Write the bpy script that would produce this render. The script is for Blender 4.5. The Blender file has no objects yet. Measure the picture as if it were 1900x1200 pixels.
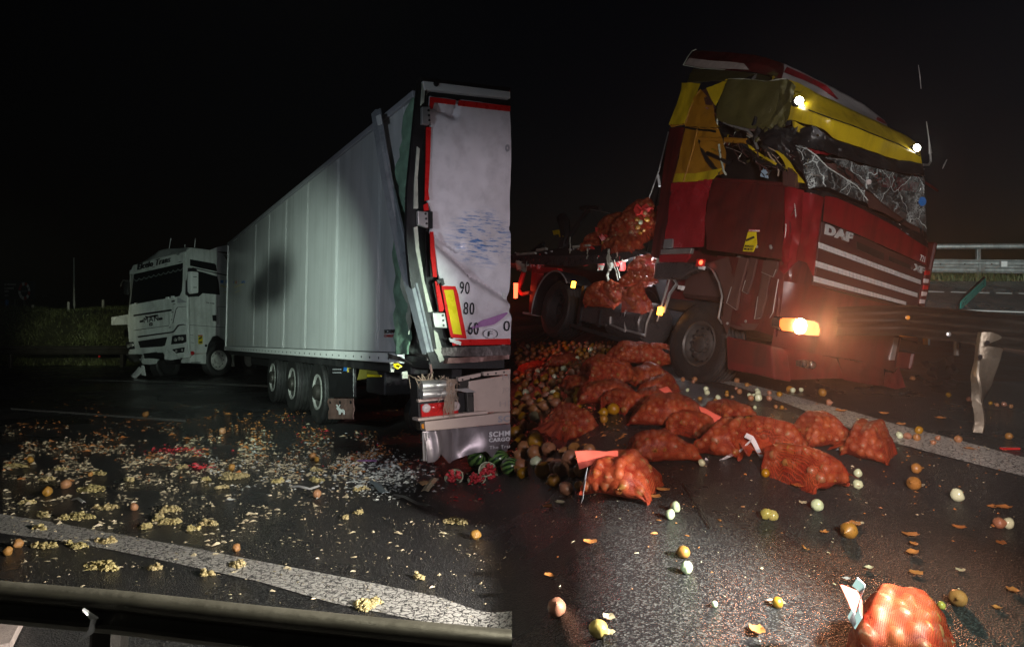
import bpy, math, random
import numpy as np
from mathutils import Vector, Matrix, noise
random.seed(7)
rng = np.random.default_rng(7)
SC = bpy.context.scene
COL = SC.collection
RAD = math.radians

# ------------------------------------------------------------------ camera
cam = bpy.data.cameras.new('camera')
cam.sensor_width = 36.0
cam.lens = 36.0 * 1300.0 / 1900.0
cam.clip_start = 0.05
cam.clip_end = 2000.0
camo = bpy.data.objects.new('camera', cam)
camo.rotation_euler = (RAD(90), 0, 0)
COL.objects.link(camo)
SC.camera = camo

# ------------------------------------------------------------------ world: late dusk, sun well down
W = bpy.data.worlds.new('World')
SC.world = W
W.use_nodes = True
wn = W.node_tree.nodes
wl = W.node_tree.links
bg = wn['Background']
sky = wn.new('ShaderNodeTexSky')
sky.sky_type = 'NISHITA'
sky.sun_disc = False
sky.sun_elevation = RAD(-4.8)
sky.sun_rotation = RAD(60)
wl.new(sky.outputs['Color'], bg.inputs['Color'])
bg.inputs['Strength'].default_value = 0.07
SC.view_settings.view_transform = 'Standard'
SC.view_settings.look = 'None'
SC.view_settings.exposure = 0.3
SC.view_settings.gamma = 1.0
SC.view_settings.use_curve_mapping = False
SC.cycles.max_bounces = 8
SC.cycles.transparent_max_bounces = 16
SC.cycles.sample_clamp_indirect = 4.0

# ------------------------------------------------------------------ lamps: headlights, torches and work lamps, plus added fill spots out of view
def lamp(name, kind, pos, target, power, color, angle=60, blend=0.5, size=0.08):
    d = bpy.data.lights.new(name, kind)
    d.energy = power
    d.color = color
    if kind == 'SUN':
        d.angle = angle
    else:
        d.shadow_soft_size = size
    if kind == 'SPOT':
        d.spot_size = RAD(angle)
        d.spot_blend = blend
    o = bpy.data.objects.new(name, d)
    o.location = pos
    v = Vector(target) - Vector(pos)
    o.rotation_euler = v.to_track_quat('-Z', 'Y').to_euler()
    COL.objects.link(o)
    return o

CW = (.78, 1.0, .85)
lamp('spot_trailer_side', 'SPOT', (-3.3, 2.7, .35), (-3.4, 11.4, .0), 2700, CW, 37, 1.0)
lamp('spot_trailer_wide', 'SPOT', (-3.0, 2.7, .5), (-2.2, 9.6, .6), 200, (.74, .86, 1), 76, .9)
lamp('headlamp_cab', 'SPOT', (1.9, 1.6, .1), (-9.3, 20.3, .0), 3000, CW, 17, 1.0)
lamp('headlamp_road_left', 'SPOT', (2.4, 2.4, -.1), (-3.4, 4.2, -1.5), 1700, (1, .93, .84), 84, .8)
lamp('work_light_rear_door', 'SPOT', (1.2, .9, .2), (-.15, 7.2, .1), 480, (1, .86, .95), 40, .8)
lamp('torch_bank', 'SPOT', (-1.5, .4, 1.2), (-17.0, 28, -.4), 7000, (.95, 1, .7), 10, 1.0)
lamp('near_rail_fill', 'SPOT', (-.7, 2.25, 2.3), (-.75, 2.15, -.8), 150, (1, .95, .8), 90, 1.0)  # added unseen spot overhead, brightens the near rail
lamp('road_pool_fill', 'SPOT', (1.9, .9, .5), (1.62, 3.15, -1.35), 500, (.68, 1, .86), 42, 1.0, .04)  # added spot that makes the pool of light on the right-hand road
lamp('truck_front_fill', 'SPOT', (.8, .6, .5), (4.25, 8.0, .85), 1150, (1, .94, .92), 58, 1.0)  # added fill from beside the camera for the red truck's front
lamp('sack_fill_light', 'SPOT', (1.5, .9, .3), (2.5, 5.8, -.9), 600, (1, .68, .58), 48, 1.0)  # added warm fill for the sacks, no beacon stands here
lamp('far_rail_fill', 'SPOT', (7.5, 7.0, 1.5), (14.5, 22, 1.5), 5000, (.9, 1, .93), 50, .8)  # added spot out of view, lifts the far rail and carriageway
lamp('truck_headlamp_beam', 'SPOT', (2.98, 6.75, -.06), (1.3, 0, .2), 400, (1, .36, .16), 54, 1.0, .1)
lamp('rear_red_light', 'POINT', (-.3, 14.5, .3), (0, 0, 0), 22, (1, .1, .06), size=.1)
lamp('night_sun', 'SUN', (0, -10, 10), (2, 0, 0), .01, (.8, .88, 1), angle=RAD(5))


# ------------------------------------------------------------------ pixels, ground and poses
F = 1300.0
def ray(px, py):
    return Vector(((px - 950.0) / F, 1.0, (600.0 - py) / F))
def sst(a, b, x):
    t = np.clip((np.asarray(x, float) - a) / (b - a), 0, 1)
    return t * t * (3 - 2 * t)
def gz(x, y):
    x = np.asarray(x, float); y = np.asarray(y, float)
    yy = np.maximum(y, 0.05)
    u = x / yy
    s = 0.10 * sst(-0.06, 0.16, u) - 0.015 * sst(0.3, 0.55, u)
    yc = np.clip(y, 0, 24)
    z = -1.57 + s * yc
    z = z + 1.05 * sst(11.5, 21.0, y) * sst(0.42, 0.58, u)
    return z
def gzf(x, y):
    return float(gz(x, y))
def G(px, py, lift=0.0):
    r = ray(px, py)
    lo = 0.4
    y = lo
    while y < 70:
        if r.z * y <= gzf(r.x * y, y) + lift:
            break
        lo = y
        y *= 1.06
    hi = y
    for _ in range(30):
        m = (lo + hi) / 2
        if r.z * m <= gzf(r.x * m, m) + lift:
            hi = m
        else:
            lo = m
    return Vector((r.x * hi, hi, r.z * hi))
def at(px, py, Y):
    return ray(px, py) * Y

class Pose:
    def __init__(s, yaw, pitch, roll, t, hull=None):
        s.M = Matrix.Translation(t) @ Matrix.Rotation(RAD(yaw), 4, 'Z') @ Matrix.Rotation(RAD(pitch), 4, 'Y') @ Matrix.Rotation(RAD(roll), 4, 'X')
        s.I = s.M.inverted()
        s.c = s.I @ Vector((0, 0, 0))
        s.R = s.I.to_3x3()
        s.hull_planes = hull           # ((axis, value), ...)
    def on(s, px, py, ax, val):
        d = s.R @ ray(px, py)
        t = (val - s.c[ax]) / d[ax]
        return s.c + d * t
    def skin(s, px, py, inset=0.0):
        d = s.R @ ray(px, py)
        best = 0
        for ax, val in s.hull_planes:
            v = val - math.copysign(inset, val)
            t = (v - s.c[ax]) / d[ax]
            if t > best:
                best = t
        return s.c + d * best
    def out(s, ax):
        return 1.0 if s.c[ax] > 0 else -1.0

# ------------------------------------------------------------------ mesh builder
def frame(d):
    d = Vector(d).normalized()
    u = d.cross(Vector((0, 0, 1)))
    if u.length < 1e-3:
        u = d.cross(Vector((0, 1, 0)))
    u.normalize()
    return u, d.cross(u)

_t = (1 + 5 ** .5) / 2
ICO_V = [Vector(v).normalized() for v in ((-1, _t, 0), (1, _t, 0), (-1, -_t, 0), (1, -_t, 0), (0, -1, _t), (0, 1, _t), (0, -1, -_t), (0, 1, -_t), (_t, 0, -1), (_t, 0, 1), (-_t, 0, -1), (-_t, 0, 1))]
ICO_F = [(0, 11, 5), (0, 5, 1), (0, 1, 7), (0, 7, 10), (0, 10, 11), (1, 5, 9), (5, 11, 4), (11, 10, 2), (10, 7, 6), (7, 1, 8), (3, 9, 4), (3, 4, 2), (3, 2, 6), (3, 6, 8), (3, 8, 9), (4, 9, 5), (2, 4, 11), (6, 2, 10), (8, 6, 7), (9, 8, 1)]

class MB:
    def __init__(s):
        s.v = []; s.f = []
    def add(s, vs, fs):
        n = len(s.v)
        s.v += [tuple(v) for v in vs]
        s.f += [tuple(i + n for i in f) for f in fs]
        return s
    def box(s, lo, hi, c=0.0, M=None):
        lo = Vector(lo); hi = Vector(hi)
        if c <= 0:
            vs = [Vector((x, y, z)) for x in (lo.x, hi.x) for y in (lo.y, hi.y) for z in (lo.z, hi.z)]
            fs = [(0, 1, 3, 2), (4, 6, 7, 5), (0, 4, 5, 1), (2, 3, 7, 6), (0, 2, 6, 4), (1, 5, 7, 3)]
        else:
            c = min(c, (hi.x - lo.x) * .49, (hi.y - lo.y) * .49, (hi.z - lo.z) * .49)
            vs = []; idx = {}
            for sx in (0, 1):
                for sy in (0, 1):
                    for sz in (0, 1):
                        for k in range(3):
                            p = [lo.x + c if sx == 0 else hi.x - c, lo.y + c if sy == 0 else hi.y - c, lo.z + c if sz == 0 else hi.z - c]
                            p[k] = (lo[k] if (sx, sy, sz)[k] == 0 else hi[k])
                            idx[(sx, sy, sz, k)] = len(vs); vs.append(Vector(p))
            fs = []
            for k in range(3):
                a, b = [i for i in range(3) if i != k]
                for sk in (0, 1):
                    q = []
                    for (sa, sb) in ((0, 0), (1, 0), (1, 1), (0, 1)):
                        t = [0, 0, 0]; t[k] = sk; t[a] = sa; t[b] = sb
                        q.append(idx[(t[0], t[1], t[2], k)])
                    fs.append(tuple(q))
                for sa in (0, 1):
                    for sb in (0, 1):
                        q = []
                        for sk, kk in ((0, a), (0, b), (1, b), (1, a)):
                            t = [0, 0, 0]; t[k] = sk; t[a] = sa; t[b] = sb
                            q.append(idx[(t[0], t[1], t[2], kk)])
                        fs.append(tuple(q))
            for sx in (0, 1):
                for sy in (0, 1):
                    for sz in (0, 1):
                        fs.append(tuple(idx[(sx, sy, sz, k)] for k in range(3)))
        if M is not None:
            vs = [M @ v for v in vs]
        return s.add(vs, fs)
    def tube(s, pts, r, n=8, cap=True):
        pts = [Vector(p) for p in pts]
        rs = r if isinstance(r, (list, tuple)) else [r] * len(pts)
        vs = []; fs = []
        u = None
        for i, p in enumerate(pts):
            d = (pts[min(i + 1, len(pts) - 1)] - pts[max(i - 1, 0)])
            if d.length < 1e-7:
                d = Vector((0, 0, 1))
            d.normalize()
            if u is None:
                u, _ = frame(d)
            u = (u - d * u.dot(d))
            u = u.normalized() if u.length > 1e-5 else frame(d)[0]
            w = d.cross(u)
            for k in range(n):
                a = 2 * math.pi * k / n
                vs.append(p + (u * math.cos(a) + w * math.sin(a)) * rs[i])
        for i in range(len(pts) - 1):
            for k in range(n):
                k2 = (k + 1) % n
                fs.append((i * n + k, i * n + k2, (i + 1) * n + k2, (i + 1) * n + k))
        if cap:
            fs.append(tuple(range(n - 1, -1, -1)))
            b = (len(pts) - 1) * n
            fs.append(tuple(range(b, b + n)))
        return s.add(vs, fs)
    def lathe(s, prof, n=24, o=(0, 0, 0), ax=(0, 0, 1), closed=False):
        """prof: (radius, height along ax)"""
        o = Vector(o); ax = Vector(ax).normalized()
        u, w = frame(ax)
        vs = []; fs = []
        for (r, h) in prof:
            for k in range(n):
                a = 2 * math.pi * k / n
                vs.append(o + ax * h + (u * math.cos(a) + w * math.sin(a)) * r)
        m = len(prof)
        for i in range(m if closed else m - 1):
            j = (i + 1) % m
            for k in range(n):
                k2 = (k + 1) % n
                fs.append((i * n + k, i * n + k2, j * n + k2, j * n + k))
        if not closed:
            if prof[0][0] > 1e-6: fs.append(tuple(range(n - 1, -1, -1)))
            if prof[-1][0] > 1e-6: fs.append(tuple(range((m - 1) * n, m * n)))
        return s.add(vs, fs)
    def plate(s, pts, t):
        """polygon pts, extruded by the vector t"""
        pts = [Vector(p) for p in pts]; t = Vector(t); n = len(pts)
        vs = pts + [p + t for p in pts]
        fs = [tuple(range(n)), tuple(range(2 * n - 1, n - 1, -1))]
        for i in range(n):
            j = (i + 1) % n
            fs.append((i, i + n, j + n, j))
        return s.add(vs, fs)
    def ico(s, c, r, jit=0.0, sc=(1, 1, 1), M=None):
        vs = []
        for v in ICO_V:
            k = r * (1 + random.uniform(-jit, jit))
            p = Vector((v.x * sc[0], v.y * sc[1], v.z * sc[2])) * k
            if M is not None: p = M @ p
            vs.append(Vector(c) + p)
        return s.add(vs, ICO_F)
    def grid(s, P, t=None):
        """P[i][j] points; t: vector or None -> thickness"""
        nu = len(P); nv = len(P[0])
        vs = [Vector(p) for row in P for p in row]
        fs = [(i * nv + j, i * nv + j + 1, (i + 1) * nv + j + 1, (i + 1) * nv + j) for i in range(nu - 1) for j in range(nv - 1)]
        if t is not None:
            t = Vector(t); n = len(vs)
            vs = vs + [v + t for v in vs]
            fs2 = [tuple(x + n for x in reversed(f)) for f in fs]
            ed = [i for i in range(nv)] + [i * nv + nv - 1 for i in range(1, nu)] + [(nu - 1) * nv + j for j in range(nv - 2, -1, -1)] + [i * nv for i in range(nu - 2, 0, -1)]
            fs = fs + fs2 + [(ed[k], ed[(k + 1) % len(ed)], ed[(k + 1) % len(ed)] + n, ed[k] + n) for k in range(len(ed))]
        return s.add(vs, fs)
    def mesh(s, name, m, smooth=None):
        me = bpy.data.meshes.new(name)
        me.from_pydata(s.v, [], s.f)
        me.update()
        import bmesh
        b = bmesh.new(); b.from_mesh(me)
        bmesh.ops.recalc_face_normals(b, faces=b.faces[:])
        b.to_mesh(me); b.free()
        if smooth is not None:
            me.polygons.foreach_set('use_smooth', [True] * len(me.polygons))
            me.set_sharp_from_angle(angle=RAD(smooth))
        if m is not None: me.materials.append(m)
        return me
    def build(s, name, m, parent=None, smooth=None, label=None, kind=None, bevel=0):
        o = bpy.data.objects.new(name, s.mesh(name, m, smooth))
        COL.objects.link(o)
        if parent is not None: o.parent = parent
        if label: o['label'] = label
        if kind: o['kind'] = kind
        if bevel:
            md = o.modifiers.new('bevel', 'BEVEL'); md.width = bevel; md.segments = 2; md.limit_method = 'ANGLE'; md.angle_limit = RAD(40)
        return o

def tag(o, label, cat, group=None):
    o['label'] = label; o['category'] = cat
    if group: o['group'] = group
    return o
def thing(name, label, cat, M=None, group=None):
    o = bpy.data.objects.new(name, None)
    o.empty_display_size = 0.2
    COL.objects.link(o)
    if M is not None: o.matrix_world = M
    return tag(o, label, cat, group)
def structure(o):
    o['kind'] = 'structure'; return o
def stuff(o):
    o['kind'] = 'stuff'; return o

def resample(pts, n):
    pts = [Vector(p) for p in pts]
    L = [0]
    for a, b in zip(pts, pts[1:]): L.append(L[-1] + (b - a).length)
    out = []
    for i in range(n):
        t = L[-1] * i / (n - 1)
        k = 0
        while k < len(L) - 2 and L[k + 1] < t: k += 1
        d = L[k + 1] - L[k]
        f = 0 if d < 1e-9 else (t - L[k]) / d
        out.append(pts[k].lerp(pts[k + 1], min(max(f, 0), 1)))
    return out
def loft(rows, nu, nv, fn=None):
    """rows: polylines of points -> grid, linear between rows; fn(p, a, b) may move points"""
    R = [resample(r, nv) for r in rows]
    P = []
    for i in range(nu):
        t = (len(R) - 1) * i / (nu - 1)
        k = min(int(t), len(R) - 2); f = t - k
        P.append([R[k][j].lerp(R[k + 1][j], f) for j in range(nv)])
    if fn:
        P = [[fn(p, i / (nu - 1), j / (nv - 1)) for j, p in enumerate(row)] for i, row in enumerate(P)]
    return P
def nz(p, sc, seed=0.0):
    return noise.noise(Vector(p) * sc + Vector((seed * 7.1, seed * 3.3, seed)))

# ------------------------------------------------------------------ materials
def pbr(name, col, rough=0.5, metal=0.0, var=0.12, scale=6.0, bump=0.0, bscale=80.0, coat=0.0, emit=None, estr=0.0, spec=0.5, dirt=0.0, dirtcol=(0.03, 0.025, 0.02), dscale=3.0, objrand=0.0, trans=0.0, rvar=0.15):
    m = bpy.data.materials.new(name)
    m.use_nodes = True
    N = m.node_tree.nodes; L = m.node_tree.links
    b = N['Principled BSDF']
    tc = N.new('ShaderNodeTexCoord')
    n1 = N.new('ShaderNodeTexNoise'); n1.inputs['Scale'].default_value = scale; n1.inputs['Detail'].default_value = 6
    L.new(tc.outputs['Object'], n1.inputs['Vector'])
    mr = N.new('ShaderNodeMapRange'); mr.inputs[1].default_value = .25; mr.inputs[2].default_value = .75
    mr.inputs[3].default_value = 1 - var; mr.inputs[4].default_value = 1 + var
    L.new(n1.outputs['Fac'], mr.inputs[0])
    hs = N.new('ShaderNodeHueSaturation')
    hs.inputs['Color'].default_value = (*col, 1)
    L.new(mr.outputs[0], hs.inputs['Value'])
    last = hs.outputs['Color']
    if objrand:
        oi = N.new('ShaderNodeObjectInfo')
        m2 = N.new('ShaderNodeMapRange'); m2.inputs[3].default_value = .5 - objrand * .015; m2.inputs[4].default_value = .5 + objrand * .03
        L.new(oi.outputs['Random'], m2.inputs[0]); L.new(m2.outputs[0], hs.inputs['Hue'])
        m3 = N.new('ShaderNodeMapRange'); m3.inputs[3].default_value = 1 - objrand * .22; m3.inputs[4].default_value = 1 + objrand * .12
        L.new(oi.outputs['Random'], m3.inputs[0]); L.new(m3.outputs[0], hs.inputs['Saturation'])
    if dirt:
        n2 = N.new('ShaderNodeTexNoise'); n2.inputs['Scale'].default_value = dscale; n2.inputs['Detail'].default_value = 8; n2.inputs['Roughness'].default_value = .7
        L.new(tc.outputs['Object'], n2.inputs['Vector'])
        m4 = N.new('ShaderNodeMapRange'); m4.inputs[1].default_value = .48; m4.inputs[2].default_value = .72; m4.inputs[4].default_value = dirt
        L.new(n2.outputs['Fac'], m4.inputs[0])
        mx = N.new('ShaderNodeMix'); mx.data_type = 'RGBA'
        mx.inputs[7].default_value = (*dirtcol, 1)
        L.new(m4.outputs[0], mx.inputs[0]); L.new(last, mx.inputs[6])
        last = mx.outputs[2]
    L.new(last, b.inputs['Base Color'])
    m5 = N.new('ShaderNodeMapRange'); m5.inputs[1].default_value = .3; m5.inputs[2].default_value = .7
    m5.inputs[3].default_value = max(.03, rough - rvar * rough); m5.inputs[4].default_value = min(1, rough + rvar * rough)
    L.new(n1.outputs['Fac'], m5.inputs[0]); L.new(m5.outputs[0], b.inputs['Roughness'])
    b.inputs['Metallic'].default_value = metal
    b.inputs['Specular IOR Level'].default_value = spec
    b.inputs['Coat Weight'].default_value = coat
    b.inputs['Coat Roughness'].default_value = .08
    if trans: b.inputs['Transmission Weight'].default_value = trans
    if emit:
        b.inputs['Emission Color'].default_value = (*emit, 1); b.inputs['Emission Strength'].default_value = estr
    if bump:
        n3 = N.new('ShaderNodeTexNoise'); n3.inputs['Scale'].default_value = bscale; n3.inputs['Detail'].default_value = 4
        L.new(tc.outputs['Object'], n3.inputs['Vector'])
        bp = N.new('ShaderNodeBump'); bp.inputs['Strength'].default_value = bump; bp.inputs['Distance'].default_value = .02
        L.new(n3.outputs['Fac'], bp.inputs['Height']); L.new(bp.outputs['Normal'], b.inputs['Normal'])
    return m

def droplets(m, scale=90, strength=.6):
    """rain beads on a panel: small domes in the normal"""
    N = m.node_tree.nodes; L = m.node_tree.links
    b = N['Principled BSDF']
    tc = N.new('ShaderNodeTexCoord')
    v = N.new('ShaderNodeTexVoronoi'); v.inputs['Scale'].default_value = scale
    L.new(tc.outputs['Object'], v.inputs['Vector'])
    mr = N.new('ShaderNodeMapRange'); mr.inputs[1].default_value = .0; mr.inputs[2].default_value = .45; mr.inputs[3].default_value = 1; mr.inputs[4].default_value = 0
    L.new(v.outputs['Distance'], mr.inputs[0])
    bp = N.new('ShaderNodeBump'); bp.inputs['Strength'].default_value = strength; bp.inputs['Distance'].default_value = .01
    L.new(mr.outputs[0], bp.inputs['Height']); L.new(bp.outputs['Normal'], b.inputs['Normal'])
    return m

def streaks(m, amount=.5, col=(.1, .1, .09), sx=7.0, sz=.5):
    """run-down rain and road dirt: noise drawn out along local z"""
    N = m.node_tree.nodes; L = m.node_tree.links; b = N['Principled BSDF']
    src = b.inputs['Base Color'].links[0].from_socket
    tc = N.new('ShaderNodeTexCoord'); mp = N.new('ShaderNodeMapping'); mp.inputs['Scale'].default_value = (sx, sx, sz)
    L.new(tc.outputs['Object'], mp.inputs['Vector'])
    n = N.new('ShaderNodeTexNoise'); n.inputs['Scale'].default_value = 1; n.inputs['Detail'].default_value = 7; n.inputs['Roughness'].default_value = .62
    L.new(mp.outputs[0], n.inputs['Vector'])
    a = N.new('ShaderNodeMapRange'); a.inputs[1].default_value = .46; a.inputs[2].default_value = .74; a.inputs[4].default_value = amount
    L.new(n.outputs['Fac'], a.inputs[0])
    mx = N.new('ShaderNodeMix'); mx.data_type = 'RGBA'; mx.inputs[7].default_value = (*col, 1)
    L.new(a.outputs[0], mx.inputs[0]); L.new(src, mx.inputs[6]); L.new(mx.outputs[2], b.inputs['Base Color'])
    ro = b.inputs['Roughness']
    if ro.links:
        s2 = ro.links[0].from_socket
        m2 = N.new('ShaderNodeMath'); m2.operation = 'MULTIPLY_ADD'; m2.inputs[1].default_value = .35
        L.new(a.outputs[0], m2.inputs[0]); L.new(s2, m2.inputs[2]); L.new(m2.outputs[0], ro)
    return m

def asphalt():
    m = bpy.data.materials.new('wet_asphalt'); m.use_nodes = True
    N = m.node_tree.nodes; L = m.node_tree.links; b = N['Principled BSDF']
    tc = N.new('ShaderNodeTexCoord')
    big = N.new('ShaderNodeTexNoise'); big.inputs['Scale'].default_value = .55; big.inputs['Detail'].default_value = 5
    gr = N.new('ShaderNodeTexVoronoi'); gr.inputs['Scale'].default_value = 115; gr.inputs['Randomness'].default_value = 1
    fine = N.new('ShaderNodeTexNoise'); fine.inputs['Scale'].default_value = 120; fine.inputs['Detail'].default_value = 3
    for n in (big, gr, fine): L.new(tc.outputs['Object'], n.inputs['Vector'])
    cr = N.new('ShaderNodeValToRGB')
    cr.color_ramp.elements[0].position = .3; cr.color_ramp.elements[0].color = (.008, .008, .009, 1)
    cr.color_ramp.elements[1].position = .75; cr.color_ramp.elements[1].color = (.036, .036, .038, 1)
    mixf = N.new('ShaderNodeMath'); mixf.operation = 'MULTIPLY_ADD'; mixf.inputs[1].default_value = .5
    L.new(big.outputs['Fac'], mixf.inputs[0])
    m2 = N.new('ShaderNodeMath'); m2.operation = 'MULTIPLY'; m2.inputs[1].default_value = .5
    L.new(fine.outputs['Fac'], m2.inputs[0]); L.new(m2.outputs[0], mixf.inputs[2])
    L.new(mixf.outputs[0], cr.inputs[0])
    spk = N.new('ShaderNodeSeparateXYZ'); L.new(gr.outputs['Color'], spk.inputs[0])
    sm_ = N.new('ShaderNodeMapRange'); sm_.inputs[1].default_value = .55; sm_.inputs[2].default_value = 1.0; sm_.inputs[3].default_value = 0; sm_.inputs[4].default_value = .55
    L.new(spk.outputs[0], sm_.inputs[0])
    stn = N.new('ShaderNodeMix'); stn.data_type = 'RGBA'; stn.inputs[7].default_value = (.12, .12, .115, 1)
    L.new(sm_.outputs[0], stn.inputs[0]); L.new(cr.outputs[0], stn.inputs[6]); L.new(stn.outputs[2], b.inputs['Base Color'])
    mr = N.new('ShaderNodeMapRange'); mr.inputs[1].default_value = .38; mr.inputs[2].default_value = .62; mr.inputs[3].default_value = .16; mr.inputs[4].default_value = .42
    L.new(big.outputs['Fac'], mr.inputs[0]); L.new(mr.outputs[0], b.inputs['Roughness'])
    h = N.new('ShaderNodeMath'); h.operation = 'ADD'
    mh = N.new('ShaderNodeMath'); mh.operation = 'MULTIPLY'; mh.inputs[1].default_value = .6
    L.new(fine.outputs['Fac'], mh.inputs[0]); L.new(gr.outputs['Distance'], h.inputs[0]); L.new(mh.outputs[0], h.inputs[1])
    bs = N.new('ShaderNodeMapRange'); bs.inputs[1].default_value = .4; bs.inputs[2].default_value = .6; bs.inputs[3].default_value = .35; bs.inputs[4].default_value = .8
    L.new(big.outputs['Fac'], bs.inputs[0])
    bp = N.new('ShaderNodeBump'); bp.inputs['Distance'].default_value = .012
    L.new(bs.outputs[0], bp.inputs['Strength'])
    L.new(h.outputs[0], bp.inputs['Height']); L.new(bp.outputs['Normal'], b.inputs['Normal'])
    b.inputs['Specular IOR Level'].default_value = .55
    return m

def worn_line(name='worn_road_paint', lo=.35, hi=.47):
    """cracked, worn white road paint: opaque flakes of paint over the tar that shows in the cracks"""
    m = bpy.data.materials.new(name); m.use_nodes = True
    N = m.node_tree.nodes; L = m.node_tree.links; b = N['Principled BSDF']
    tc = N.new('ShaderNodeTexCoord')
    wp = N.new('ShaderNodeTexNoise'); wp.inputs['Scale'].default_value = 14; wp.inputs['Detail'].default_value = 4
    L.new(tc.outputs['Object'], wp.inputs['Vector'])
    ad = N.new('ShaderNodeMix'); ad.data_type = 'VECTOR'; ad.inputs[0].default_value = .09
    L.new(tc.outputs['Object'], ad.inputs[4]); L.new(wp.outputs['Color'], ad.inputs[5])
    v = N.new('ShaderNodeTexVoronoi'); v.feature = 'DISTANCE_TO_EDGE'; v.inputs['Scale'].default_value = 26
    L.new(ad.outputs[1], v.inputs['Vector'])
    n = N.new('ShaderNodeTexNoise'); n.inputs['Scale'].default_value = 42; n.inputs['Detail'].default_value = 6; n.inputs['Roughness'].default_value = .65
    L.new(tc.outputs['Object'], n.inputs['Vector'])
    a = N.new('ShaderNodeMapRange'); a.inputs[1].default_value = .02; a.inputs[2].default_value = .09
    L.new(v.outputs['Distance'], a.inputs[0])
    c = N.new('ShaderNodeMapRange'); c.inputs[1].default_value = lo; c.inputs[2].default_value = hi
    L.new(n.outputs['Fac'], c.inputs[0])
    mu = N.new('ShaderNodeMath'); mu.operation = 'MULTIPLY'
    L.new(a.outputs[0], mu.inputs[0]); L.new(c.outputs[0], mu.inputs[1])
    mx = N.new('ShaderNodeMix'); mx.data_type = 'RGBA'
    mx.inputs[6].default_value = (.02, .02, .022, 1); mx.inputs[7].default_value = (.5, .49, .46, 1)
    L.new(mu.outputs[0], mx.inputs[0]); L.new(mx.outputs[2], b.inputs['Base Color'])
    b.inputs['Roughness'].default_value = .4
    bp = N.new('ShaderNodeBump'); bp.inputs['Strength'].default_value = .6; bp.inputs['Distance'].default_value = .01
    L.new(mu.outputs[0], bp.inputs['Height']); L.new(bp.outputs['Normal'], b.inputs['Normal'])
    return m

def net():
    """knitted red sack net: threads over see-through gaps"""
    m = bpy.data.materials.new('red_net'); m.use_nodes = True
    N = m.node_tree.nodes; L = m.node_tree.links; b = N['Principled BSDF']
    uv = N.new('ShaderNodeUVMap'); uv.uv_map = 'UVMap'
    sp = N.new('ShaderNodeSeparateXYZ'); L.new(uv.outputs['UV'], sp.inputs[0])
    ths = []
    for k in (0, 1):
        f = N.new('ShaderNodeMath'); f.operation = 'MULTIPLY'; f.inputs[1].default_value = 900
        L.new(sp.outputs[k], f.inputs[0])
        s_ = N.new('ShaderNodeMath'); s_.operation = 'SINE'; L.new(f.outputs[0], s_.inputs[0])
        ths.append(s_)
    mxx = N.new('ShaderNodeMath'); mxx.operation = 'MAXIMUM'
    L.new(ths[0].outputs[0], mxx.inputs[0]); L.new(ths[1].outputs[0], mxx.inputs[1])
    a = N.new('ShaderNodeMapRange'); a.inputs[1].default_value = .1; a.inputs[2].default_value = .8; a.inputs[3].default_value = .16; a.inputs[4].default_value = .66
    L.new(mxx.outputs[0], a.inputs[0])
    lw = N.new('ShaderNodeLayerWeight'); lw.inputs['Blend'].default_value = .35
    ad = N.new('ShaderNodeMath'); ad.operation = 'MULTIPLY_ADD'; ad.inputs[1].default_value = .35
    L.new(lw.outputs['Facing'], ad.inputs[0]); L.new(a.outputs[0], ad.inputs[2]); ad.use_clamp = True
    tc = N.new('ShaderNodeTexCoord')
    n = N.new('ShaderNodeTexNoise'); n.inputs['Scale'].default_value = 9
    L.new(tc.outputs['Object'], n.inputs['Vector'])
    cr = N.new('ShaderNodeValToRGB')
    cr.color_ramp.elements[0].color = (.28, .024, .01, 1); cr.color_ramp.elements[1].color = (.48, .085, .03, 1)
    cr.color_ramp.elements[0].position = .35; cr.color_ramp.elements[1].position = .7
    L.new(n.outputs['Fac'], cr.inputs[0]); L.new(cr.outputs[0], b.inputs['Base Color'])
    b.inputs['Roughness'].default_value = .5
    b.inputs['Specular IOR Level'].default_value = .3
    L.new(ad.outputs[0], b.inputs['Alpha'])
    return m

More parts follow.
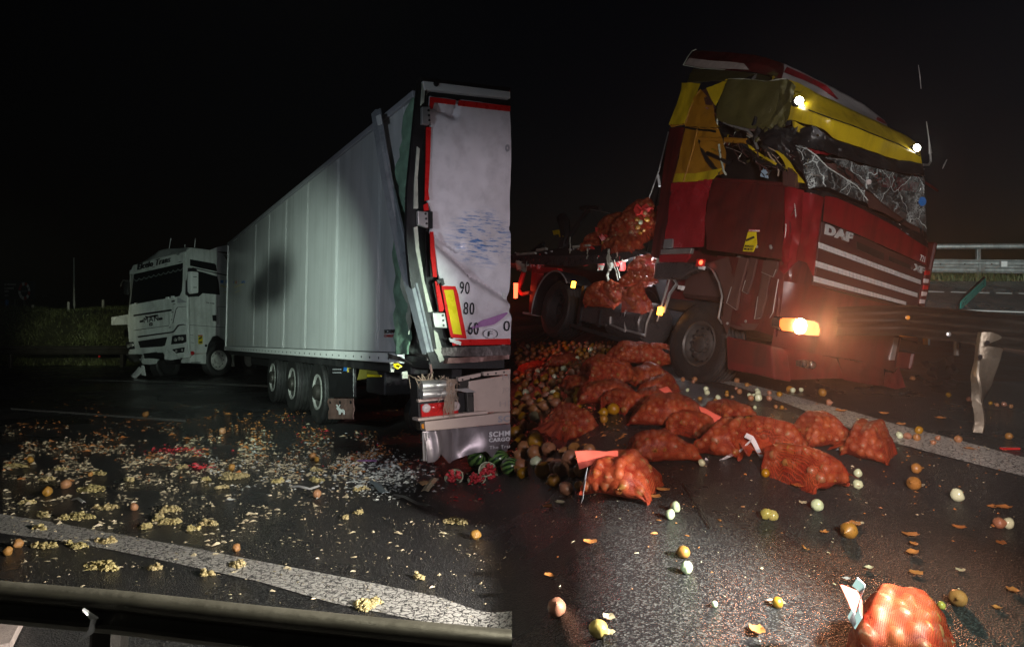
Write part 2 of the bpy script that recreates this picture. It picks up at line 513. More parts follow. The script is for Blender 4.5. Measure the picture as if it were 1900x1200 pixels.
def cracked_glass():
    m = bpy.data.materials.new('shattered_windscreen'); m.use_nodes = True
    N = m.node_tree.nodes; L = m.node_tree.links; b = N['Principled BSDF']
    tc = N.new('ShaderNodeTexCoord')
    wp = N.new('ShaderNodeTexNoise'); wp.inputs['Scale'].default_value = 3; wp.inputs['Detail'].default_value = 5
    L.new(tc.outputs['Object'], wp.inputs['Vector'])
    ad = N.new('ShaderNodeMix'); ad.data_type = 'VECTOR'; ad.inputs[0].default_value = .25
    L.new(tc.outputs['Object'], ad.inputs[4]); L.new(wp.outputs['Color'], ad.inputs[5])
    outs = []
    for sc_, w_ in ((3.6, .022), (15, .045), (42, .16)):
        v = N.new('ShaderNodeTexVoronoi'); v.feature = 'DISTANCE_TO_EDGE'; v.inputs['Scale'].default_value = sc_
        L.new(ad.outputs[1], v.inputs['Vector'])
        a = N.new('ShaderNodeMapRange'); a.inputs[1].default_value = 0; a.inputs[2].default_value = w_; a.inputs[3].default_value = 1; a.inputs[4].default_value = 0
        L.new(v.outputs['Distance'], a.inputs[0]); outs.append(a)
    dens = N.new('ShaderNodeMapRange'); dens.inputs[1].default_value = .44; dens.inputs[2].default_value = .66
    L.new(wp.outputs['Fac'], dens.inputs[0])
    mu = N.new('ShaderNodeMath'); mu.operation = 'MULTIPLY'; L.new(outs[2].outputs[0], mu.inputs[0]); L.new(dens.outputs[0], mu.inputs[1])
    mxa = N.new('ShaderNodeMath'); mxa.operation = 'MAXIMUM'; L.new(outs[0].outputs[0], mxa.inputs[0]); L.new(mu.outputs[0], mxa.inputs[1])
    h = N.new('ShaderNodeMath'); h.operation = 'MULTIPLY'; h.inputs[1].default_value = .5; L.new(outs[1].outputs[0], h.inputs[0])
    mxb = N.new('ShaderNodeMath'); mxb.operation = 'MAXIMUM'; L.new(mxa.outputs[0], mxb.inputs[0]); L.new(h.outputs[0], mxb.inputs[1])
    al = N.new('ShaderNodeMapRange'); al.inputs[3].default_value = .24; al.inputs[4].default_value = .92
    L.new(mxb.outputs[0], al.inputs[0]); L.new(al.outputs[0], b.inputs['Alpha'])
    cr = N.new('ShaderNodeValToRGB')
    cr.color_ramp.elements[0].color = (.05, .056, .056, 1); cr.color_ramp.elements[1].color = (.72, .78, .76, 1)
    L.new(mxb.outputs[0], cr.inputs[0]); L.new(cr.outputs[0], b.inputs['Base Color'])
    b.inputs['Roughness'].default_value = .12
    bp = N.new('ShaderNodeBump'); bp.inputs['Strength'].default_value = .5; bp.inputs['Distance'].default_value = .01
    L.new(mxb.outputs[0], bp.inputs['Height']); L.new(bp.outputs['Normal'], b.inputs['Normal'])
    return m

def scuffed_door(bx):
    """white door sheet with blue rubbed paint; bx = (centre, half sizes) of the rub in object space"""
    m = pbr('scuffed_white_door', (.62, .6, .62), rough=.42, coat=.12, var=.06, scale=3, dirt=.35, dirtcol=(.25, .24, .25), dscale=5)
    N = m.node_tree.nodes; L = m.node_tree.links; b = N['Principled BSDF']
    src = b.inputs['Base Color'].links[0].from_socket
    tc = N.new('ShaderNodeTexCoord')
    mp = N.new('ShaderNodeMapping'); mp.inputs['Scale'].default_value = (1, 5, 38); mp.inputs['Rotation'].default_value = (RAD(12), 0, 0)
    L.new(tc.outputs['Object'], mp.inputs['Vector'])
    n = N.new('ShaderNodeTexNoise'); n.inputs['Scale'].default_value = 1; n.inputs['Detail'].default_value = 5; n.inputs['Roughness'].default_value = .7
    L.new(mp.outputs[0], n.inputs['Vector'])
    st = N.new('ShaderNodeMapRange'); st.inputs[1].default_value = .5; st.inputs[2].default_value = .6
    L.new(n.outputs['Fac'], st.inputs[0])
    c, hs_ = bx
    sub = N.new('ShaderNodeVectorMath'); sub.operation = 'SUBTRACT'; sub.inputs[1].default_value = c
    L.new(tc.outputs['Object'], sub.inputs[0])
    dv = N.new('ShaderNodeVectorMath'); dv.operation = 'DIVIDE'; dv.inputs[1].default_value = hs_
    L.new(sub.outputs[0], dv.inputs[0])
    ln = N.new('ShaderNodeVectorMath'); ln.operation = 'LENGTH'; L.new(dv.outputs[0], ln.inputs[0])
    ma = N.new('ShaderNodeMapRange'); ma.inputs[1].default_value = .55; ma.inputs[2].default_value = 1.05; ma.inputs[3].default_value = 1; ma.inputs[4].default_value = 0
    L.new(ln.outputs['Value'], ma.inputs[0])
    mu = N.new('ShaderNodeMath'); mu.operation = 'MULTIPLY'; L.new(st.outputs[0], mu.inputs[0]); L.new(ma.outputs[0], mu.inputs[1])
    mx = N.new('ShaderNodeMix'); mx.data_type = 'RGBA'; mx.inputs[7].default_value = (.05, .17, .42, 1)
    L.new(mu.outputs[0], mx.inputs[0]); L.new(src, mx.inputs[6]); L.new(mx.outputs[2], b.inputs['Base Color'])
    return m

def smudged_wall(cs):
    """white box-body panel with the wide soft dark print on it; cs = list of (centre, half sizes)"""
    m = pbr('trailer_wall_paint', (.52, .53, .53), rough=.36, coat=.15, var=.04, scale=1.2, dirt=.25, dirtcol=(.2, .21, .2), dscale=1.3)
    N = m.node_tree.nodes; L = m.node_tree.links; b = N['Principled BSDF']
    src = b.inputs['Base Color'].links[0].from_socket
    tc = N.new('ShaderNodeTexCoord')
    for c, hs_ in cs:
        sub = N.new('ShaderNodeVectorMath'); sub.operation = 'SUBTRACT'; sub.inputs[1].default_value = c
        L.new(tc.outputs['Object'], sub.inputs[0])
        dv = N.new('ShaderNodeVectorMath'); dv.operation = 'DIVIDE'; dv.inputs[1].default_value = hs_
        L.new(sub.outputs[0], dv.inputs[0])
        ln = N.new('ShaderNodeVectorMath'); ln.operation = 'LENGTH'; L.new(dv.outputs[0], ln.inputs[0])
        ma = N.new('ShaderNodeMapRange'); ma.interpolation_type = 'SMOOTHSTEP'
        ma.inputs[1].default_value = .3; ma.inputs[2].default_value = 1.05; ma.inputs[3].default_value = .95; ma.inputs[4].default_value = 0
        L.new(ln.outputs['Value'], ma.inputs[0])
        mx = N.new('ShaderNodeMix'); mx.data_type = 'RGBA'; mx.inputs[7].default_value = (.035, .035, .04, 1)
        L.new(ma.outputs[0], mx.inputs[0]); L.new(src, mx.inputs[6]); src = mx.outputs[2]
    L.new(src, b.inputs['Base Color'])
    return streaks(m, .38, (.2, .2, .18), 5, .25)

M_ = {}
M_['white'] = pbr('white_cab_paint', (.62, .64, .62), rough=.3, coat=.35, var=.06, scale=2.5, dirt=.45, dirtcol=(.22, .22, .2), dscale=2.2)
M_['white_clean'] = pbr('white_plastic', (.66, .67, .66), rough=.4, var=.05)
M_['black'] = pbr('black_plastic', (.012, .012, .013), rough=.35, var=.3, bump=.15)
M_['matte_black'] = pbr('chassis_black', (.012, .012, .013), rough=.65, var=.4, bump=.3, dirt=.4, dirtcol=(.04, .035, .03))
M_['rubber'] = pbr('tyre_rubber', (.016, .016, .016), rough=.55, var=.3, bump=.4, bscale=40, dirt=.3, dirtcol=(.05, .045, .04))
M_['glass'] = pbr('dark_window_glass', (.006, .007, .008), rough=.06, var=.05, spec=.6)
M_['steel'] = pbr('galvanised_steel', (.42, .44, .44), rough=.42, metal=.75, var=.25, scale=5, bump=.08, dirt=.3, dirtcol=(.12, .12, .11))
M_['dark_steel'] = pbr('weathered_steel', (.06, .056, .05), rough=.5, metal=.6, var=.3, scale=4, bump=.15, dirt=.4, dirtcol=(.06, .055, .045))
M_['rim'] = pbr('painted_steel_rim', (.5, .5, .47), rough=.4, metal=.4, var=.15, dirt=.4, dirtcol=(.1, .09, .08), dscale=8)
M_['dark_rim'] = pbr('grimy_rim', (.09, .085, .08), rough=.5, metal=.5, var=.3, dirt=.5, dirtcol=(.02, .02, .02), dscale=7)
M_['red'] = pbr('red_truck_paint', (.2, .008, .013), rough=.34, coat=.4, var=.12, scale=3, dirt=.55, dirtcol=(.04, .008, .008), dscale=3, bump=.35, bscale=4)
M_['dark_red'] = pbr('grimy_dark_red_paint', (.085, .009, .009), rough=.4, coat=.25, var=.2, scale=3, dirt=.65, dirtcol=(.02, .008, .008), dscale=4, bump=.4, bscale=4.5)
M_['wet_red'] = droplets(pbr('rain_beaded_red_paint', (.3, .012, .02), rough=.25, var=.15, scale=4), 55, 1.0)
M_['wet_grey'] = droplets(pbr('rain_beaded_grey_guard', (.05, .045, .045), rough=.3, var=.2), 60, 1.0)
M_['yellow'] = pbr('yellow_truck_paint', (.56, .4, .015), rough=.33, coat=.35, var=.1, scale=3, dirt=.4, dirtcol=(.16, .1, .01), dscale=3, bump=.25, bscale=4)
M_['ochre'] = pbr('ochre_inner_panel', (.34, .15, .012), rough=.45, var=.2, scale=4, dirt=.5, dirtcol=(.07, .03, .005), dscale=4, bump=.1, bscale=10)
M_['olive'] = pbr('dirty_shaded_yellow', (.075, .066, .018), rough=.6, var=.35, scale=5, dirt=.6, dirtcol=(.02, .018, .006), dscale=5, bump=.3, bscale=14)  # dirty yellow paint with the underside's shade mixed into the colour
M_['brown'] = pbr('dark_brown_plastic', (.075, .035, .03), rough=.4, var=.2, dirt=.4, dirtcol=(.03, .012, .01))
M_['grille'] = pbr('maroon_grille_plastic', (.06, .02, .02), rough=.4, var=.15, dirt=.3)
M_['chrome'] = pbr('bright_letter_metal', (.7, .7, .68), rough=.28, metal=.5, var=.08)
M_['silver'] = pbr('silver_tile', (.6, .58, .57), rough=.35, metal=.2, var=.12, scale=20)
M_['alu'] = pbr('dull_aluminium', (.55, .54, .52), rough=.38, metal=.75, var=.15, scale=5, bump=.12, bscale=18, dirt=.3, dirtcol=(.15, .13, .12))
M_['beige'] = pbr('beige_plate', (.5, .4, .34), rough=.45, var=.1, scale=2, dirt=.25, dirtcol=(.2, .15, .12))
M_['tape_red'] = pbr('red_contour_tape', (.55, .012, .012), rough=.3, coat=.3, var=.12, scale=12, bump=.08, bscale=30)
M_['tape_yellow'] = pbr('yellow_marker_foil', (.62, .48, .01), rough=.3, coat=.3, var=.12, scale=9, bump=.15, bscale=14)
M_['ink'] = pbr('black_print', (.012, .012, .014), rough=.4, var=.1)
M_['grey_ink'] = pbr('grey_print', (.3, .3, .32), rough=.4, var=.1)
M_['red_ink'] = pbr('red_print', (.4, .03, .03), rough=.4, var=.1)
M_['yellow_ink'] = pbr('yellow_print', (.6, .5, .1), rough=.4, var=.1)
M_['blue_ink'] = pbr('blue_print', (.02, .16, .5), rough=.4, var=.1)
M_['white_ink'] = pbr('white_print', (.7, .7, .7), rough=.4, var=.06)
M_['foam'] = pbr('scraped_green_foam', (.16, .27, .19), rough=.7, var=.35, scale=7, bump=.5, bscale=22, dirt=.6, dirtcol=(.05, .07, .05), dscale=6)
M_['pale_foam'] = pbr('pale_torn_laminate', (.42, .44, .36), rough=.7, var=.3, scale=8, bump=.4, bscale=25, dirt=.5, dirtcol=(.1, .12, .08))
M_['grime'] = pbr('crumpled_grimy_metal', (.12, .1, .095), rough=.5, metal=.4, var=.5, scale=14, bump=.6, bscale=22, dirt=.7, dirtcol=(.015, .012, .012), dscale=10)
M_['pink_metal'] = pbr('rusty_pink_metal', (.24, .14, .12), rough=.5, metal=.4, var=.3, scale=9, bump=.4, bscale=20, dirt=.5, dirtcol=(.05, .03, .03))
M_['lens_red'] = pbr('red_lamp_lens', (.5, .02, .02), rough=.15, coat=.5, var=.2, scale=20)
M_['lens_pale'] = pbr('clear_lamp_lens', (.6, .52, .5), rough=.15, coat=.5, var=.2, scale=25)
M_['lens_dark'] = pbr('unlit_lamp_glass', (.02, .02, .022), rough=.08, var=.3, scale=20)
M_['lens_amber'] = pbr('amber_reflector', (.6, .22, .02), rough=.2, var=.2)
M_['foil_or_sheen'] = pbr('violet_foil_and_sheen', (.6, .3, .62), rough=.2, metal=.4, var=.2, scale=9)
M_['string'] = pbr('frayed_jute', (.3, .22, .16), rough=.8, var=.3)
M_['potato'] = pbr('brown_potato_skin', (.42, .2, .06), rough=.35, var=.3, scale=18, bump=.25, bscale=30, objrand=.6)
M_['onion'] = pbr('brown_onion_skin', (.3, .115, .025), rough=.4, coat=.1, var=.45, scale=16, bump=.12, bscale=24, objrand=1.0)
M_['sack_onion'] = pbr('onion_skin_in_sack', (.23, .09, .03), rough=.42, var=.45, scale=16, bump=.12, bscale=24, objrand=.5)
M_['peeled'] = pbr('peeled_onion_flesh', (.55, .62, .4), rough=.22, coat=.4, var=.1, scale=14, objrand=.4)
M_['olive_onion'] = pbr('yellow_green_onion_skin', (.38, .3, .06), rough=.25, coat=.4, var=.3, scale=14, objrand=.6)
M_['peel'] = pbr('onion_peel', (.42, .17, .05), rough=.4, var=.5, scale=9)
M_['peel_pale'] = pbr('pale_onion_scrap', (.52, .45, .3), rough=.45, var=.35, scale=11)
M_['mash'] = pbr('crushed_onion', (.5, .41, .19), rough=.35, var=.4, scale=25, bump=.3, bscale=60, objrand=.3)
M_['shard'] = pbr('pale_plastic_shard', (.5, .53, .5), rough=.4, var=.3, scale=15)
M_['cardboard'] = pbr('torn_cardboard', (.4, .24, .12), rough=.8, var=.2)
M_['melon'] = pbr('watermelon_rind', (.035, .1, .025), rough=.28, var=.7, scale=7, coat=.2)
M_['flesh'] = pbr('watermelon_flesh', (.6, .05, .06), rough=.25, var=.25, scale=22, bump=.4, bscale=40)
M_['rind_white'] = pbr('watermelon_pith', (.6, .66, .45), rough=.4, var=.1)
M_['flap'] = pbr('plain_red_sack_band', (.7, .13, .09), rough=.35, var=.12, scale=6, bump=.2, bscale=12)
M_['white_band'] = pbr('white_sack_tape', (.62, .64, .68), rough=.35, var=.12, scale=9)
M_['torn_red'] = pbr('torn_red_netting', (.5, .035, .03), rough=.35, var=.35, scale=10, bump=.3, bscale=25)
M_['leg_red'] = pbr('red_frame_paint', (.42, .015, .015), rough=.35, var=.15, dirt=.3)
M_['teal'] = pbr('teal_sign_sheet', (.05, .5, .42), rough=.35, var=.06)
M_['navy'] = pbr('navy_billboard_sheet', (.012, .014, .03), rough=.4, var=.1)
M_['concrete'] = pbr('pale_concrete', (.4, .33, .3), rough=.8, var=.2, scale=12, bump=.3)
M_['wood'] = pbr('grey_post', (.4, .4, .38), rough=.7, var=.2)
M_['grass'] = pbr('roadside_grass', (.085, .1, .035), rough=.6, var=.5, scale=2.5)
M_['earth'] = pbr('grassy_earth', (.045, .05, .02), rough=.9, var=.5, scale=3, bump=.5, bscale=8)
M_['mud'] = pbr('red_brown_mud', (.09, .04, .025), rough=.5, var=.4, scale=3, bump=.5, bscale=12)
M_['bumper_red'] = pbr('scraped_bumper_red', (.11, .008, .01), rough=.42, coat=.15, var=.3, scale=5, dirt=.8, dirtcol=(.02, .008, .008), dscale=4, bump=.15, bscale=9)
M_['rail_dark'] = pbr('shade_darkened_rail', (.022, .018, .014), rough=.42, metal=.5, var=.4, scale=4, bump=.2, bscale=20, dirt=.5, dirtcol=(.012, .01, .008))  # rail's shade put into its colour, to offset the added truck-front fill
streaks(M_['white'], .55, (.2, .21, .19), 6, .4); streaks(M_['red'], .6, (.03, .006, .006)); streaks(M_['dark_red'], .7, (.012, .006, .006)); streaks(M_['yellow'], .5, (.09, .05, .008)); streaks(M_['bumper_red'], .6, (.02, .008, .008)); streaks(M_['steel'], .5, (.1, .1, .09))
M_['net'] = net()
M_['asphalt'] = asphalt()
M_['line'] = worn_line()
M_['line2'] = worn_line('sounder_road_paint', .26, .36)
M_['crack'] = cracked_glass()
M_['lit_white'] = pbr('lit_work_lamp', (.9, .9, .9), emit=(1, .97, .82), estr=60)
M_['lit_head'] = pbr('lit_headlamp_bulb', (.9, .8, .7), emit=(1, .72, .42), estr=40)
M_['lit_orange'] = pbr('lit_turn_lens', (.7, .15, .03), emit=(1, .16, .03), estr=1.6)
M_['lit_clear'] = pbr('glowing_headlamp_lens', (.7, .4, .2), emit=(1, .36, .1), estr=1.2)
M_['lit_red'] = pbr('lit_red_lens', (.7, .05, .03), emit=(1, .08, .03), estr=5)
M_['lit_amber'] = pbr('lit_amber_lens', (.7, .25, .03), emit=(1, .35, .03), estr=8)

# ------------------------------------------------------------------ lettering (flat print or raised letters)
def lettering(name, body, org, xd, yd, height, width=None, mat=None, parent=None, depth=0.002, bold=0.0, shear=0.0):
    c = bpy.data.curves.new(name, 'FONT')
    c.space_character = 1.12
    c.body = body; c.size = 1.0; c.extrude = 0.5; c.offset = bold; c.shear = shear; c.resolution_u = 3
    o = bpy.data.objects.new(name, c)
    COL.objects.link(o)
    dg = bpy.context.evaluated_depsgraph_get(); dg.update()
    me = bpy.data.meshes.new_from_object(o.evaluated_get(dg))
    bpy.data.objects.remove(o); bpy.data.curves.remove(c)
    v = np.empty(len(me.vertices) * 3); me.vertices.foreach_get('co', v); v = v.reshape(-1, 3)
    mn = v.min(0); mx = v.max(0)
    h = mx[1] - mn[1]; w = mx[0] - mn[0]
    sy = height / h; sx = (width / w) if width else sy
    xd = np.array(Vector(xd).normalized()); yd = np.array(Vector(yd).normalized()); zd = np.cross(xd, yd)
    q = np.array(org)[None] + np.outer((v[:, 0] - mn[0]) * sx, xd) + np.outer((v[:, 1] - mn[1]) * sy, yd) + np.outer((v[:, 2] / (mx[2] - mn[2]) + .5) * depth, zd)
    me.vertices.foreach_set('co', q.ravel()); me.update()
    me.materials.clear(); me.materials.append(mat)
    me.name = name
    ob = bpy.data.objects.new(name, me)
    COL.objects.link(ob)
    if parent is not None: ob.parent = parent
    return ob

# ================================================================== GROUND
def axis_pts(segs):
    out = []
    for a, b, n in segs:
        out += list(np.linspace(a, b, n, endpoint=False))
    return np.array(out + [segs[-1][1]])
xs = axis_pts([(-400, -60, 14), (-60, -26, 18), (-26, -4, 60), (-4, -1.5, 18), (-1.5, 3.2, 94), (3.2, 9, 44), (9, 30, 60), (30, 60, 16), (60, 400, 14)])
ys = axis_pts([(-60, -4, 12), (-4, 1, 14), (1, 10, 80), (10, 26, 80), (26, 50, 30), (50, 600, 20)])
XX, YY = np.meshgrid(xs, ys, indexing='ij')
ZZ = gz(XX, YY)
nu, nv = XX.shape
V = np.stack([XX, YY, ZZ], -1).reshape(-1, 3)
I = np.arange(nu * nv).reshape(nu, nv)
Q = np.stack([I[:-1, :-1], I[1:, :-1], I[1:, 1:], I[:-1, 1:]], -1).reshape(-1, 4)
me = bpy.data.meshes.new('road')
me.from_pydata(V.tolist(), [], Q.tolist()); me.update()
me.polygons.foreach_set('use_smooth', [True] * len(me.polygons))
me.materials.append(M_['asphalt'])
road = bpy.data.objects.new('road', me); COL.objects.link(road)
structure(road)

def ground_strip(name, up, lo, m, n=60, rows=5, lift=0.004):
    """painted strip between two edge lines given as ground points"""
    A = resample([G(*p) for p in up], n); B = resample([G(*p) for p in lo], n)
    P = []
    for a, b in zip(A, B):
        row = []
        for k in range(rows):
            p = a.lerp(b, k / (rows - 1))
            row.append(Vector((p.x, p.y, gzf(p.x, p.y) + lift)))
        P.append(row)
    o = MB().grid(P).build(name, m, smooth=60)
    return structure(o)

ground_strip('road_line', [(-60, 943), (8, 955), (115, 972), (215, 991), (345, 1014), (480, 1041), (647, 1073), (813, 1107), (950, 1134)],
             [(-60, 978), (8, 990), (115, 1004), (215, 1022), (334, 1047), (480, 1079), (613, 1118), (780, 1152), (950, 1170)], M_['line'])
ground_strip('road_line', [(150, 704), (330, 708), (505, 715)], [(150, 706.2), (330, 710.6), (505, 718.5)], M_['line'], 30, 2)
ground_strip('road_line', [(20, 757), (180, 768), (345, 779)], [(20, 760), (180, 771.5), (345, 783)], M_['line'], 30, 2)
ground_strip('road_line', [(1330, 703), (1400, 716), (1480, 737), (1590, 766), (1690, 794), (1790, 820), (1920, 854)],
             [(1330, 708), (1400, 728), (1470, 753), (1545, 783), (1660, 822), (1790, 856), (1920, 889)], M_['line2'])

# far carriageway markings, right-hand side
ground_strip('road_line', [(1700, 574), (1800, 575), (1920, 579)], [(1700, 576), (1800, 577), (1920, 581)], M_['white_ink'], 20, 2)
for k in range(5):
    x0 = 1722 + k * 42
    ground_strip('road_line', [(x0, 540 + k * .9), (x0 + 30, 541 + k * .9)], [(x0, 541.8 + k * .9), (x0 + 30, 542.8 + k * .9)], M_['white_ink'], 4, 2)

# reddish mud verge where the barrier was torn out
P = []
for i in range(16):
    row = []
    for j in range(10):
        a = G(1655 + i * 17, 600 + j * 12)
        row.append(Vector((a.x, a.y, gzf(a.x, a.y) + .006 + .03 * max(0, nz(a, 3)))))
    P.append(row)
structure(MB().grid(P).build('verge', M_['mud'], smooth=60))

# ================================================================== GRASSY BANK, left background
def bank_z(x, y):
    t = float(sst(26.5, 33.0, y + .25 * nz((x, y, 0), .35)))
    fade = float(sst(4, -3, x)) if False else 1.0
    return -1.62 + t * (2.35 + .35 * nz((x, 0, 0), .12)) * fade
P = []
for i in range(90):
    x = -60 + i * 0.66
    P.append([Vector((x, 25.5 + j * .45, bank_z(x, 25.5 + j * .45) + .05 * nz((x, j * .4, 3), 1.3))) for j in range(24)] + [Vector((x, 60, .5)), Vector((x, 61, -3))])
structure(MB().grid(P).build('embankment', M_['earth'], smooth=60))
vs = []; fs = []
for k in range(40000):
    x = random.uniform(-26, -8); y = random.uniform(26.2, 35)
    cl = nz((x, y, 0), .7)
    if random.random() > .55 + .9 * cl: continue
    z = bank_z(x, y) - .03
    h = random.uniform(.06, .2) * (1 + 1.3 * max(0, cl)); a = random.uniform(0, 6.28); w = random.uniform(.008, .02)
    dx, dy = math.cos(a) * w, math.sin(a) * w; lx, ly = random.gauss(0, .09), random.gauss(0, .09)
    n = len(vs)
    vs += [(x - dx, y - dy, z), (x + dx, y + dy, z), (x + dx * .7 + lx * .5, y + dy * .7 + ly * .5, z + h * .6), (x - dx * .7 + lx * .5, y - dy * .7 + ly * .5, z + h * .6), (x + lx * 1.4, y + ly * 1.4, z + h)]
    fs += [(n, n + 1, n + 2, n + 3), (n + 3, n + 2, n + 4)]
b = MB(); b.v = vs; b.f = fs
stuff(b.build('grass', M_['grass']))
# bushy clumps low on the bank
for k, (px, py, r) in enumerate(((146, 645, .85), (183, 612, .7), (222, 640, .75), (205, 655, .6))):
    Yb = 28.2
    c = at(px, py, Yb); c.z = bank_z(c.x, c.y)
    b = MB()
    for j in range(420):
        d = Vector((random.gauss(0, 1), random.gauss(0, 1), abs(random.gauss(0, 1)))).normalized() * r * random.uniform(.55, 1)
        p = c + Vector((d.x, d.y, d.z * .85))
        q = Vector((random.gauss(0, 1), random.gauss(0, 1), random.gauss(0, 1))).normalized() * random.uniform(.04, .09)
        u, w = frame(q)
        b.add([p - u * .03, p + u * .03, p + q + w * .02], [(0, 1, 2)])
    tag(b.build('shrub', M_['grass']), ('wide low shrub left of centre at the foot of the grassy bank', 'small shrub higher up the middle of the grassy bank', 'shrub on the bank right beside the white cab front', 'lowest small shrub by the dark barrier at the bank foot')[k], 'shrub', 'shrubs on the grassy bank')

# fence stakes on the bank and a thin tall mast
for k, (px, p0, p1) in enumerate(((61, 582, 566), (127, 578, 560), (191, 574, 556))):
    Yb = 33.5
    a = at(px, p0, Yb); t_ = at(px, p1, Yb)
    a.z = min(a.z, bank_z(a.x, a.y)) - .3
    b = MB().tube([a, t_], .055, 8)
    tag(b.build('fence_post', M_['wood'], smooth=40), ('leftmost pale stake on top of the dark bank, nearest the billboard', 'middle pale stake on top of the grassy bank beside the tall mast', 'right pale stake on the grassy bank nearest the white cab')[k], 'fence post', 'stakes along the top of the bank')
a = at(138, 585, 40); t_ = at(137, 478, 40); a.z -= 1.0
tag(MB().tube([a, a.lerp(t_, .5), t_], [.06, .05, .035], 8).build('mast', M_['wood'], smooth=40), 'tall thin grey mast standing alone behind the grassy bank', 'mast')

# billboard far left
Yb = 44.0
def bb(px, py, d=0.0): return at(px, py, Yb + d)
BB = thing('billboard', 'dark blue billboard with white words and a ring emblem far left', 'billboard', Matrix.Translation(bb(30, 585)))
BBI = BB.matrix_world.inverted()
b = MB().plate([BBI @ bb(-40, 519), BBI @ bb(62, 522), BBI @ bb(61, 555), BBI @ bb(-40, 556)], Vector((0, .25, 0)))
b.build('board', M_['navy'], BB, bevel=.02)
for px in (13, 28, 45):
    MB().tube([BBI @ bb(px, 556, .12), BBI @ bb(px, 592, .12)], .1, 8).build('post', M_['blue_ink'] if px == 13 else M_['dark_steel'], BB, smooth=40)
for body, px, py, w, h in (('și eficiente', 8.5, 530.5, 21, 5.2), ('u oameni', 8.5, 536.5, 17, 4.4), ('ediu', 8.5, 542, 8, 4.2), ('www.ro', 8.5, 549, 7, 1.6)):
    o0 = BBI @ bb(px, py, -.02)
    lettering('lettering', body, o0, (1, 0, 0), (0, 0, 1), h * Yb / F, w * Yb / F, M_['white_ink'], BB, .01, .02)
cen = bb(45.5, 540); cen = BBI @ cen
for k in range(12):
    a0 = k * math.pi / 6; a1 = a0 + .43
    r0, r1 = .24, .37
    pts = [cen + Vector((math.cos(a_) * r_, -.03, math.sin(a_) * r_ * 1.5)) for a_, r_ in ((a0, r0), (a0 + .2, r0), (a1, r0), (a1, r1), (a0 + .2, r1), (a0, r1))]
    MB().plate(pts, (0, .02, 0)).build('emblem_segment', M_['red_ink'] if k in (2, 4, 5, 9, 11) else M_['white_ink'], BB)
lettering('lettering', 'mediu', cen + Vector((-.16, -.03, -.05)), (1, 0, 0), (0, 0, 1), .09, .32, M_['grey_ink'], BB, .01)

# dark barrier at the foot of the bank, left
def wbeam(path, h=.31, d=.08, up=Vector((0, 0, 1)), flip=1, t=.004, n=15):
    """two-wave barrier beam swept along path"""
    P = []
    prof = []
    for k in range(n):
        a = k / (n - 1)
        prof.append((a - .5, .5 - .5 * math.cos(a * 4 * math.pi)))
    for i, p in enumerate(path):
        p = Vector(p)
        dirv = (Vector(path[min(i + 1, len(path) - 1)]) - Vector(path[max(i - 1, 0)])).normalized()
        upv = (up[i] if isinstance(up, list) else up).normalized()
        nrm = dirv.cross(upv).normalized() * flip
        P.append([p + upv * (a * h) + nrm * (b_ * d) for a, b_ in prof])
    return P
gr = thing('guard_rail', 'dark distant guard rail along the foot of the grassy bank', 'guard rail', Matrix.Translation((-20, 25.2, -1.57)))
gI = gr.matrix_world.inverted()
path = [gI @ Vector((x, 25.0, -1.57 + .62)) for x in np.linspace(-40, -7, 30)]
MB().grid(wbeam(path, flip=1)).build('beam', M_['dark_steel'], gr, smooth=50)
for k in range(9):
    x = -38 + k * 4
    MB().box((-.05, -.06, 0), (.05, .06, .75), .01, Matrix.Translation(gI @ Vector((x, 25.15, -1.57)))).build('post', M_['dark_steel'], gr)
c_ = at(184.5, 661, 24.85)
MB().lathe([(.035, 0), (.035, .02), (.0, .025)], 10, gI @ c_, (0, -1, 0)).build('reflector', M_['lens_red'], gr)

# ================================================================== WHEELS
def wheel(parent, c, ax, R=.5, w=.3, rimmat=None, hub_out=1, rr=.56, holes=10, tyre=None, dish=.0):
    """tyre (part) > rim, hub_cover, hand_holes, nuts (sub-parts); ax points to the outer face"""
    c = Vector(c); ax = Vector(ax).normalized()
    h = w / 2; rt = R * rr
    prof = [(rt, -h * .8), (R * .72, -h), (R * .93, -h * .96), (R * .985, -h * .8)]
    for k in range(5):
        z = -h * .66 + k * h * .33
        prof += [(R, z - .03 * h), (R, z + .16 * h), (R * .972, z + .2 * h), (R * .972, z + .26 * h)]
    prof += [(R * .985, h * .8), (R * .93, h * .96), (R * .72, h), (rt * 1.02, h * .86), (rt, h * .6)]
    t = MB().lathe(prof, 40, c, ax, closed=True).build('wheel', tyre or M_['rubber'], parent, smooth=40)
    d = h * .86 - dish
    MB().lathe([(rt, -h * .5), (rt * 1.0, h * .86), (rt * .95, h * .9), (rt * .88, h * .78), (rt * .86, d * .55), (rt * .8, d * .35), (rt * .62, d * .62), (rt * .5, d * .7), (rt * .36, d * .7), (rt * .33, d * .95), (rt * .2, d * 1.05), (0, d * 1.05)], 40, c, ax).build('rim', rimmat, t, smooth=35)
    u, v = frame(ax)
    b = MB(); b2 = MB()
    for k in range(holes):
        a = 2 * math.pi * k / holes
        dr = u * math.cos(a) + v * math.sin(a)
        b.lathe([(rt * .085, 0), (rt * .08, .012), (0, .013)], 10, c + dr * rt * .7 + ax * (d * .47), (ax * 1.0 - dr * .6))
        a += math.pi / holes
        dr = u * math.cos(a) + v * math.sin(a)
        b2.lathe([(rt * .045, 0), (rt * .045, .03), (rt * .02, .035), (0, .035)], 6, c + dr * rt * .44 + ax * (d * .69), ax)
    b.build('hand_holes', M_['black'], t)
    b2.build('wheel_nuts', rimmat, t, smooth=30)
    return t

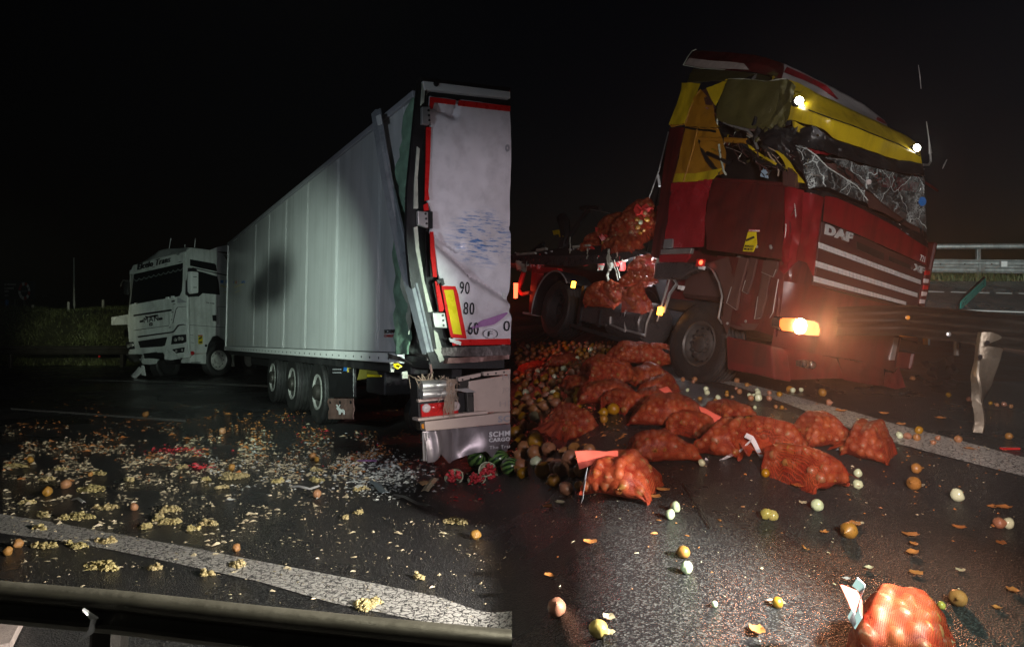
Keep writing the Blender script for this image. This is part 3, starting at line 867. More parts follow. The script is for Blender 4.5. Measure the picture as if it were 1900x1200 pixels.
# ================================================================== WHITE BOX TRAILER (left)
TP = Pose(119.94, 1.26, 1.51, (0.201, 7.606, -1.566))
TR = thing('semi_trailer', 'long white box trailer with torn rear corner standing behind the white cab', 'trailer', TP.M)
def ts(px, py, y=1.27): return TP.on(px, py, 1, y)      # on the side plane
def tr(px, py, x=0.0): return TP.on(px, py, 0, x)        # on the rear plane
YR = lambda x: .31 - (1.58) * x / 13.6                   # torn-away right flank runs slantwise
def tside(name, pts, m, y=1.285, t=.02, **k): return MB().plate([ts(a, b_, y) for a, b_ in pts], (0, -t, 0)).build(name, m, TR, **k)
def trear(name, pts, m, x=-.02, t=.02, **k): return MB().plate([tr(a, b_, x) for a, b_ in pts], (t, 0, 0)).build(name, m, TR, **k)

seam_px = [434.5, 470.5, 495.5, 526.5, 566.5, 622, 700.5]
seam_x = [13.6] + [ts(px, 610).x for px in seam_px[1:]] + [ts(742, 610).x]
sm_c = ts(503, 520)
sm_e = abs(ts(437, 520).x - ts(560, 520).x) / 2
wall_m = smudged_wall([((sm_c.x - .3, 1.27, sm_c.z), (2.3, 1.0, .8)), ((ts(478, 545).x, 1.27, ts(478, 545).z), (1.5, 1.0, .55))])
WT = 3.93
for k in range(len(seam_x) - 1):
    a, b_ = seam_x[k + 1], seam_x[k]
    MB().box((a + .003, 1.21, 1.235), (b_ - .003, 1.27, WT), .006).build('wall_panel', wall_m, TR)
    if k:
        for dx in (-.05, .05) if k > 1 else (-.06, .05):
            MB().box((b_ + dx - .003, 1.268, 1.24), (b_ + dx + .003, 1.2718, WT - .01), .0015).build('seam_strip', wall_m, TR)
# roof, far flank, floor, front wall
xe = .0
b = MB().plate([(13.6, 1.25, WT + .03), (13.6, -1.27, WT + .03), (.02, .31, WT + .03), (.02, 1.25, WT + .03)], (0, 0, -.04)); b.build('roof', M_['white'], TR)
b = MB().plate([(13.58, -1.26, 1.2), (.04, .31, 1.2), (.04, .31, WT), (13.58, -1.26, WT)], (0, .04, 0)); b.build('far_wall', M_['white'], TR)
b = MB().plate([(13.6, 1.2, 1.2), (13.6, -1.24, 1.2), (.02, .33, 1.2), (.02, 1.2, 1.2)], (0, 0, -.12)); b.build('floor', M_['matte_black'], TR)
MB().box((13.52, -1.24, 1.22), (13.6, 1.2, WT), .01).build('front_wall', M_['white'], TR)
MB().box((.35, 1.225, WT + .002), (13.62, 1.3, WT + .075), .01).build('top_rail', M_['grey_ink'], TR)
MB().box((13.6, 1.2, 1.15), (13.66, 1.29, WT + .05), .01).build('corner_post', M_['white_clean'], TR)
MB().box((.62, 1.225, 1.115), (13.66, 1.31, 1.225), .01).build('bottom_rail', M_['white_clean'], TR)
b = MB()
for k in range(40):
    x = .9 + k * .32
    b.lathe([(.013, 0), (.013, .006), (0, .01)], 8, (x, 1.309, 1.165), (0, 1, 0))
b.build('rail_bolts', M_['black'], TR)
MB().box((.5, 1.0, 1.0), (13.5, 1.2, 1.11), .01).build('side_beam', M_['matte_black'], TR)
# dark gap at the torn rear corner, behind the torn sheets
MB().box((.16, .34, 1.22), (seam_x[-1] - .005, 1.2, WT), .01).build('torn_corner_core', M_['black'], TR)
def torn(pl, pr, nu=26, nv=6, amp=.05, seed=0, x=.0, side=True, m=None, name='torn_sheet', t=.015, y=1.25):
    f = (lambda a: ts(a[0], a[1], y)) if side else (lambda a: tr(a[0], a[1], x))
    A = [f(a) for a in pl]; B = [f(a) for a in pr]
    A = resample(A, nu); B = resample(B, nu)
    P = []
    for i in range(nu):
        row = []
        for j in range(nv):
            p = A[i].lerp(B[i], j / (nv - 1))
            d = nz(p, 3.2, seed) * amp + nz(p, 9, seed + 2) * amp * .5
            e = nz(p, 7, seed + 4) * .03 if j in (0, nv - 1) else 0
            p = p + (Vector((e, d, 0)) if side else Vector((d, e, 0)))
            row.append(p)
        P.append(row)
    return MB().grid(P, (0, -t, 0) if side else (t, 0, 0)).build(name, m, TR, smooth=30)
torn([(763, 176), (748, 225), (737, 320), (730, 430), (729, 500), (733, 560), (735, 657)], [(770, 180), (758, 300), (750, 400), (748, 490), (756, 560), (757, 657)], 34, 6, .06, 3, m=M_['foam'], name='torn_insulation', y=1.29)
torn([(757, 560), (758, 657)], [(778, 590), (792, 668)], 14, 6, .08, 5, m=M_['grime'], name='torn_sheet', y=1.22)
torn([(741, 470), (745, 560), (751, 600)], [(748, 475), (756, 560), (759, 620)], 14, 4, .04, 8, m=M_['pale_foam'], name='torn_laminate', y=1.31)
torn([(720, 655), (745, 664)], [(722, 664), (760, 676)], 8, 4, .04, 9, m=M_['grime'], name='bent_bracket', y=1.33)
# the bent corner profile that leans across the side
prof_l = [(692, 214), (700, 270), (708, 320), (728, 420), (742, 490), (765, 572), (787, 657)]
prof_r = [(704, 201), (713, 262), (725, 330), (743, 410), (757, 470), (778, 552), (801, 652)]
A = resample([ts(*p, 1.40) for p in prof_l], 24); B = resample([ts(*p, 1.37) for p in prof_r], 24)
P = [[a, a.lerp(b_, .12) + Vector((0, .03, 0)), a.lerp(b_, .78) + Vector((0, .03, 0)), a.lerp(b_, .84), b_] for a, b_ in zip(A, B)]
bp_ = MB().grid(P, (0, -.02, 0)).build('bent_corner_profile', pbr('bent_grey_profile', (.3, .32, .34), rough=.42, metal=.3, var=.15, dirt=.5, dirtcol=(.06, .06, .07), dscale=9), TR, smooth=30)
MB().plate([ts(697, 216, 1.42), (ts(705, 212, 1.42)), ts(708, 231, 1.42), ts(701, 233, 1.42)], (0, -.012, 0)).build('end_plate', M_['white_clean'], bp_)

# rear frame and door
trear('corner_post', [(779, 150), (792, 150), (790, 230), (779, 300), (772, 390), (772, 470), (792, 560), (808, 600), (817, 672), (799, 672), (781, 620), (761, 520), (754, 440), (756, 350), (765, 260), (774, 170)], M_['black'], -.005, .06)
trear('rear_header', [(785, 150), (947, 170), (947, 183), (793, 166), (788, 168)], M_['white_clean'], -.05, .12, bevel=.006)
trear('header_edge', [(781, 143), (947, 163), (947, 169), (785, 149)], M_['black'], -.055, .12)
trear('header_seal', [(797, 166), (947, 184), (947, 196), (798, 178)], M_['black'], .01, .06)
MB().lathe([(.03, 0), (.028, .015), (0, .018)], 12, tr(809, 156, -.05), (-1, 0, 0)).build('marker_lamp', M_['lens_dark'], TR)
trear('white_edge_strip', [(784, 153), (790, 152), (787, 190), (781, 196)], M_['pale_foam'], -.035, .02)
trear('white_edge_strip', [(774, 272), (779, 276), (775, 330), (776, 387), (768, 387), (769, 340), (772, 300)], M_['pale_foam'], -.02, .03)
trear('white_edge_strip', [(768, 422), (775, 420), (778, 460), (788, 522), (803, 578), (795, 579), (783, 522), (772, 465)], M_['pale_foam'], -.02, .03)
trear('white_edge_strip', [(805, 612), (812, 618), (820, 645), (818, 668), (812, 660)], M_['pale_foam'], -.02, .03)
dl = [(798, 178), (798, 205), (800, 232), (798, 300), (795, 372), (804, 398), (804, 430), (806, 462), (812, 505), (824, 540), (832, 585), (842, 634)]
drr = [(947, 196), (947, 634)]
DLr = resample([tr(*p, -.02) for p in dl], 96); DRr = resample([tr(*p, -.02) for p in drr], 96)
def creases(p, px=None):
    d = 0
    # sheet pressed in along two long folds and softly dented
    for (a, b_, amp, wd) in (((812, 450), (880, 512), .055, .05), ((880, 512), (947, 556), .05, .05), ((806, 430), (850, 462), .04, .03), ((905, 600), (947, 578), .03, .04), ((806, 200), (845, 214), .03, .035), ((845, 214), (852, 186), .03, .02), ((905, 450), (947, 425), .02, .03)):
        A_ = tr(*a, -.02); B_ = tr(*b_, -.02); ab = B_ - A_
        t_ = max(0, min(1, (p - A_).dot(ab) / ab.length_squared))
        q = p - (A_ + ab * t_); dd = q.length
        s_ = .2 + .8 * math.tanh(q.dot(Vector((0, ab.z, -ab.y)).normalized()) / .03)
        d += 1.5 * amp * math.exp(-(dd / wd) ** 2) + s_ * amp * .8 * math.exp(-(dd / (wd * 3)) ** 2)
    return p + Vector((d + nz(p, 2.2, 3) * .035 + nz(p, 9, 5) * .006, 0, 0))
P = [[creases(a.lerp(b_, j / 60)) for j in range(61)] for a, b_ in zip(DLr, DRr)]
scx = tr(888, 440, -.02)
sc_h = (1.0, abs(tr(840, 440).y - tr(947, 440).y) * .62, abs(tr(880, 392).z - tr(880, 500).z) * .55)
door = MB().grid(P, (.03, 0, 0)).build('rear_door', scuffed_door(((scx.x, scx.y - .05, scx.z), sc_h)), TR, smooth=50)
def tape(name, pts, m=None, x=-.035, **k):
    return trear(name, pts, m or M_['tape_red'], x, .012, **k)
tape('contour_tape', [(798, 180), (846, 186), (845, 195), (806, 190), (803, 202), (797, 202)])
tape('contour_tape', [(852, 186), (947, 197), (947, 207), (850, 196)])
tape('contour_tape', [(791, 236), (800, 236), (798, 300), (795, 355), (797, 371), (788, 373), (790, 300)])
tape('contour_tape', [(786, 380), (794, 376), (796, 390), (787, 392)])
tape('contour_tape', [(798, 430), (804, 430), (808, 470), (811, 514), (804, 514), (799, 470)])
tape('contour_tape', [(807, 522), (813, 520), (824, 572), (822, 578), (815, 578)])
tape('contour_tape', [(838, 630), (947, 628), (947, 639), (840, 641)])
for pts in ([(783, 198), (799, 198), (797, 232), (783, 230)], [(775, 391), (795, 393), (795, 423), (776, 417)], [(803, 580), (826, 580), (831, 609), (808, 608)]):
    h = trear('hinge', pts, M_['alu'], -.075, .05, bevel=.008)
    cx = sum(p[0] for p in pts) / 4 + 5; cy = sum(p[1] for p in pts) / 4
    for dy in (-9, 0, 9):
        MB().lathe([(.012, 0), (.012, .008), (0, .01)], 8, tr(cx + dy * .1, cy + dy, -.075), (-1, 0, 0)).build('bolt', M_['black'], h)
trear('hinge_arm', [(795, 391), (803, 393), (803, 424), (795, 423)], M_['black'], -.05, .04)
mk = tape('marker_board', [(819, 530), (845, 531), (850, 545), (866, 628), (837, 626), (829, 590), (822, 545)], M_['tape_red'], -.055)
MB().plate([tr(*p, -.062) for p in ((824, 538), (841, 537.5), (857, 621), (841, 619), (834, 585), (827, 550))], (.006, 0, 0)).build('yellow_field', M_['tape_yellow'], mk)
def tl(body, p0, p1, h, m, x=-.05, bold=.0, parent=None, shear=0):
    a = tr(*p0, x); b_ = tr(*p1, x)
    sc_ = abs(tr(p0[0], p0[1] - h, x).z - a.z)
    return lettering('lettering', body, a, b_ - a, (0, 0, 1), sc_, (b_ - a).length, m, parent or TR, .003, bold, shear)
tl('90', (853, 545), (871, 546), 23, M_['ink'], -.055)
tl('80', (860, 583), (880, 584), 23, M_['ink'], -.055)
tl('60', (869, 620), (888, 621), 23, M_['ink'], -.055)
tl('0', (934, 614), (946, 614), 19, M_['ink'], -.055, .0)
tl('o', (937, 282), (945.5, 282), 14, M_['grey_ink'], -.05, .05)
fc = tr(910, 619, -.055)
rx = abs(tr(896, 619, -.055).y - fc.y); rz = abs(tr(910, 610, -.055).z - fc.z)
ring = []
for rr in (1.0, .93):
    ring.append([fc + Vector((0, math.cos(a) * rx * rr, math.sin(a) * rz * rr)) for a in np.linspace(0, 2 * math.pi, 30)])
MB().grid(ring, (-.003, 0, 0)).build('oval_border', M_['ink'], TR)
tl('F', (906, 624), (914, 624), 10, M_['ink'], -.058)
torn([(866, 616), (890, 596), (915, 587), (942, 579)], [(868, 613), (892, 606), (918, 602), (943, 582)], 12, 4, .02, 1, x=-.06, side=False, m=M_['foil_or_sheen'], name='foil_and_sheen', t=.004)  # sheen of a reflective sticker, painted in as a violet strip
torn([(812, 520), (822, 515), (826, 527)], [(815, 530), (820, 523), (822, 530)], 8, 4, .02, 2, x=-.07, side=False, m=M_['black'], name='torn_seal', t=.01)
# sill
torn([(822, 645), (880, 643), (947, 640)], [(818, 660), (880, 661), (947, 659)], 30, 5, .02, 6, x=-.04, side=False, m=M_['grime'], name='door_sill', t=.08)
torn([(806, 648), (814, 646)], [(818, 672), (826, 668)], 8, 4, .03, 7, x=-.05, side=False, m=M_['pale_foam'], name='torn_laminate', t=.02)
torn([(834, 664), (880, 662), (947, 658)], [(830, 674), (880, 672), (947, 666)], 30, 6, .05, 8, x=-.08, side=False, m=M_['pink_metal'], name='crumpled_bar', t=.1)
trear('seal_corner', [(833, 627), (856, 634), (855, 641), (836, 634)], M_['white_clean'], -.06, .02)
# side lettering
def sl(body, p0, p1, h, m, y=1.278, bold=0.0, shear=0):
    a = ts(*p0, y); b_ = ts(*p1, y); sc_ = abs(ts(p0[0], p0[1] - h, y).z - a.z)
    return lettering('lettering', body, a, Vector((b_.x - a.x, 0, 0)), (0, 0, 1), sc_, abs(b_.x - a.x), m, TR, .003, bold, shear)
sl('SCHMI', (713, 618.5), (733, 619.5), 7, M_['ink'], bold=.03)
sl('CARGO', (713, 625.5), (732, 626.5), 5, M_['red_ink'], bold=.02)
# reflection of the cab's flags and small text, painted mirrored on the side
for (x0, cols) in ((433, ('blue_ink', 'yellow_ink', 'red_ink')), (448, ('blue_ink',))):
    n_ = len(cols)
    for k, c_ in enumerate(cols):
        xa = x0 + k * 6 / n_; xb = x0 + (k + 1) * 6 / n_
        tside('flag_and_reflection', [(xa, 521), (xb, 521), (xb, 526.5), (xa, 526.5)], M_[c_], 1.276, .004)
sl('NOITAERES', (435, 534.5), (453, 534.5), 2.4, M_['yellow_ink'])
sl('SNART', (436, 543.5), (445, 543.5), 1.6, M_['yellow_ink'])

# running gear
b = MB()
for ysd, xs_ in ((.75, .3), (-.1, 6.0)):
    b.box((xs_, ysd - .06, .78), (12.5, ysd + .06, 1.08), .01)
b.build('chassis_beams', M_['matte_black'], TR)
for k, (px, bot) in enumerate(((590, 773), (543, 749), (507, 727))):
    g = TP.I @ G(px, bot)
    x = ts(px, {590: 723, 543: 705, 507: 692}[px], 1.15).x
    zc = (TP.I @ Vector((0, 0, 0))).z * 0 + (TP.I @ (TP.M @ Vector((x, 1.1, 0)) + Vector((0, 0, -1.57 - (TP.M @ Vector((x, 1.1, 0))).z)))).z + .5
    w_ = wheel(TR, (x, 1.0, zc), (0, 1, 0), .5, .36, M_['dark_rim'], rr=.55, dish=.1)
    MB().lathe([(.278, .155), (.278, .17), (.255, .172), (.24, .14), (.25, .135)], 40, (x, 1.0, zc), (0, 1, 0), closed=True).build('rim_ring', M_['rim'], w_, smooth=40)
    MB().lathe([(.12, .1), (.12, .2), (.09, .22), (0, .22)], 20, (x, 1.0, zc), (0, 1, 0)).build('hub', M_['dark_steel'], w_, smooth=40)
    if YR(x) > -.8: pass
    wheel(TR, (x, -.75, zc), (0, -1, 0), .5, .36, M_['rim'], rr=.55)
    MB().tube([(x, .95, zc), (x, -.7, zc)], .08, 10).build('axle', M_['matte_black'], TR, smooth=40)
    MB().lathe([(.13, 0), (.15, .05), (.13, .28), (.1, .3)], 14, (x + .35, .62, zc + .1), (0, 0, 1)).build('air_spring', M_['rubber'], TR, smooth=40)
x0 = ts(634, 723, 1.15).x
# rear mudguard, panel and flap with the elk
tside('equipment_panel', [(609, 668), (655, 668), (655, 737), (610, 737)], M_['black'], 1.16, .05, bevel=.01)
for (a, b_) in (((617, 684), (632, 684)), ((617, 690), (632, 690))):
    tside('panel_slot', [a, b_, (b_[0], b_[1] + 2), (a[0], a[1] + 2)], M_['grey_ink'], 1.166, .006)
tside('blue_bottle', [(639, 671), (645, 671), (643, 688), (637, 688)], M_['blue_ink'], 1.17, .03)
for pts in ([(647, 662), (652, 662), (652, 664), (647, 664)], [(643, 673), (646, 673), (646, 690), (644, 690)], [(645, 680), (651, 680), (651, 683), (645, 683)]):
    tside('yellow_print', pts, M_['yellow_ink'], 1.167, .004)
flap = MB().grid([[ts(609 + 46 * j / 8, 739 + 38 * i / 6, 1.15) + Vector((0, .03 * nz((i, j, 0), .5), 0)) for j in range(9)] for i in range(7)], (0, -.015, 0)).build('mud_flap', M_['pink_metal'], TR, smooth=50)
for dx in (4, 22, 42):
    MB().lathe([(.02, 0), (.02, .012), (0, .014)], 8, ts(609 + dx, 746, 1.165), (0, 1, 0)).build('bolt', M_['black'], flap)
elk = [(624, 757), (627, 753), (629, 756), (632, 759), (637, 759), (639, 762), (639, 769), (637, 769), (636, 765), (632, 765), (631, 769), (629, 769), (628, 763), (626, 760)]
MB().plate([ts(a, b_, 1.175) for a, b_ in elk], (0, -.006, 0)).build('elk_emblem', M_['white_ink'], flap)
for pts in ([(627, 754), (625, 750), (623, 751), (626, 755)], [(628, 754), (630, 750), (631, 751), (629, 755)]):
    MB().plate([ts(a, b_, 1.175) for a, b_ in pts], (0, -.006, 0)).build('elk_antler', M_['white_ink'], flap)
MB().plate([ts(597, 668, .85), ts(612, 668, .85), ts(613, 740, .85), ts(604, 740, .85)], (0, -.3, 0)).build('mudguard', M_['matte_black'], TR)
# spare tank / underslung cylinder and clutter
ca = tr(676, 733, .55); cb = tr(772, 733, .55)
MB().lathe([(0, 0), (.2, .0), (.25, .05), (.25, .2), (.235, .22), (.25, .24), (.25, .55), (.2, .6), (0, .6)], 26, (1.25, .75, .52), (-1, .0, 0)).build('air_tank', M_['black'], TR, smooth=35)
MB().box((1.6, .6, .7), (2.3, 1.1, 1.05), .02).build('tool_box', M_['matte_black'], TR)
ch = MB().plate([ts(662, 705, 1.1), ts(668, 680, 1.1), ts(673, 674, 1.1), ts(694, 676, 1.1), ts(701, 690, 1.1), ts(706, 699, 1.1), ts(680, 702, 1.1)], (0, -.16, 0)).build('wheel_chock', pbr('grimy_yellow_chock', (.22, .19, .03), rough=.5, var=.3, dirt=.5), TR, bevel=.01)
MB().plate([ts(681, 694, 1.12), ts(706, 696, 1.12), ts(706, 699, 1.12), ts(681, 699, 1.12)], (0, -.02, 0)).build('reflective_edge', M_['tape_yellow'], ch)
MB().tube([tr(730, 677, -.05), tr(738, 675, -.07), tr(745, 680, -.08), tr(738, 683, -.08), tr(731, 679, -.06)], .012, 8).build('yellow_cable', M_['tape_yellow'], TR, smooth=40)
MB().plate([tr(746, 690, -.04), tr(756, 688, -.04), tr(757, 702, -.04), tr(747, 702, -.04)], (.03, 0, 0)).build('pale_bracket', M_['pale_foam'], TR)
MB().tube([tr(728, 690, .05), tr(727, 672, .05)], .02, 8).build('valve', M_['pale_foam'], TR)
MB().tube([tr(799, 676, -.06), tr(801, 690, -.08), tr(796, 700, -.05)], .012, 6).build('hose', M_['pink_metal'], TR)
# rear light bar and bumper, hanging askew
RB = lambda px, py, x=-.1: tr(px, py, x)
trear('light_bar', [(774, 707), (830, 703), (836, 720), (853, 742), (852, 769), (777, 777)], M_['matte_black'], -.08, .2)
trear('bar_edge', [(776, 741), (824, 736), (824, 741), (777, 746)], M_['beige'], -.12, .05)
for (px, py) in ((791, 715.5), (815, 714), (791.5, 731), (816, 729.5)):
    MB().lathe([(0, 0), (.05, 0), (.054, .01), (.054, .2), (.05, .21), (0, .21)], 18, tr(px - 10, py + .6, -.13), (0, -1, .04)).build('buffer_roller', M_['alu'], TR, smooth=40)
lc = trear('rear_lamp', [(781, 750), (851, 743), (851, 768), (783, 774)], M_['lens_red'], -.11, .06, bevel=.008)
for (px, py, r, m) in ((791, 757, .045, 'lens_pale'), (805, 756, .042, 'lens_red'), (816, 752, .03, 'lens_red'), (845, 753, .05, 'lens_pale')):
    MB().lathe([(r, 0), (r * .95, .012), (r * .6, .022), (0, .026)], 16, tr(px, py, -.11), (-1, 0, 0)).build('round_lens', M_[m], lc, smooth=60)
MB().plate([tr(808, 773, -.125), tr(826, 749, -.125), tr(832, 771, -.125)], (.012, 0, 0)).build('triangle_reflector', M_['tape_red'], lc)
trear('bar_shelf', [(776, 776), (853, 767), (905, 762), (905, 767), (853, 772), (776, 781)], M_['beige'], -.16, .15)
trear('bumper_beam', [(788, 782), (947, 764), (947, 785), (790, 800)], M_['beige'], -.19, .12, bevel=.008)
sb = trear('side_marker', [(779, 783), (788, 781), (790, 799), (781, 798)], M_['black'], -.17, .1)
MB().plate([tr(782, 787, -.175), tr(786, 786, -.175), tr(787, 795, -.175), tr(783, 795, -.175)], (.006, 0, 0)).build('amber_reflector', M_['lens_amber'], sb)
tl('SC', (924, 783.5), (946, 781.5), 12, M_['grey_ink'], -.196, .04)
pl_l = [(783, 800), (787, 815), (789, 835), (790, 857)]; pl_r = [(947, 786), (947, 800), (947, 822), (947, 838)]
A = resample([tr(*p, -.14) for p in pl_l], 16); B = resample([tr(*p, -.14) for p in pl_r], 16)
P = []
for i in range(16):
    row = []
    for j in range(40):
        t_ = j / 39
        p = A[i].lerp(B[i], t_)
        k = i / 15
        fold = .05 * math.exp(-((t_ - .12) / .04) ** 2) - .04 * math.exp(-((t_ - .33) / .03) ** 2) + .05 * math.sin(t_ * 9 + k * 2) * k
        p = p + Vector((-fold + nz(p, 4, 2) * .04, 0, (.05 * nz((t_ * 7, 3.1, 0), 1, 4) * k * k * 2 if t_ > .08 else 0)))
        row.append(p)
    P.append(row)
sg = MB().grid(P, (.012, 0, 0)).build('spray_guard', pbr('dull_silver_guard', (.28, .25, .26), rough=.38, metal=.5, var=.2, scale=4, bump=.15, bscale=14, dirt=.4, dirtcol=(.1, .09, .09), dscale=6), TR, smooth=60)
for dx in (0, 5, 10):
    MB().tube([tr(785 + dx + 2 * k / 3, 802 + 17.5 * k, -.16) for k in range(4)], .012, 6).build('guard_rib', M_['alu'], sg, smooth=40)
tl('SCHM', (907, 811), (946, 808), 10, M_['white_ink'], -.19, .04)
tl('CARGO', (907, 820), (946, 817.5), 7.5, M_['white_ink'], -.19, .04)
tl('The Trai', (908, 833), (946, 830.5), 6, M_['white_ink'], -.19)
trear('number_plate_panel', [(870, 707), (947, 695), (947, 763), (880, 766), (876, 735), (870, 722)], M_['beige'], -.1, .04, bevel=.006)
for (body, p0, p1) in (('JO', (932, 729), (945, 728)), ('HI', (927, 754), (945, 752)), ('M', (932, 705), (945, 704))):
    tl(body, p0, p1, 10, M_['concrete'], -.106)
pb = trear('hinge_bracket', [(866, 728), (879, 728), (880, 767), (868, 767)], M_['dark_steel'], -.14, .05, bevel=.005)
for (px, py) in ((869, 734), (876, 734), (874, 762)):
    MB().lathe([(.01, 0), (.01, .006), (0, .008)], 8, tr(px, py, -.14), (-1, 0, 0)).build('bolt', M_['black'], pb)
trear('black_gap', [(850, 728), (866, 728), (868, 767), (852, 768)], M_['black'], -.07, .1)
trear('bracket', [(850, 721), (853, 706), (873, 702), (868, 716), (862, 724)], M_['dark_steel'], -.09, .03)
trear('bracket', [(838, 722), (868, 720), (884, 727), (866, 728)], M_['alu'], -.15, .03)
for pts in ([(850, 700), (892, 692), (892, 698), (851, 708)], [(897, 690), (947, 685), (947, 694), (898, 697)]):
    h = trear('perforated_bar', pts, M_['beige'], -.13, .05)
    for k in range(3):
        px = pts[0][0] + 8 + k * 15; py = pts[0][1] + 4 - k * 1.8
        MB().lathe([(.01, 0), (.01, .004), (0, .005)], 8, tr(px, py, -.13), (-1, 0, 0)).build('hole', M_['black'], h)
b = MB()
for k in range(46):
    x0_ = random.uniform(828, 846); pts = []
    ln = random.uniform(30, 75); dx = random.gauss(-3, 6)
    for j in range(6):
        t_ = j / 5
        pts.append(tr(x0_ + dx * t_ + random.gauss(0, 1.2), 703 + ln * t_, -.17 - .02 * random.random()))
    b.tube(pts, .0035, 4)
for k in range(40):
    x0_ = random.uniform(776, 838)
    b.tube([tr(x0_, 706 + random.gauss(0, 2), -.1), tr(x0_ + random.gauss(0, 8), 700 + random.gauss(0, 4), -.12), tr(x0_ + random.gauss(0, 9), 708 + random.uniform(0, 14), -.14)], .003, 4)
stuff(b.build('frayed_strings', M_['string'], TR))

# ================================================================== WHITE CAB (left), jack-knifed
MS = .93
MP = Pose(250.14, -.3, 2.9, (-9.78, 21.28, -1.32), ((1, 1.135), (0, 1.30)))
MC = thing('tractor_unit', 'white tractor unit with dark windscreen and broken front bumper standing across the road', 'truck', MP.M)
def ms(px, py, y=1.135): return MP.on(px, py, 1, y)
def mf(px, py, x=1.30): return MP.on(px, py, 0, x)
def mside(name, pts, m, d=0.0, t=.02, parent=None, **k): return MB().plate([ms(a, b_, 1.135 + d) for a, b_ in pts], (0, -t, 0)).build(name, m, parent or MC, **k)
def mfront(name, pts, m, d=0.0, t=.02, parent=None, **k): return MB().plate([mf(a, b_, 1.30 + d) for a, b_ in pts], (-t, 0, 0)).build(name, m, parent or MC, **k)
# shell: side, front, roof, far side, rear
mside('side_panel', [(346, 467), (352, 460), (385, 463), (414, 472), (421, 482), (427, 513), (428, 600), (425, 634), (416, 629), (406, 622), (395, 624), (387, 638), (383, 655), (351, 655), (348, 600)], M_['white'], 0, .08, bevel=.015)
mfront('front_panel', [(246, 493), (300, 478), (344, 466), (347, 500), (347, 600), (350, 662), (338, 664), (318, 664), (311, 656), (262, 658), (240, 654), (238, 625), (236, 600), (239, 565)], M_['white'], 0, .08, bevel=.02)
# rounded corner strip between front and side
A = resample([ms(351, 464, 1.12), ms(352, 500, 1.135), ms(352, 600, 1.135), ms(355, 655, 1.135)], 14); B = resample([mf(340, 468, 1.29), mf(342, 500, 1.3), mf(342, 600, 1.3), mf(343, 664, 1.3)], 14)
P = []
for a, b_ in zip(A, B):
    cor = Vector((b_.x, a.y, (a.z + b_.z) / 2))
    P.append([a.lerp(cor, t_) .lerp(cor.lerp(b_, t_), t_) + Vector((.008, .008, 0)) for t_ in np.linspace(0, 1, 7)])
MB().grid(P, (-.03, -.03, 0)).build('corner_panel', M_['white'], MC, smooth=60)
z_r = ms(385, 463).z
ra = [mf(246, 493), mf(300, 478), mf(344, 466)]
rb = [ms(421, 482) + Vector((0, -2.2, 0)), ms(418, 478) + Vector((0, -1.1, .05)), ms(415, 474)]
def ext(p, x): return Vector((x, p.y, p.z))
rows = [[mf(246, 494), mf(296, 480), mf(344, 467)], [Vector((.95, mf(246, 493).y + .12, mf(246, 493).z + .16)), Vector((.95, .0, mf(300, 470).z + .2)), Vector((.95, 1.02, ms(352, 459).z + .02))],
        [Vector((.2, -1.05, ms(385, 463).z)), Vector((.2, 0, ms(385, 463).z + .12)), Vector((.2, 1.08, ms(385, 463).z + .01))], [Vector((-.75, -1.08, ms(414, 472).z)), Vector((-.75, 0, ms(414, 472).z + .05)), Vector((-.75, 1.1, ms(414, 472).z))]]
MB().grid(loft(rows, 14, 12), (0, 0, -.03)).build('roof', M_['white'], MC, smooth=60)
MB().box((-.82, -1.1, .75), (-.76, 1.1, ms(421, 482).z), .02).build('rear_wall', M_['white'], MC)
MB().box((-.78, -1.06, .7), (1.12, -1.0, mf(246, 495).z - .05), .02).build('far_side', M_['white'], MC)
MB().box((-.76, -1.05, .55), (1.2, 1.04, .75), .02).build('cab_floor', M_['matte_black'], MC)
# sun visor with script lettering
vis = MB().grid(loft([[mf(240, 509, 1.36), mf(290, 497, 1.39), mf(341, 486, 1.36)], [mf(247, 492, 1.34), mf(295, 479, 1.37), mf(341, 468, 1.34)]], 4, 14), (-.04, 0, 0)).build('sun_visor', M_['white'], MC, smooth=60)
a = mf(256, 501, 1.405); b_ = mf(317, 486, 1.405)
lettering('lettering', 'Elcelo Trans', a, b_ - a, Vector((0, 0, 1)), .17, (b_ - a).length, M_['ink'], vis, .03, 0, .35)
for (px, py) in ((282, 495.5), (305, 490.5), (331, 485.5), (328, 472)):
    mfront('visor_clip', [(px, py), (px + 4, py - .8), (px + 4, py), (px, py + .9)], M_['ink'], .1, .03, vis)
ws = mfront('windscreen', [(247, 509), (339, 488), (338.5, 520), (337, 540), (333, 549), (326, 551), (240, 565)], M_['glass'], .012, .02)
cp = []
for k in range(10):
    x0 = 249 + k * 9
    y0 = lambda x: 521 - (x - 247) * .237
    P_ = [(x0 + 9 * q / 6, y0(x0 + 9 * q / 6) - 2 + 3.6 * math.sin(math.pi * q / 6)) for q in range(7)]
    cp.append(P_)
top = [(249, 510.5), (338.5, 490)]
crt = [p for P_ in cp for p in P_]
outline = [(249, 510.5)] + [(x, y + 3.5) for x, y in crt] + [(338.5, 490)]
b = MB()
for P_ in cp:
    b.plate([mf(x, y + 1, 1.316) for x, y in P_] + [mf(x, y - 1.2, 1.316) for x, y in reversed(P_)], (-.006, 0, 0))
b.build('curtain_fringe', pbr('grey_curtain', (.09, .1, .1), rough=.8), ws)
mfront('windscreen_edge', [(246, 509), (248, 508.5), (241, 565.5), (239, 566)], M_['alu'], .02, .03)
for (px, py) in ((249, 563.5), (307, 553), (317, 551)):
    mfront('wiper_pivot', [(px, py - 1.5), (px + 5, py - 2.3), (px + 5, py + 1.3), (px, py + 2)], M_['white_clean'], .05, .05)
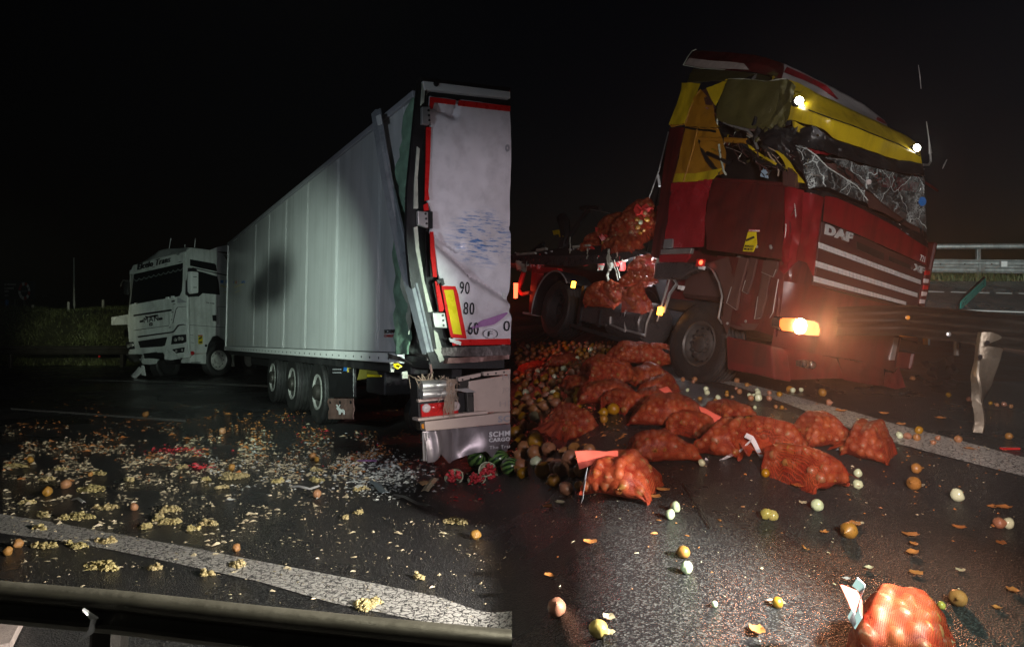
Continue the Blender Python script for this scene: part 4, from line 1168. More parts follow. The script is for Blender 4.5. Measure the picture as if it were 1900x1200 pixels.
MB().tube([mf(253, 563, 1.36), mf(275, 559, 1.35), mf(300, 554, 1.34)], .012, 6).build('wiper_arm', M_['black'], MC)
# grille flap
gf = mfront('grille_flap', [(247, 584), (317, 573), (316, 600), (313, 604.5), (252, 613), (249, 600)], M_['white'], .025, .03, bevel=.01)
mfront('recess_strip', [(247.5, 584), (317, 573.5), (318, 577), (248, 587)], M_['black'], .035, .02, gf)
hd = mfront('flap_handle', [(268, 586), (293, 582.5), (290, 587), (271, 590)], M_['black'], .045, .02, gf)
mfront('chrome_edge', [(269, 586), (293, 582.5), (291, 584), (284, 583.5), (275, 587)], M_['chrome'], .06, .02, hd)
mfront('flap_gap', [(248, 612.5), (313, 603.5), (313, 604.3), (248, 613.3)], M_['black'], .03, .02)
a = mf(267, 599.2, 1.345); b_ = mf(294, 594.8, 1.345)
lettering('lettering', 'MAN', a, b_ - a, (0, 0, 1), .16, (b_ - a).length, M_['ink'], gf, .003, .0)
for (px, py) in ((259, 594.5), (294.5, 590)):
    mfront('badge_bar', [(px, py), (px + 6, py - 1), (px + 6, py + 3), (px, py + 4)], M_['ink'], .045, .02, gf)
mfront('lion_emblem', [(277, 599.2), (282.5, 598.3), (282.5, 603.7), (277, 604.6)], M_['ink'], .043, .012, gf)
mfront('lion_figure', [(278, 602.5), (279, 600.4), (281, 599.7), (281.6, 601), (280.6, 602), (280, 603.6), (278.4, 603.8)], M_['alu'], .047, .008, gf)
for (px, py) in ((318, 557.5),):
    mfront('step_slot', [(px, py), (px + 6, py - 1), (px + 6, py + 2.4), (px, py + 3.4)], M_['black'], .006, .01)
for (px, py) in ((321, 564), (317.5, 579), (315.5, 592.5), (313, 607)):
    mfront('panel_catch', [(px, py), (px + 4, py - .6), (px + 4, py + .7), (px, py + 1.3)], M_['black'], .006, .01)
mfront('panel_gap', [(255, 623.5), (318, 615), (322, 613), (329, 603), (332, 602), (340, 601), (346, 604), (340, 603), (333, 604.2), (330.5, 606), (323, 616.2), (318, 617.8), (256, 626.3)], M_['black'], .006, .012)
mfront('panel_gap', [(329, 551), (346, 560), (346, 560.8), (329, 562)], M_['grey_ink'], .004, .008)
mfront('panel_gap', [(326, 573), (329, 569.5), (346, 568), (346, 568.8), (330, 570.3), (327, 574), (321, 600), (320, 600)], M_['ink'], .006, .01)
mfront('air_intake', [(256, 633), (310, 625), (306, 641), (299, 643), (260, 645)], M_['black'], .008, .03)
b = MB()
for k in range(4):
    b.plate([mf(258 + k, 636 + k * 2.2, 1.325), mf(309 - k, 628.4 + k * 2.6, 1.325), mf(309 - k, 629.2 + k * 2.6, 1.325), mf(258 + k, 636.9 + k * 2.2, 1.325)], (-.02, 0, 0))
b.build('intake_slats', M_['matte_black'], MC)
mfront('lower_intake', [(266, 656), (302, 651), (303, 664), (270, 664)], M_['black'], .012, .03)
for nm, pts in (('headlamp', [(319, 623.5), (325, 621.5), (345, 620), (345.5, 634), (338, 637), (317, 639)]), ('headlamp', [(233.5, 634), (247, 634), (250, 647), (235, 649)])):
    h = mfront(nm, pts, M_['lens_dark'], .015, .05, bevel=.01)
    cx = sum(p[0] for p in pts) / len(pts); cy = sum(p[1] for p in pts) / len(pts)
    for dx, dy in ((-6, 1), (1, -1), (6, -1)):
        if pts[0][0] < 300: dx *= .6
        MB().lathe([(.055, 0), (.05, .012), (.02, .02), (0, .022)], 14, mf(cx + dx, cy + dy, 1.325), (1, 0, 0)).build('lamp_bowl', M_['alu'], h, smooth=60)
h = mfront('fog_lamp', [(320, 647.5), (342, 644), (341, 653), (320, 657)], M_['lens_dark'], .015, .04, bevel=.006)
for px in (327, 338):
    MB().lathe([(.035, 0), (.03, .012), (0, .016)], 12, mf(px, 651 - (px - 327) * .15, 1.32), (1, 0, 0)).build('lamp_bowl', M_['alu'], h, smooth=60)
# broken bumper pieces
def mlump(name, rows, m, nu=8, nv=10, amp=.05, seed=0, x=1.33):
    P = loft([[mf(a, b_, x) for a, b_ in r] for r in rows], nu, nv, lambda p, s_, t_: p + Vector((nz(p, 4, seed) * amp, 0, nz(p, 6, seed + 1) * amp * .4)))
    return MB().grid(P, (-.02, 0, 0)).build(name, m, MC, smooth=35)
mlump('bumper_rail', [[(239, 652), (270, 648), (310, 645)], [(239, 658), (270, 655), (310, 653)]], M_['white'], 5, 24, .05, 1)
mlump('bumper_shard', [[(259, 666), (280, 665), (296, 666)], [(264, 675), (278, 676), (289, 675)]], M_['white'], 5, 10, .05, 2)
mlump('bumper_shard', [[(304, 650), (312, 649), (319, 649)], [(306, 666), (316, 667), (335, 665)]], M_['white'], 7, 10, .09, 3)
mlump('bumper_shard', [[(238, 655), (250, 655), (262, 658)], [(241, 668), (252, 671), (262, 668)]], M_['dark_steel'], 7, 10, .16, 4)
mlump('bumper_shard', [[(262, 658), (268, 657)], [(262, 670), (271, 668)]], M_['white'], 7, 5, .1, 5)
# hanging lid
P = [[mf(258 - 15 * i / 8 + w_ * 9, 680 + 17 * i / 8 + w_ * 5, 1.42) + Vector((.03 * math.sin(w_ * 3.1), 0, 0)) for w_ in np.linspace(0, 1, 6)] for i in range(9)]
lid = MB().grid(P, (-.02, 0, 0)).build('hanging_lamp_cover', M_['white_clean'], MC, smooth=50)
mfront('hanging_lamp_cover', [(262, 678), (267, 677.5), (270, 697), (262, 695)], M_['white_clean'], .08, .02)
MB().tube([mf(262, 666, 1.36), mf(261, 674, 1.4), mf(260, 682, 1.42)], .012, 6).build('cable', M_['black'], MC)
# left protruding cover
b = MB().plate([mf(206, 588, 1.1), mf(216, 587, 1.1), mf(236, 583, 1.2), mf(236, 602, 1.2), mf(216, 603, 1.1), mf(206, 603, 1.1)], (-.12, 0, 0)); b.build('front_mirror_housing', M_['white'], MC, bevel=.02)
MB().tube([mf(236, 522, 1.3), mf(229, 519, 1.35), mf(225, 526, 1.35), mf(224, 532, 1.35)], .02, 8).build('mirror_arm', M_['dark_steel'], MC, smooth=40)
MB().plate([mf(228, 520, 1.2), mf(236, 518, 1.2), mf(237, 548, 1.2), mf(229, 546, 1.2)], (-.1, 0, 0)).build('mirror_housing', M_['black'], MC, bevel=.03)
# side windows, mirror, door
mside('door_window', [(349, 503), (353, 498), (403, 513), (406, 524), (408, 547), (376, 544), (369, 550), (352, 550)], M_['glass'], .008, .02)
mside('upper_window', [(353, 481), (398, 489), (401, 492), (403, 504), (353, 493)], M_['glass'], .008, .02)
mside('window_ledge', [(363, 499), (396, 506.5), (396, 509), (364, 501.5)], M_['white_clean'], .05, .05)
mside('drip_rail', [(358, 496), (428, 511.5), (428, 513.5), (358, 497.5)], M_['black'], .03, .03)
mr_ = mside('mirror_housing', [(355, 503), (369, 504.5), (369, 543.5), (357, 545), (355, 540)], M_['white_clean'], .32, .16, bevel=.03)
for py in (513, 532.5):
    mside('mirror_slot', [(359, py), (365, py), (365, py + 1.3), (359, py + 1.3)], M_['black'], .326, .01, mr_)
mside('mirror_arm', [(350, 497), (364, 497), (366, 503), (356, 503), (352, 520), (352, 540), (358, 546), (372, 545), (366, 550), (353, 551), (349, 545)], M_['black'], .2, .1)
mside('door_handle', [(394, 584.5), (401.5, 584.5), (402, 596), (395, 595.5)], M_['black'], .006, .012)
for pts in ([(404, 568), (404.7, 568), (405, 602), (404.2, 602)], [(404.5, 568), (428, 570.3), (428, 571), (404.5, 568.8)], [(348, 602), (428, 608), (428, 608.8), (348, 602.8)], [(346.3, 500), (347, 500), (347.6, 602), (346.9, 602)], [(350, 634), (360, 636), (360, 636.6), (350, 634.6)], [(350.3, 608), (351, 608), (351.3, 655), (350.6, 655)], [(350, 621), (359, 621.4), (359, 622), (350, 621.6)]):
    mside('panel_gap', pts, M_['ink'], .003, .006)
stk = mside('warning_sticker', [(367.7, 621.3), (375.8, 621.3), (376.4, 638), (368.2, 638)], M_['tape_yellow'], .005, .008)
for pts, m in (([(367.7, 621.3), (375.8, 621.3), (375.9, 623.5), (367.8, 623.5)], 'red_ink'), ([(369, 626.5), (375, 624), (375, 627), (369, 630)], 'ink'), ([(370, 633.5), (375, 633.5), (375, 635.8), (370, 635.8)], 'ink')):
    mside('print', pts, M_[m], .009, .005, stk)
for (x0, cols) in ((409, ('blue_ink',)), (419, ('blue_ink', 'yellow_ink', 'red_ink'))):
    n_ = len(cols)
    for k, c_ in enumerate(cols):
        xa = x0 + k * 5.6 / n_; xb = x0 + (k + 1) * 5.6 / n_
        mside('flag_and_reflection', [(xa, 519.5), (xb, 519.8), (xb, 525.5), (xa, 525.2)], M_[c_], .004, .006)
def msl(body, p0, p1, h, m):
    a = ms(*p0, 1.141); b_ = ms(*p1, 1.141)
    lettering('lettering', body, a, Vector((b_.x - a.x, 0, b_.z - a.z)), (0, 0, 1), h * 21 / F, (b_ - a).length, m, MC, .004, .02)
msl('INTERNATIONAL', (409, 531), (424.5, 535), 2.4, M_['yellow_ink'])
msl('TRANS', (416, 542.5), (424, 543.8), 1.8, M_['yellow_ink'])
msl('TGX 18.440', (382, 562.3), (397.5, 564.4), 2.4, M_['ink'])
st = mside('step_box', [(350, 673), (353, 664), (359, 657.5), (383, 655.5), (382.5, 675)], M_['white'], .0, .3, bevel=.012)
mside('step_slot', [(355, 671.5), (372, 671.5), (372, 673), (355, 673)], M_['black'], .004, .01, st)
mside('step_panel', [(351, 649), (381, 650), (381, 656), (357, 656.5), (351, 662)], M_['beige'], -.03, .1)
MB().lathe([(.06, 0), (.055, .03), (0, .04)], 12, ms(356.5, 655, 1.15), (0, 1, 0)).build('filler_cap', M_['lens_red'], MC, smooth=50)
MB().lathe([(.04, 0), (.035, .02), (0, .03)], 12, ms(381.8, 641, 1.14), (0, 1, 0)).build('marker_lamp', M_['lens_dark'], MC, smooth=50)
mside('wheel_arch', [(383, 655), (386, 637), (394, 623), (406, 620.5), (417, 628), (427, 634), (427, 690), (383, 690)], M_['black'], -.5, .1)
cw = ms(401, 668, 1.02)
wheel(MC, cw, Vector((.12, 1, 0)), .47, .3, M_['rim'], rr=.62)
wheel(MC, (cw.x, -.95, cw.z - .05), (0, -1, 0), .47, .3, M_['matte_black'], rr=.62)  # rim coloured black, the shade under the cab put into its paint
wheel(MC, (cw.x - 3.4, .85, cw.z - .05), (0, 1, 0), .47, .5, M_['rim'], rr=.6, dish=.15)
wheel(MC, (cw.x - 3.4, -.85, cw.z - .05), (0, -1, 0), .47, .5, M_['rim'], rr=.6, dish=.15)
b = MB()
for y in (-.4, .4): b.box((-4.4, y - .05, .6), (.9, y + .05, .85), .01)
b.box((-4.4, -.4, .65), (-4.3, .4, .8)); b.build('chassis_rails', M_['matte_black'], MC)
MB().tube([(cw.x, -.95, cw.z - .02), (cw.x, .95, cw.z - .02)], .07, 10).build('axle', M_['matte_black'], MC)
MB().lathe([(0, 0), (.3, 0), (.32, .03), (.32, 1.1), (.3, 1.13), (0, 1.13)], 20, (-2.2, .8, .62), (1, 0, 0)).build('fuel_tank', M_['alu'], MC, smooth=35)
MB().grid([[ms(428 + 3 * j, 644 + i * 6, 1.1) + Vector((0, .05 * math.sin(j * 1.2 + i * .3), 0)) for j in range(4)] for i in range(7)], (0, -.02, 0)).build('mudguard_end', M_['pale_foam'], MC, smooth=50)
# air deflector on the roof, its reflection in the wall added to its shape; antennas
df = MB().grid(loft([[ms(389, 464.5, 1.0), ms(405, 458, 1.0), ms(428, 453.5, 1.0), ms(434, 456, 1.0), ms(462, 466, 1.0)], [ms(394, 466.5, 1.05), ms(412, 467, 1.05), ms(428, 467, 1.05), ms(436, 468, 1.05), ms(461, 468, 1.05)]], 6, 16), (0, -.03, 0)).build('deflector_and_reflection', M_['white_clean'], MC, smooth=60)
for (p, q) in (((313, 466), (317, 442)), ((343, 459), (343, 454)), ((361, 459), (362.5, 442))):
    MB().tube([mf(*p, .8), mf(*q, .78)], .012, 6).build('antenna', M_['white_clean'], MC)
MB().box((-1.0, .9, .9), (-.83, 1.13, ms(427, 530).z), .03).build('rear_fairing', M_['white'], MC)

# ================================================================== RED TRACTOR UNIT (right)
DP = Pose(-65.35, 5.61, -9.41, (3.215, 9.21, -0.844), ((1, -1.25), (0, 1.40)))
DT = thing('tractor_unit', 'wrecked red tractor unit with crushed yellow roof, torn side and lit headlamp', 'truck', DP.M)
def ds(px, py, y=-1.25): return DP.on(px, py, 1, y)
def df_(px, py, x=1.40): return DP.on(px, py, 0, x)
def dside(name, pts, m, d=0.0, t=.03, parent=None, **k): return MB().plate([ds(a, b_, -1.25 - d) for a, b_ in pts], (0, t, 0)).build(name, m, parent or DT, **k)
def dfront(name, pts, m, d=0.0, t=.03, parent=None, **k): return MB().plate([df_(a, b_, 1.40 + d) for a, b_ in pts], (-t, 0, 0)).build(name, m, parent or DT, **k)
def sk(px, py, ins=0.0): return DP.skin(px, py, ins)
def dskin(name, rows, m, ins=0.0, nu=12, nv=16, amp=0.0, fr=4.0, seed=0, t=.012, smooth=40, parent=None, inner=None):
    """crumpled sheet lofted between traced edges that lie on the cab's skin"""
    rr = []
    for r in rows:
        rr.append([sk(p[0], p[1], ins + (p[2] if len(p) > 2 else 0)) for p in r])
    def fn(p, s_, t_):
        q = p
        if amp:
            a = nz(q, fr, seed); b_ = nz(q, fr * 2.7, seed + 1); c_ = abs(nz(q, fr * 1.6, seed + 2))
            q = q + Vector((.6, -.8, 0)) * (a * amp + b_ * amp * .5 + (c_ - .2) * amp)
        return q
    return MB().grid(loft(rr, nu, nv, fn), Vector((-.6, .8, 0)) * t).build(name, m, parent or DT, smooth=smooth)
def dtube(name, pts, r, m, ins=0.0, n=8, parent=None):
    P = [sk(p[0], p[1], ins + (p[2] if len(p) > 2 else 0)) for p in pts]
    return MB().tube(P, r, n).build(name, m, parent or DT, smooth=40)

# inner body so that the cab is closed from every side
MB().box((-.86, -1.12, .85), (-.8, 1.24, 3.1), .02).build('rear_wall', M_['dark_red'], DT)
MB().box((-.86, 1.2, .6), (1.2, 1.26, 2.2), .02).build('far_side', M_['dark_red'], DT)
MB().box((-.8, -1.1, .8), (1.25, 1.2, .95), .02).build('cab_floor', M_['matte_black'], DT)
MB().box((-.78, -.9, 1.0), (.2, 1.1, 1.5), .05).build('bunk', M_['brown'], DT)
MB().box((.75, -1.05, 1.2), (1.22, 1.15, 1.85), .06).build('dashboard', M_['black'], DT)
for yy in (-.7, .6):
    MB().box((.15, yy - .25, 1.3), (.28, yy + .25, 2.1), .06).build('seat', M_['black'], DT)
dside('door_void', [(1325, 232), (1480, 238), (1500, 350), (1340, 338)], M_['black'], -.55, .05)

# ---- side, lower
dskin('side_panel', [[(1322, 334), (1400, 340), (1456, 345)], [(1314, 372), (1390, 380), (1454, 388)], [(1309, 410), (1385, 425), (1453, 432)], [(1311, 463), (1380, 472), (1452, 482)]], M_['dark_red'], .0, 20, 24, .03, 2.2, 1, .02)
dskin('door_seam', [[(1312, 381), (1380, 386), (1440, 385)], [(1312, 382), (1380, 387), (1440, 386)]], M_['black'], -.012, 2, 16, .02, 2.5, 1, .01)
dskin('rear_side_panel', [[(1245, 340), (1256, 339), (1285, 336), (1322, 332)], [(1241, 385), (1253, 384), (1280, 383), (1311, 375)], [(1231, 460), (1247, 459), (1275, 459), (1306, 458)]], M_['wet_red'], -.015, 22, 20, .022, 4, 5, .02)
dskin('panel_seam', [[(1256, 338), (1255, 384), (1247, 459)], [(1257.5, 338), (1256.5, 384), (1248.5, 459)]], M_['black'], -.03, 2, 16, .02, 4, 5, .01)
dskin('panel_seam', [[(1241, 385), (1280, 383), (1311, 376)], [(1241, 386), (1280, 384), (1311, 377)]], M_['black'], -.03, 2, 16, .02, 4, 5, .01)
dside('step_trim', [(1226, 463), (1283, 460), (1281, 470), (1225, 472)], M_['alu'], .03, .05, bevel=.008)
dside('lower_skirt', [(1224, 473), (1279, 471), (1276, 478), (1269, 486), (1222, 486)], M_['wet_red'], .01, .04)
dside('bracket_plate', [(1233, 444), (1247, 443), (1246, 459), (1230, 460)], M_['steel'], .035, .03)
dside('wing_guard', [(1217, 487), (1262, 486), (1300, 488), (1310, 497), (1290, 502), (1275, 508), (1262, 517), (1212, 517)], M_['wet_grey'], .04, .1, bevel=.02)
dskin('torn_guard_edge', [[(1219, 479), (1214, 500), (1211, 519)], [(1226, 482), (1220, 500), (1215, 521)]], M_['pale_foam'], -.06, 8, 4, .05, 9, 2)
dside('wheel_arch', [(1212, 517), (1262, 517), (1283, 504), (1301, 497), (1318, 505), (1332, 522), (1341, 545), (1344, 580), (1338, 600), (1352, 690), (1240, 690), (1236, 590)], M_['black'], -.62, .1)
dtube('arch_edge', [(1306, 489), (1322, 500), (1334, 524), (1340, 550), (1338, 562), (1333, 590), (1340, 600)], .012, M_['alu'], -.03)
dtube('arch_edge', [(1309, 492), (1318, 498), (1327, 507)], .008, M_['alu'], -.04)
dskin('arch_liner', [[(1306, 490), (1330, 505), (1344, 548), (1340, 598)], [(1352, 476), (1362, 520), (1362, 560), (1349, 622)]], M_['brown'], .0, 8, 20, .02, 3, 4)
# mudguard stays behind the wheel
dtube('mudguard_stay', [(1233, 512), (1242, 520), (1237, 534), (1225, 575), (1219, 596)], .012, M_['alu'], .0)
dtube('mudguard_stay', [(1250, 517), (1256, 527), (1243, 545), (1232, 580)], .02, M_['steel'], .05)
dside('stay_clamp', [(1258, 529), (1267, 530), (1264, 538), (1257, 536)], M_['white_clean'], -.05, .04)
# torn step strips below the door
dskin('under_door_panel', [[(1330, 474), (1400, 480), (1456, 486)], [(1352, 540), (1400, 545), (1452, 550)], [(1350, 600), (1400, 612), (1442, 625)]], M_['dark_red'], .03, 14, 18, .05, 3, 7)
for pts, m in (([(1371, 477), (1388, 479), (1373, 535), (1366, 575), (1348, 562), (1357, 532)], 'brown'), ([(1391, 477), (1404, 480), (1396, 515), (1386, 545), (1377, 540), (1383, 520)], 'brown'), ([(1417, 482), (1443, 485), (1440, 500), (1434, 514), (1413, 505)], 'brown'), ([(1414, 507), (1428, 512), (1420, 555), (1410, 590), (1400, 592), (1406, 550)], 'brown'), ([(1436, 515), (1444, 518), (1434, 580), (1428, 590)], 'dark_red')):
    s_ = dside('step_strip', pts, M_[m], .015, .03, bevel=.006)
    e_ = [ds(a, b_, -1.27) for a, b_ in pts[-3:]]
    MB().tube(e_, .004, 5).build('bright_edge', M_['alu'], s_)
dskin('step_lip', [[(1336, 585), (1370, 600), (1408, 600)], [(1340, 600), (1372, 612), (1400, 612)]], M_['brown'], -.02, 5, 12, .03, 6, 9)
for (px, py) in ((1405, 458), (1430, 457), (1431, 460), (1384, 596), (1350, 600)):
    MB().lathe([(.018, 0), (.015, .012), (0, .016)], 8, ds(px, py, -1.27), (0, -1, 0)).build('rivet', M_['alu'], DT)
# lower step box and bumper corner
dside('step_box', [(1347, 623), (1352, 624), (1430, 641), (1437, 703), (1400, 694), (1349, 685)], M_['bumper_red'], .02, .25, bevel=.02)
dside('step_recess', [(1353, 628), (1424, 643), (1420, 668), (1415, 682), (1360, 672), (1353, 665)], M_['dark_red'], .022, .04)
dskin('bumper', [[(1430, 640), (1480, 648), (1520, 658), (1552, 665)], [(1433, 670), (1480, 676), (1525, 682), (1560, 686)], [(1436, 704), (1480, 704), (1532, 702), (1565, 702)]], M_['bumper_red'], -.02, 12, 26, .045, 3, 3, .04)
dskin('bumper_lower', [[(1555, 664), (1600, 672), (1640, 680)], [(1565, 704), (1605, 712), (1642, 716)]], M_['dark_red'], .03, 8, 14, .06, 3, 6, .03)
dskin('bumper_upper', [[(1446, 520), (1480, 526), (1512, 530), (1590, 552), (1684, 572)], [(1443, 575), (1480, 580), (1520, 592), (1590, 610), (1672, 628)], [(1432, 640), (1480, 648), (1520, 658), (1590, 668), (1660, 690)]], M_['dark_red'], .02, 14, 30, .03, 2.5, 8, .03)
dskin('bumper_corner', [[(1642, 690), (1660, 692), (1668, 680)], [(1640, 716), (1662, 722), (1680, 718)]], M_['bumper_red'], .0, 6, 8, .05, 4, 2, .03)
dfront('bumper_stay', [(1660, 625), (1668, 626), (1660, 668), (1652, 668)], M_['alu'], .0, .03)
fl = dfront('fog_lamp', [(1484, 669), (1500, 668), (1514, 671), (1512, 679), (1500, 684), (1484, 680)], M_['black'], .05, .06, bevel=.008)
for (px, py) in ((1493.5, 675), (1507, 677)):
    MB().lathe([(.045, 0), (.042, .015), (.02, .028), (0, .03)], 18, df_(px, py, 1.455), (1, -.3, 0)).build('fog_lens', M_['lens_dark'], fl, smooth=60)
# headlamp: amber turn end, lit bulb, clear end
hl_pts = [(1447, 593), (1452, 588), (1480, 589), (1512, 595), (1520, 599), (1524, 612), (1522, 625), (1512, 624), (1480, 619), (1452, 614), (1446, 606)]
hl = dfront('headlamp', hl_pts, M_['lens_dark'], .01, .12, bevel=.012)
MB().plate([df_(a, b_, 1.425) for a, b_ in [(1448, 593), (1453, 590), (1474, 590), (1472, 616), (1452, 613), (1447, 605)]], (-.01, 0, 0)).build('turn_lens', M_['lit_orange'], hl, bevel=.004)
MB().plate([df_(a, b_, 1.425) for a, b_ in [(1475, 590), (1511, 596), (1519, 600), (1522, 612), (1520, 623), (1500, 622), (1474, 617)]], (-.01, 0, 0)).build('clear_lens', M_['lit_clear'], hl, bevel=.004)
bulb = MB().lathe([(0, 0), (.085, .0), (.08, .018), (.05, .03), (0, .034)], 24, df_(1484, 605, 1.43), (1, 0, 0)).build('lit_reflector', M_['lit_head'], hl, smooth=60)
# ---- corner sheets
dskin('corner_sheet', [[(1455, 345), (1472, 348), (1492, 354)], [(1456, 400), (1470, 402), (1489, 404)], [(1454, 440), (1468, 446), (1486, 450)], [(1450, 480), (1462, 500), (1480, 484)]], M_['red'], -.01, 18, 12, .07, 3.2, 11, .015)
dskin('corner_sheet', [[(1490, 356), (1510, 360), (1529, 366)], [(1488, 410), (1506, 414), (1523, 412)], [(1484, 450), (1502, 456), (1516, 460)], [(1478, 482), (1496, 486), (1510, 515)]], M_['red'], .0, 18, 10, .05, 3.4, 14, .015)
dskin('corner_sheet', [[(1449, 474), (1466, 476), (1482, 474), (1512, 506)], [(1447, 505), (1466, 512), (1490, 515), (1512, 533)], [(1445, 535), (1470, 538), (1500, 545), (1512, 552)]], M_['dark_red'], .05, 10, 14, .04, 3, 16, .02)
dskin('corner_fold', [[(1448, 484), (1462, 478), (1486, 474)], [(1446, 500), (1455, 510), (1470, 494)]], M_['red'], -.02, 6, 8, .06, 4, 15)
dtube('hanging_cable', [(1455, 330), (1463, 372), (1460, 410), (1464, 440), (1456, 478), (1449, 505)], .016, M_['black'], -.08)
dtube('hanging_cable', [(1448, 345), (1452, 390), (1459, 430), (1454, 470)], .01, M_['black'], -.08)
dtube('hanging_cable', [(1438, 358), (1428, 380), (1424, 400)], .005, M_['alu'], -.02)
stk = dside('warning_sticker', [(1388, 430), (1402, 429), (1404, 452), (1397, 467), (1378, 466), (1383, 448)], M_['tape_yellow'], .045, .01)
dside('print', [(1384, 444), (1398, 438), (1400, 441), (1384, 448)], M_['ink'], .05, .006, stk)
dside('print', [(1389, 425), (1409, 426), (1410, 430), (1389, 430)], M_['red_ink'], .05, .006, stk)
for body, p0, p1, h in (('ANGLES', (1381.5, 458.5), (1398, 459.5), 4), ('MORTS', (1380.5, 464), (1396, 465), 4), ('ATTENTION', (1389.5, 429.2), (1409, 429.8), 2.6)):
    a = ds(*p0, -1.303); b_ = ds(*p1, -1.303)
    lettering('lettering', body, a, b_ - a, Vector((0, 0, 1)), h * 8.3 / F, (b_ - a).length, M_['ink'] if body != 'ATTENTION' else M_['white_ink'], stk, .004, .02)

# ---- front
dskin('hood', [[(1531, 364), (1548, 366), (1600, 388), (1660, 420), (1722, 461)], [(1527, 410), (1545, 416), (1600, 438), (1660, 465), (1719, 492)]], M_['red'], -.01, 8, 30, .012, 3, 2, .03)
dfront('grille_panel', [(1526, 411), (1600, 440), (1718, 493), (1712, 520), (1703, 566), (1685, 566), (1600, 548), (1511, 529), (1516, 480)], M_['grille'], .0, .06, bevel=.01)
rows_ = (((1520, 449.5), (1709, 520), 10.5, 7.5), ((1515, 484), (1703, 544), 10.5, 7.5), ((1511, 512), (1682, 560), 10, 6))
for p0, p1, h0, h1 in rows_:
    n_ = 30
    bar = dfront('grille_bar', [(p0[0] - 1, p0[1] - 1), (p1[0] + 1, p1[1] - 1), (p1[0] + 1, p1[1] + h1 + 1), (p0[0] - 1, p0[1] + h0 + 1)], M_['black'], .012, .03)
    b = MB()
    for k in range(n_):
        f0 = 1 - (1 - k / n_) ** 1.12; f1 = 1 - (1 - (k + .86) / n_) ** 1.12
        for half in (0, 1):
            xa = p0[0] + (p1[0] - p0[0]) * f0; xb = p0[0] + (p1[0] - p0[0]) * f1
            ya = p0[1] + (p1[1] - p0[1]) * f0; yb = p0[1] + (p1[1] - p0[1]) * f1
            ha = h0 + (h1 - h0) * f0; hb = h0 + (h1 - h0) * f1
            s0, s1 = (0, .47) if half == 0 else (.53, 1)
            b.plate([df_(xa, ya + ha * s0, 1.424), df_(xb, yb + hb * s0, 1.424), df_(xb, yb + hb * s1, 1.424), df_(xa, ya + ha * s1, 1.424)], (-.012, 0, 0))
    b.build('bar_tiles', M_['silver'], bar)
for pts in ([(1590, 448), (1640, 470), (1640, 484), (1590, 462)], [(1650, 475), (1690, 492), (1690, 500), (1650, 484)]):
    dfront('grille_recess', pts, M_['black'], .006, .02)
a = df_(1529, 434, 1.415); b_ = df_(1579, 451, 1.415)
xd = (b_ - a)
up_ = (df_(1531, 418, 1.415) - df_(1529, 434, 1.415))
lettering('lettering', 'DAF', a, xd, Vector((0, -.12, 1)), .105, xd.length, M_['chrome'], DT, .02, .05)
a = df_(1694, 501, 1.415); b_ = df_(1712, 508.5, 1.415)
lettering('lettering', 'XF', a, b_ - a, Vector((0, -.1, 1)), .075, (b_ - a).length, M_['chrome'], DT, .02, .03)
a = df_(1706.5, 483, 1.42); b_ = df_(1715, 487, 1.42)
lettering('lettering', '721', a, b_ - a, Vector((0, -.1, 1)), .07, (b_ - a).length, M_['silver'], DT, .006, .0)
clp = dfront('corner_lamps', [(1719, 496), (1727, 500), (1726, 530), (1716, 566), (1706, 565), (1714, 530)], M_['dark_red'], .02, .1, bevel=.012)
for (px, py, m) in ((1722, 506, 'lens_red'), (1720, 521, 'lens_pale'), (1719, 533, 'lens_red'), (1716.5, 545, 'lens_pale'), (1713, 559, 'lens_pale')):
    MB().plate([df_(px - 4, py - 4, 1.43), df_(px + 4, py - 3, 1.43), df_(px + 3, py + 4, 1.43), df_(px - 5, py + 4, 1.43)], (-.02, 0, 0)).build('lamp_segment', M_[m], clp, bevel=.004)
# bottom edge of the windscreen, torn trim
dskin('scuttle_trim', [[(1496, 350), (1530, 356), (1600, 383), (1660, 412), (1722, 447)], [(1496, 362), (1530, 366), (1600, 390), (1660, 421), (1722, 464)]], M_['black'], -.03, 6, 34, .05, 6, 4, .03)
# shattered windscreen: crumpled laminated sheet in two hanging pieces
ws1 = dskin('windscreen', [[(1477, 271), (1495, 274), (1515, 287), (1540, 312), (1572, 332), (1604, 348)], [(1488, 305), (1505, 310), (1525, 320), (1548, 336), (1575, 350), (1606, 360)], [(1500, 349), (1515, 347), (1532, 346), (1556, 357), (1580, 366), (1611, 376)]], M_['crack'], .02, 22, 34, .07, 3.4, 21, .006, smooth=30)
ws2 = dskin('windscreen', [[(1530, 292), (1575, 300), (1620, 311), (1665, 320), (1714, 331)], [(1580, 318), (1610, 335), (1645, 348), (1685, 366), (1716, 378)], [(1608, 350), (1632, 372), (1662, 396), (1690, 414), (1720, 432)]], M_['crack'], .03, 26, 34, .07, 2.8, 24, .006, smooth=30)
dtube('glass_fold', [(1477, 271), (1497, 276), (1515, 289), (1535, 310), (1560, 326), (1590, 345), (1610, 372)], .006, M_['shard'], .0)
dskin('inner_panel', [[(1488, 270), (1520, 276), (1558, 288)], [(1500, 282), (1520, 286), (1545, 287)]], M_['red'], .12, 5, 10, .05, 4, 5)
dskin('inner_panel', [[(1610, 315), (1660, 326), (1705, 340)], [(1635, 345), (1665, 352), (1700, 356)]], M_['red'], .14, 6, 10, .06, 4, 6)
dskin('inner_panel', [[(1530, 300), (1560, 306), (1605, 318)], [(1555, 330), (1580, 345), (1610, 352)]], M_['brown'], .14, 6, 10, .06, 4, 7)
dskin('inner_panel', [[(1600, 350), (1640, 372), (1700, 400)], [(1612, 384), (1650, 400), (1712, 440)]], M_['brown'], .16, 6, 10, .06, 4, 8)
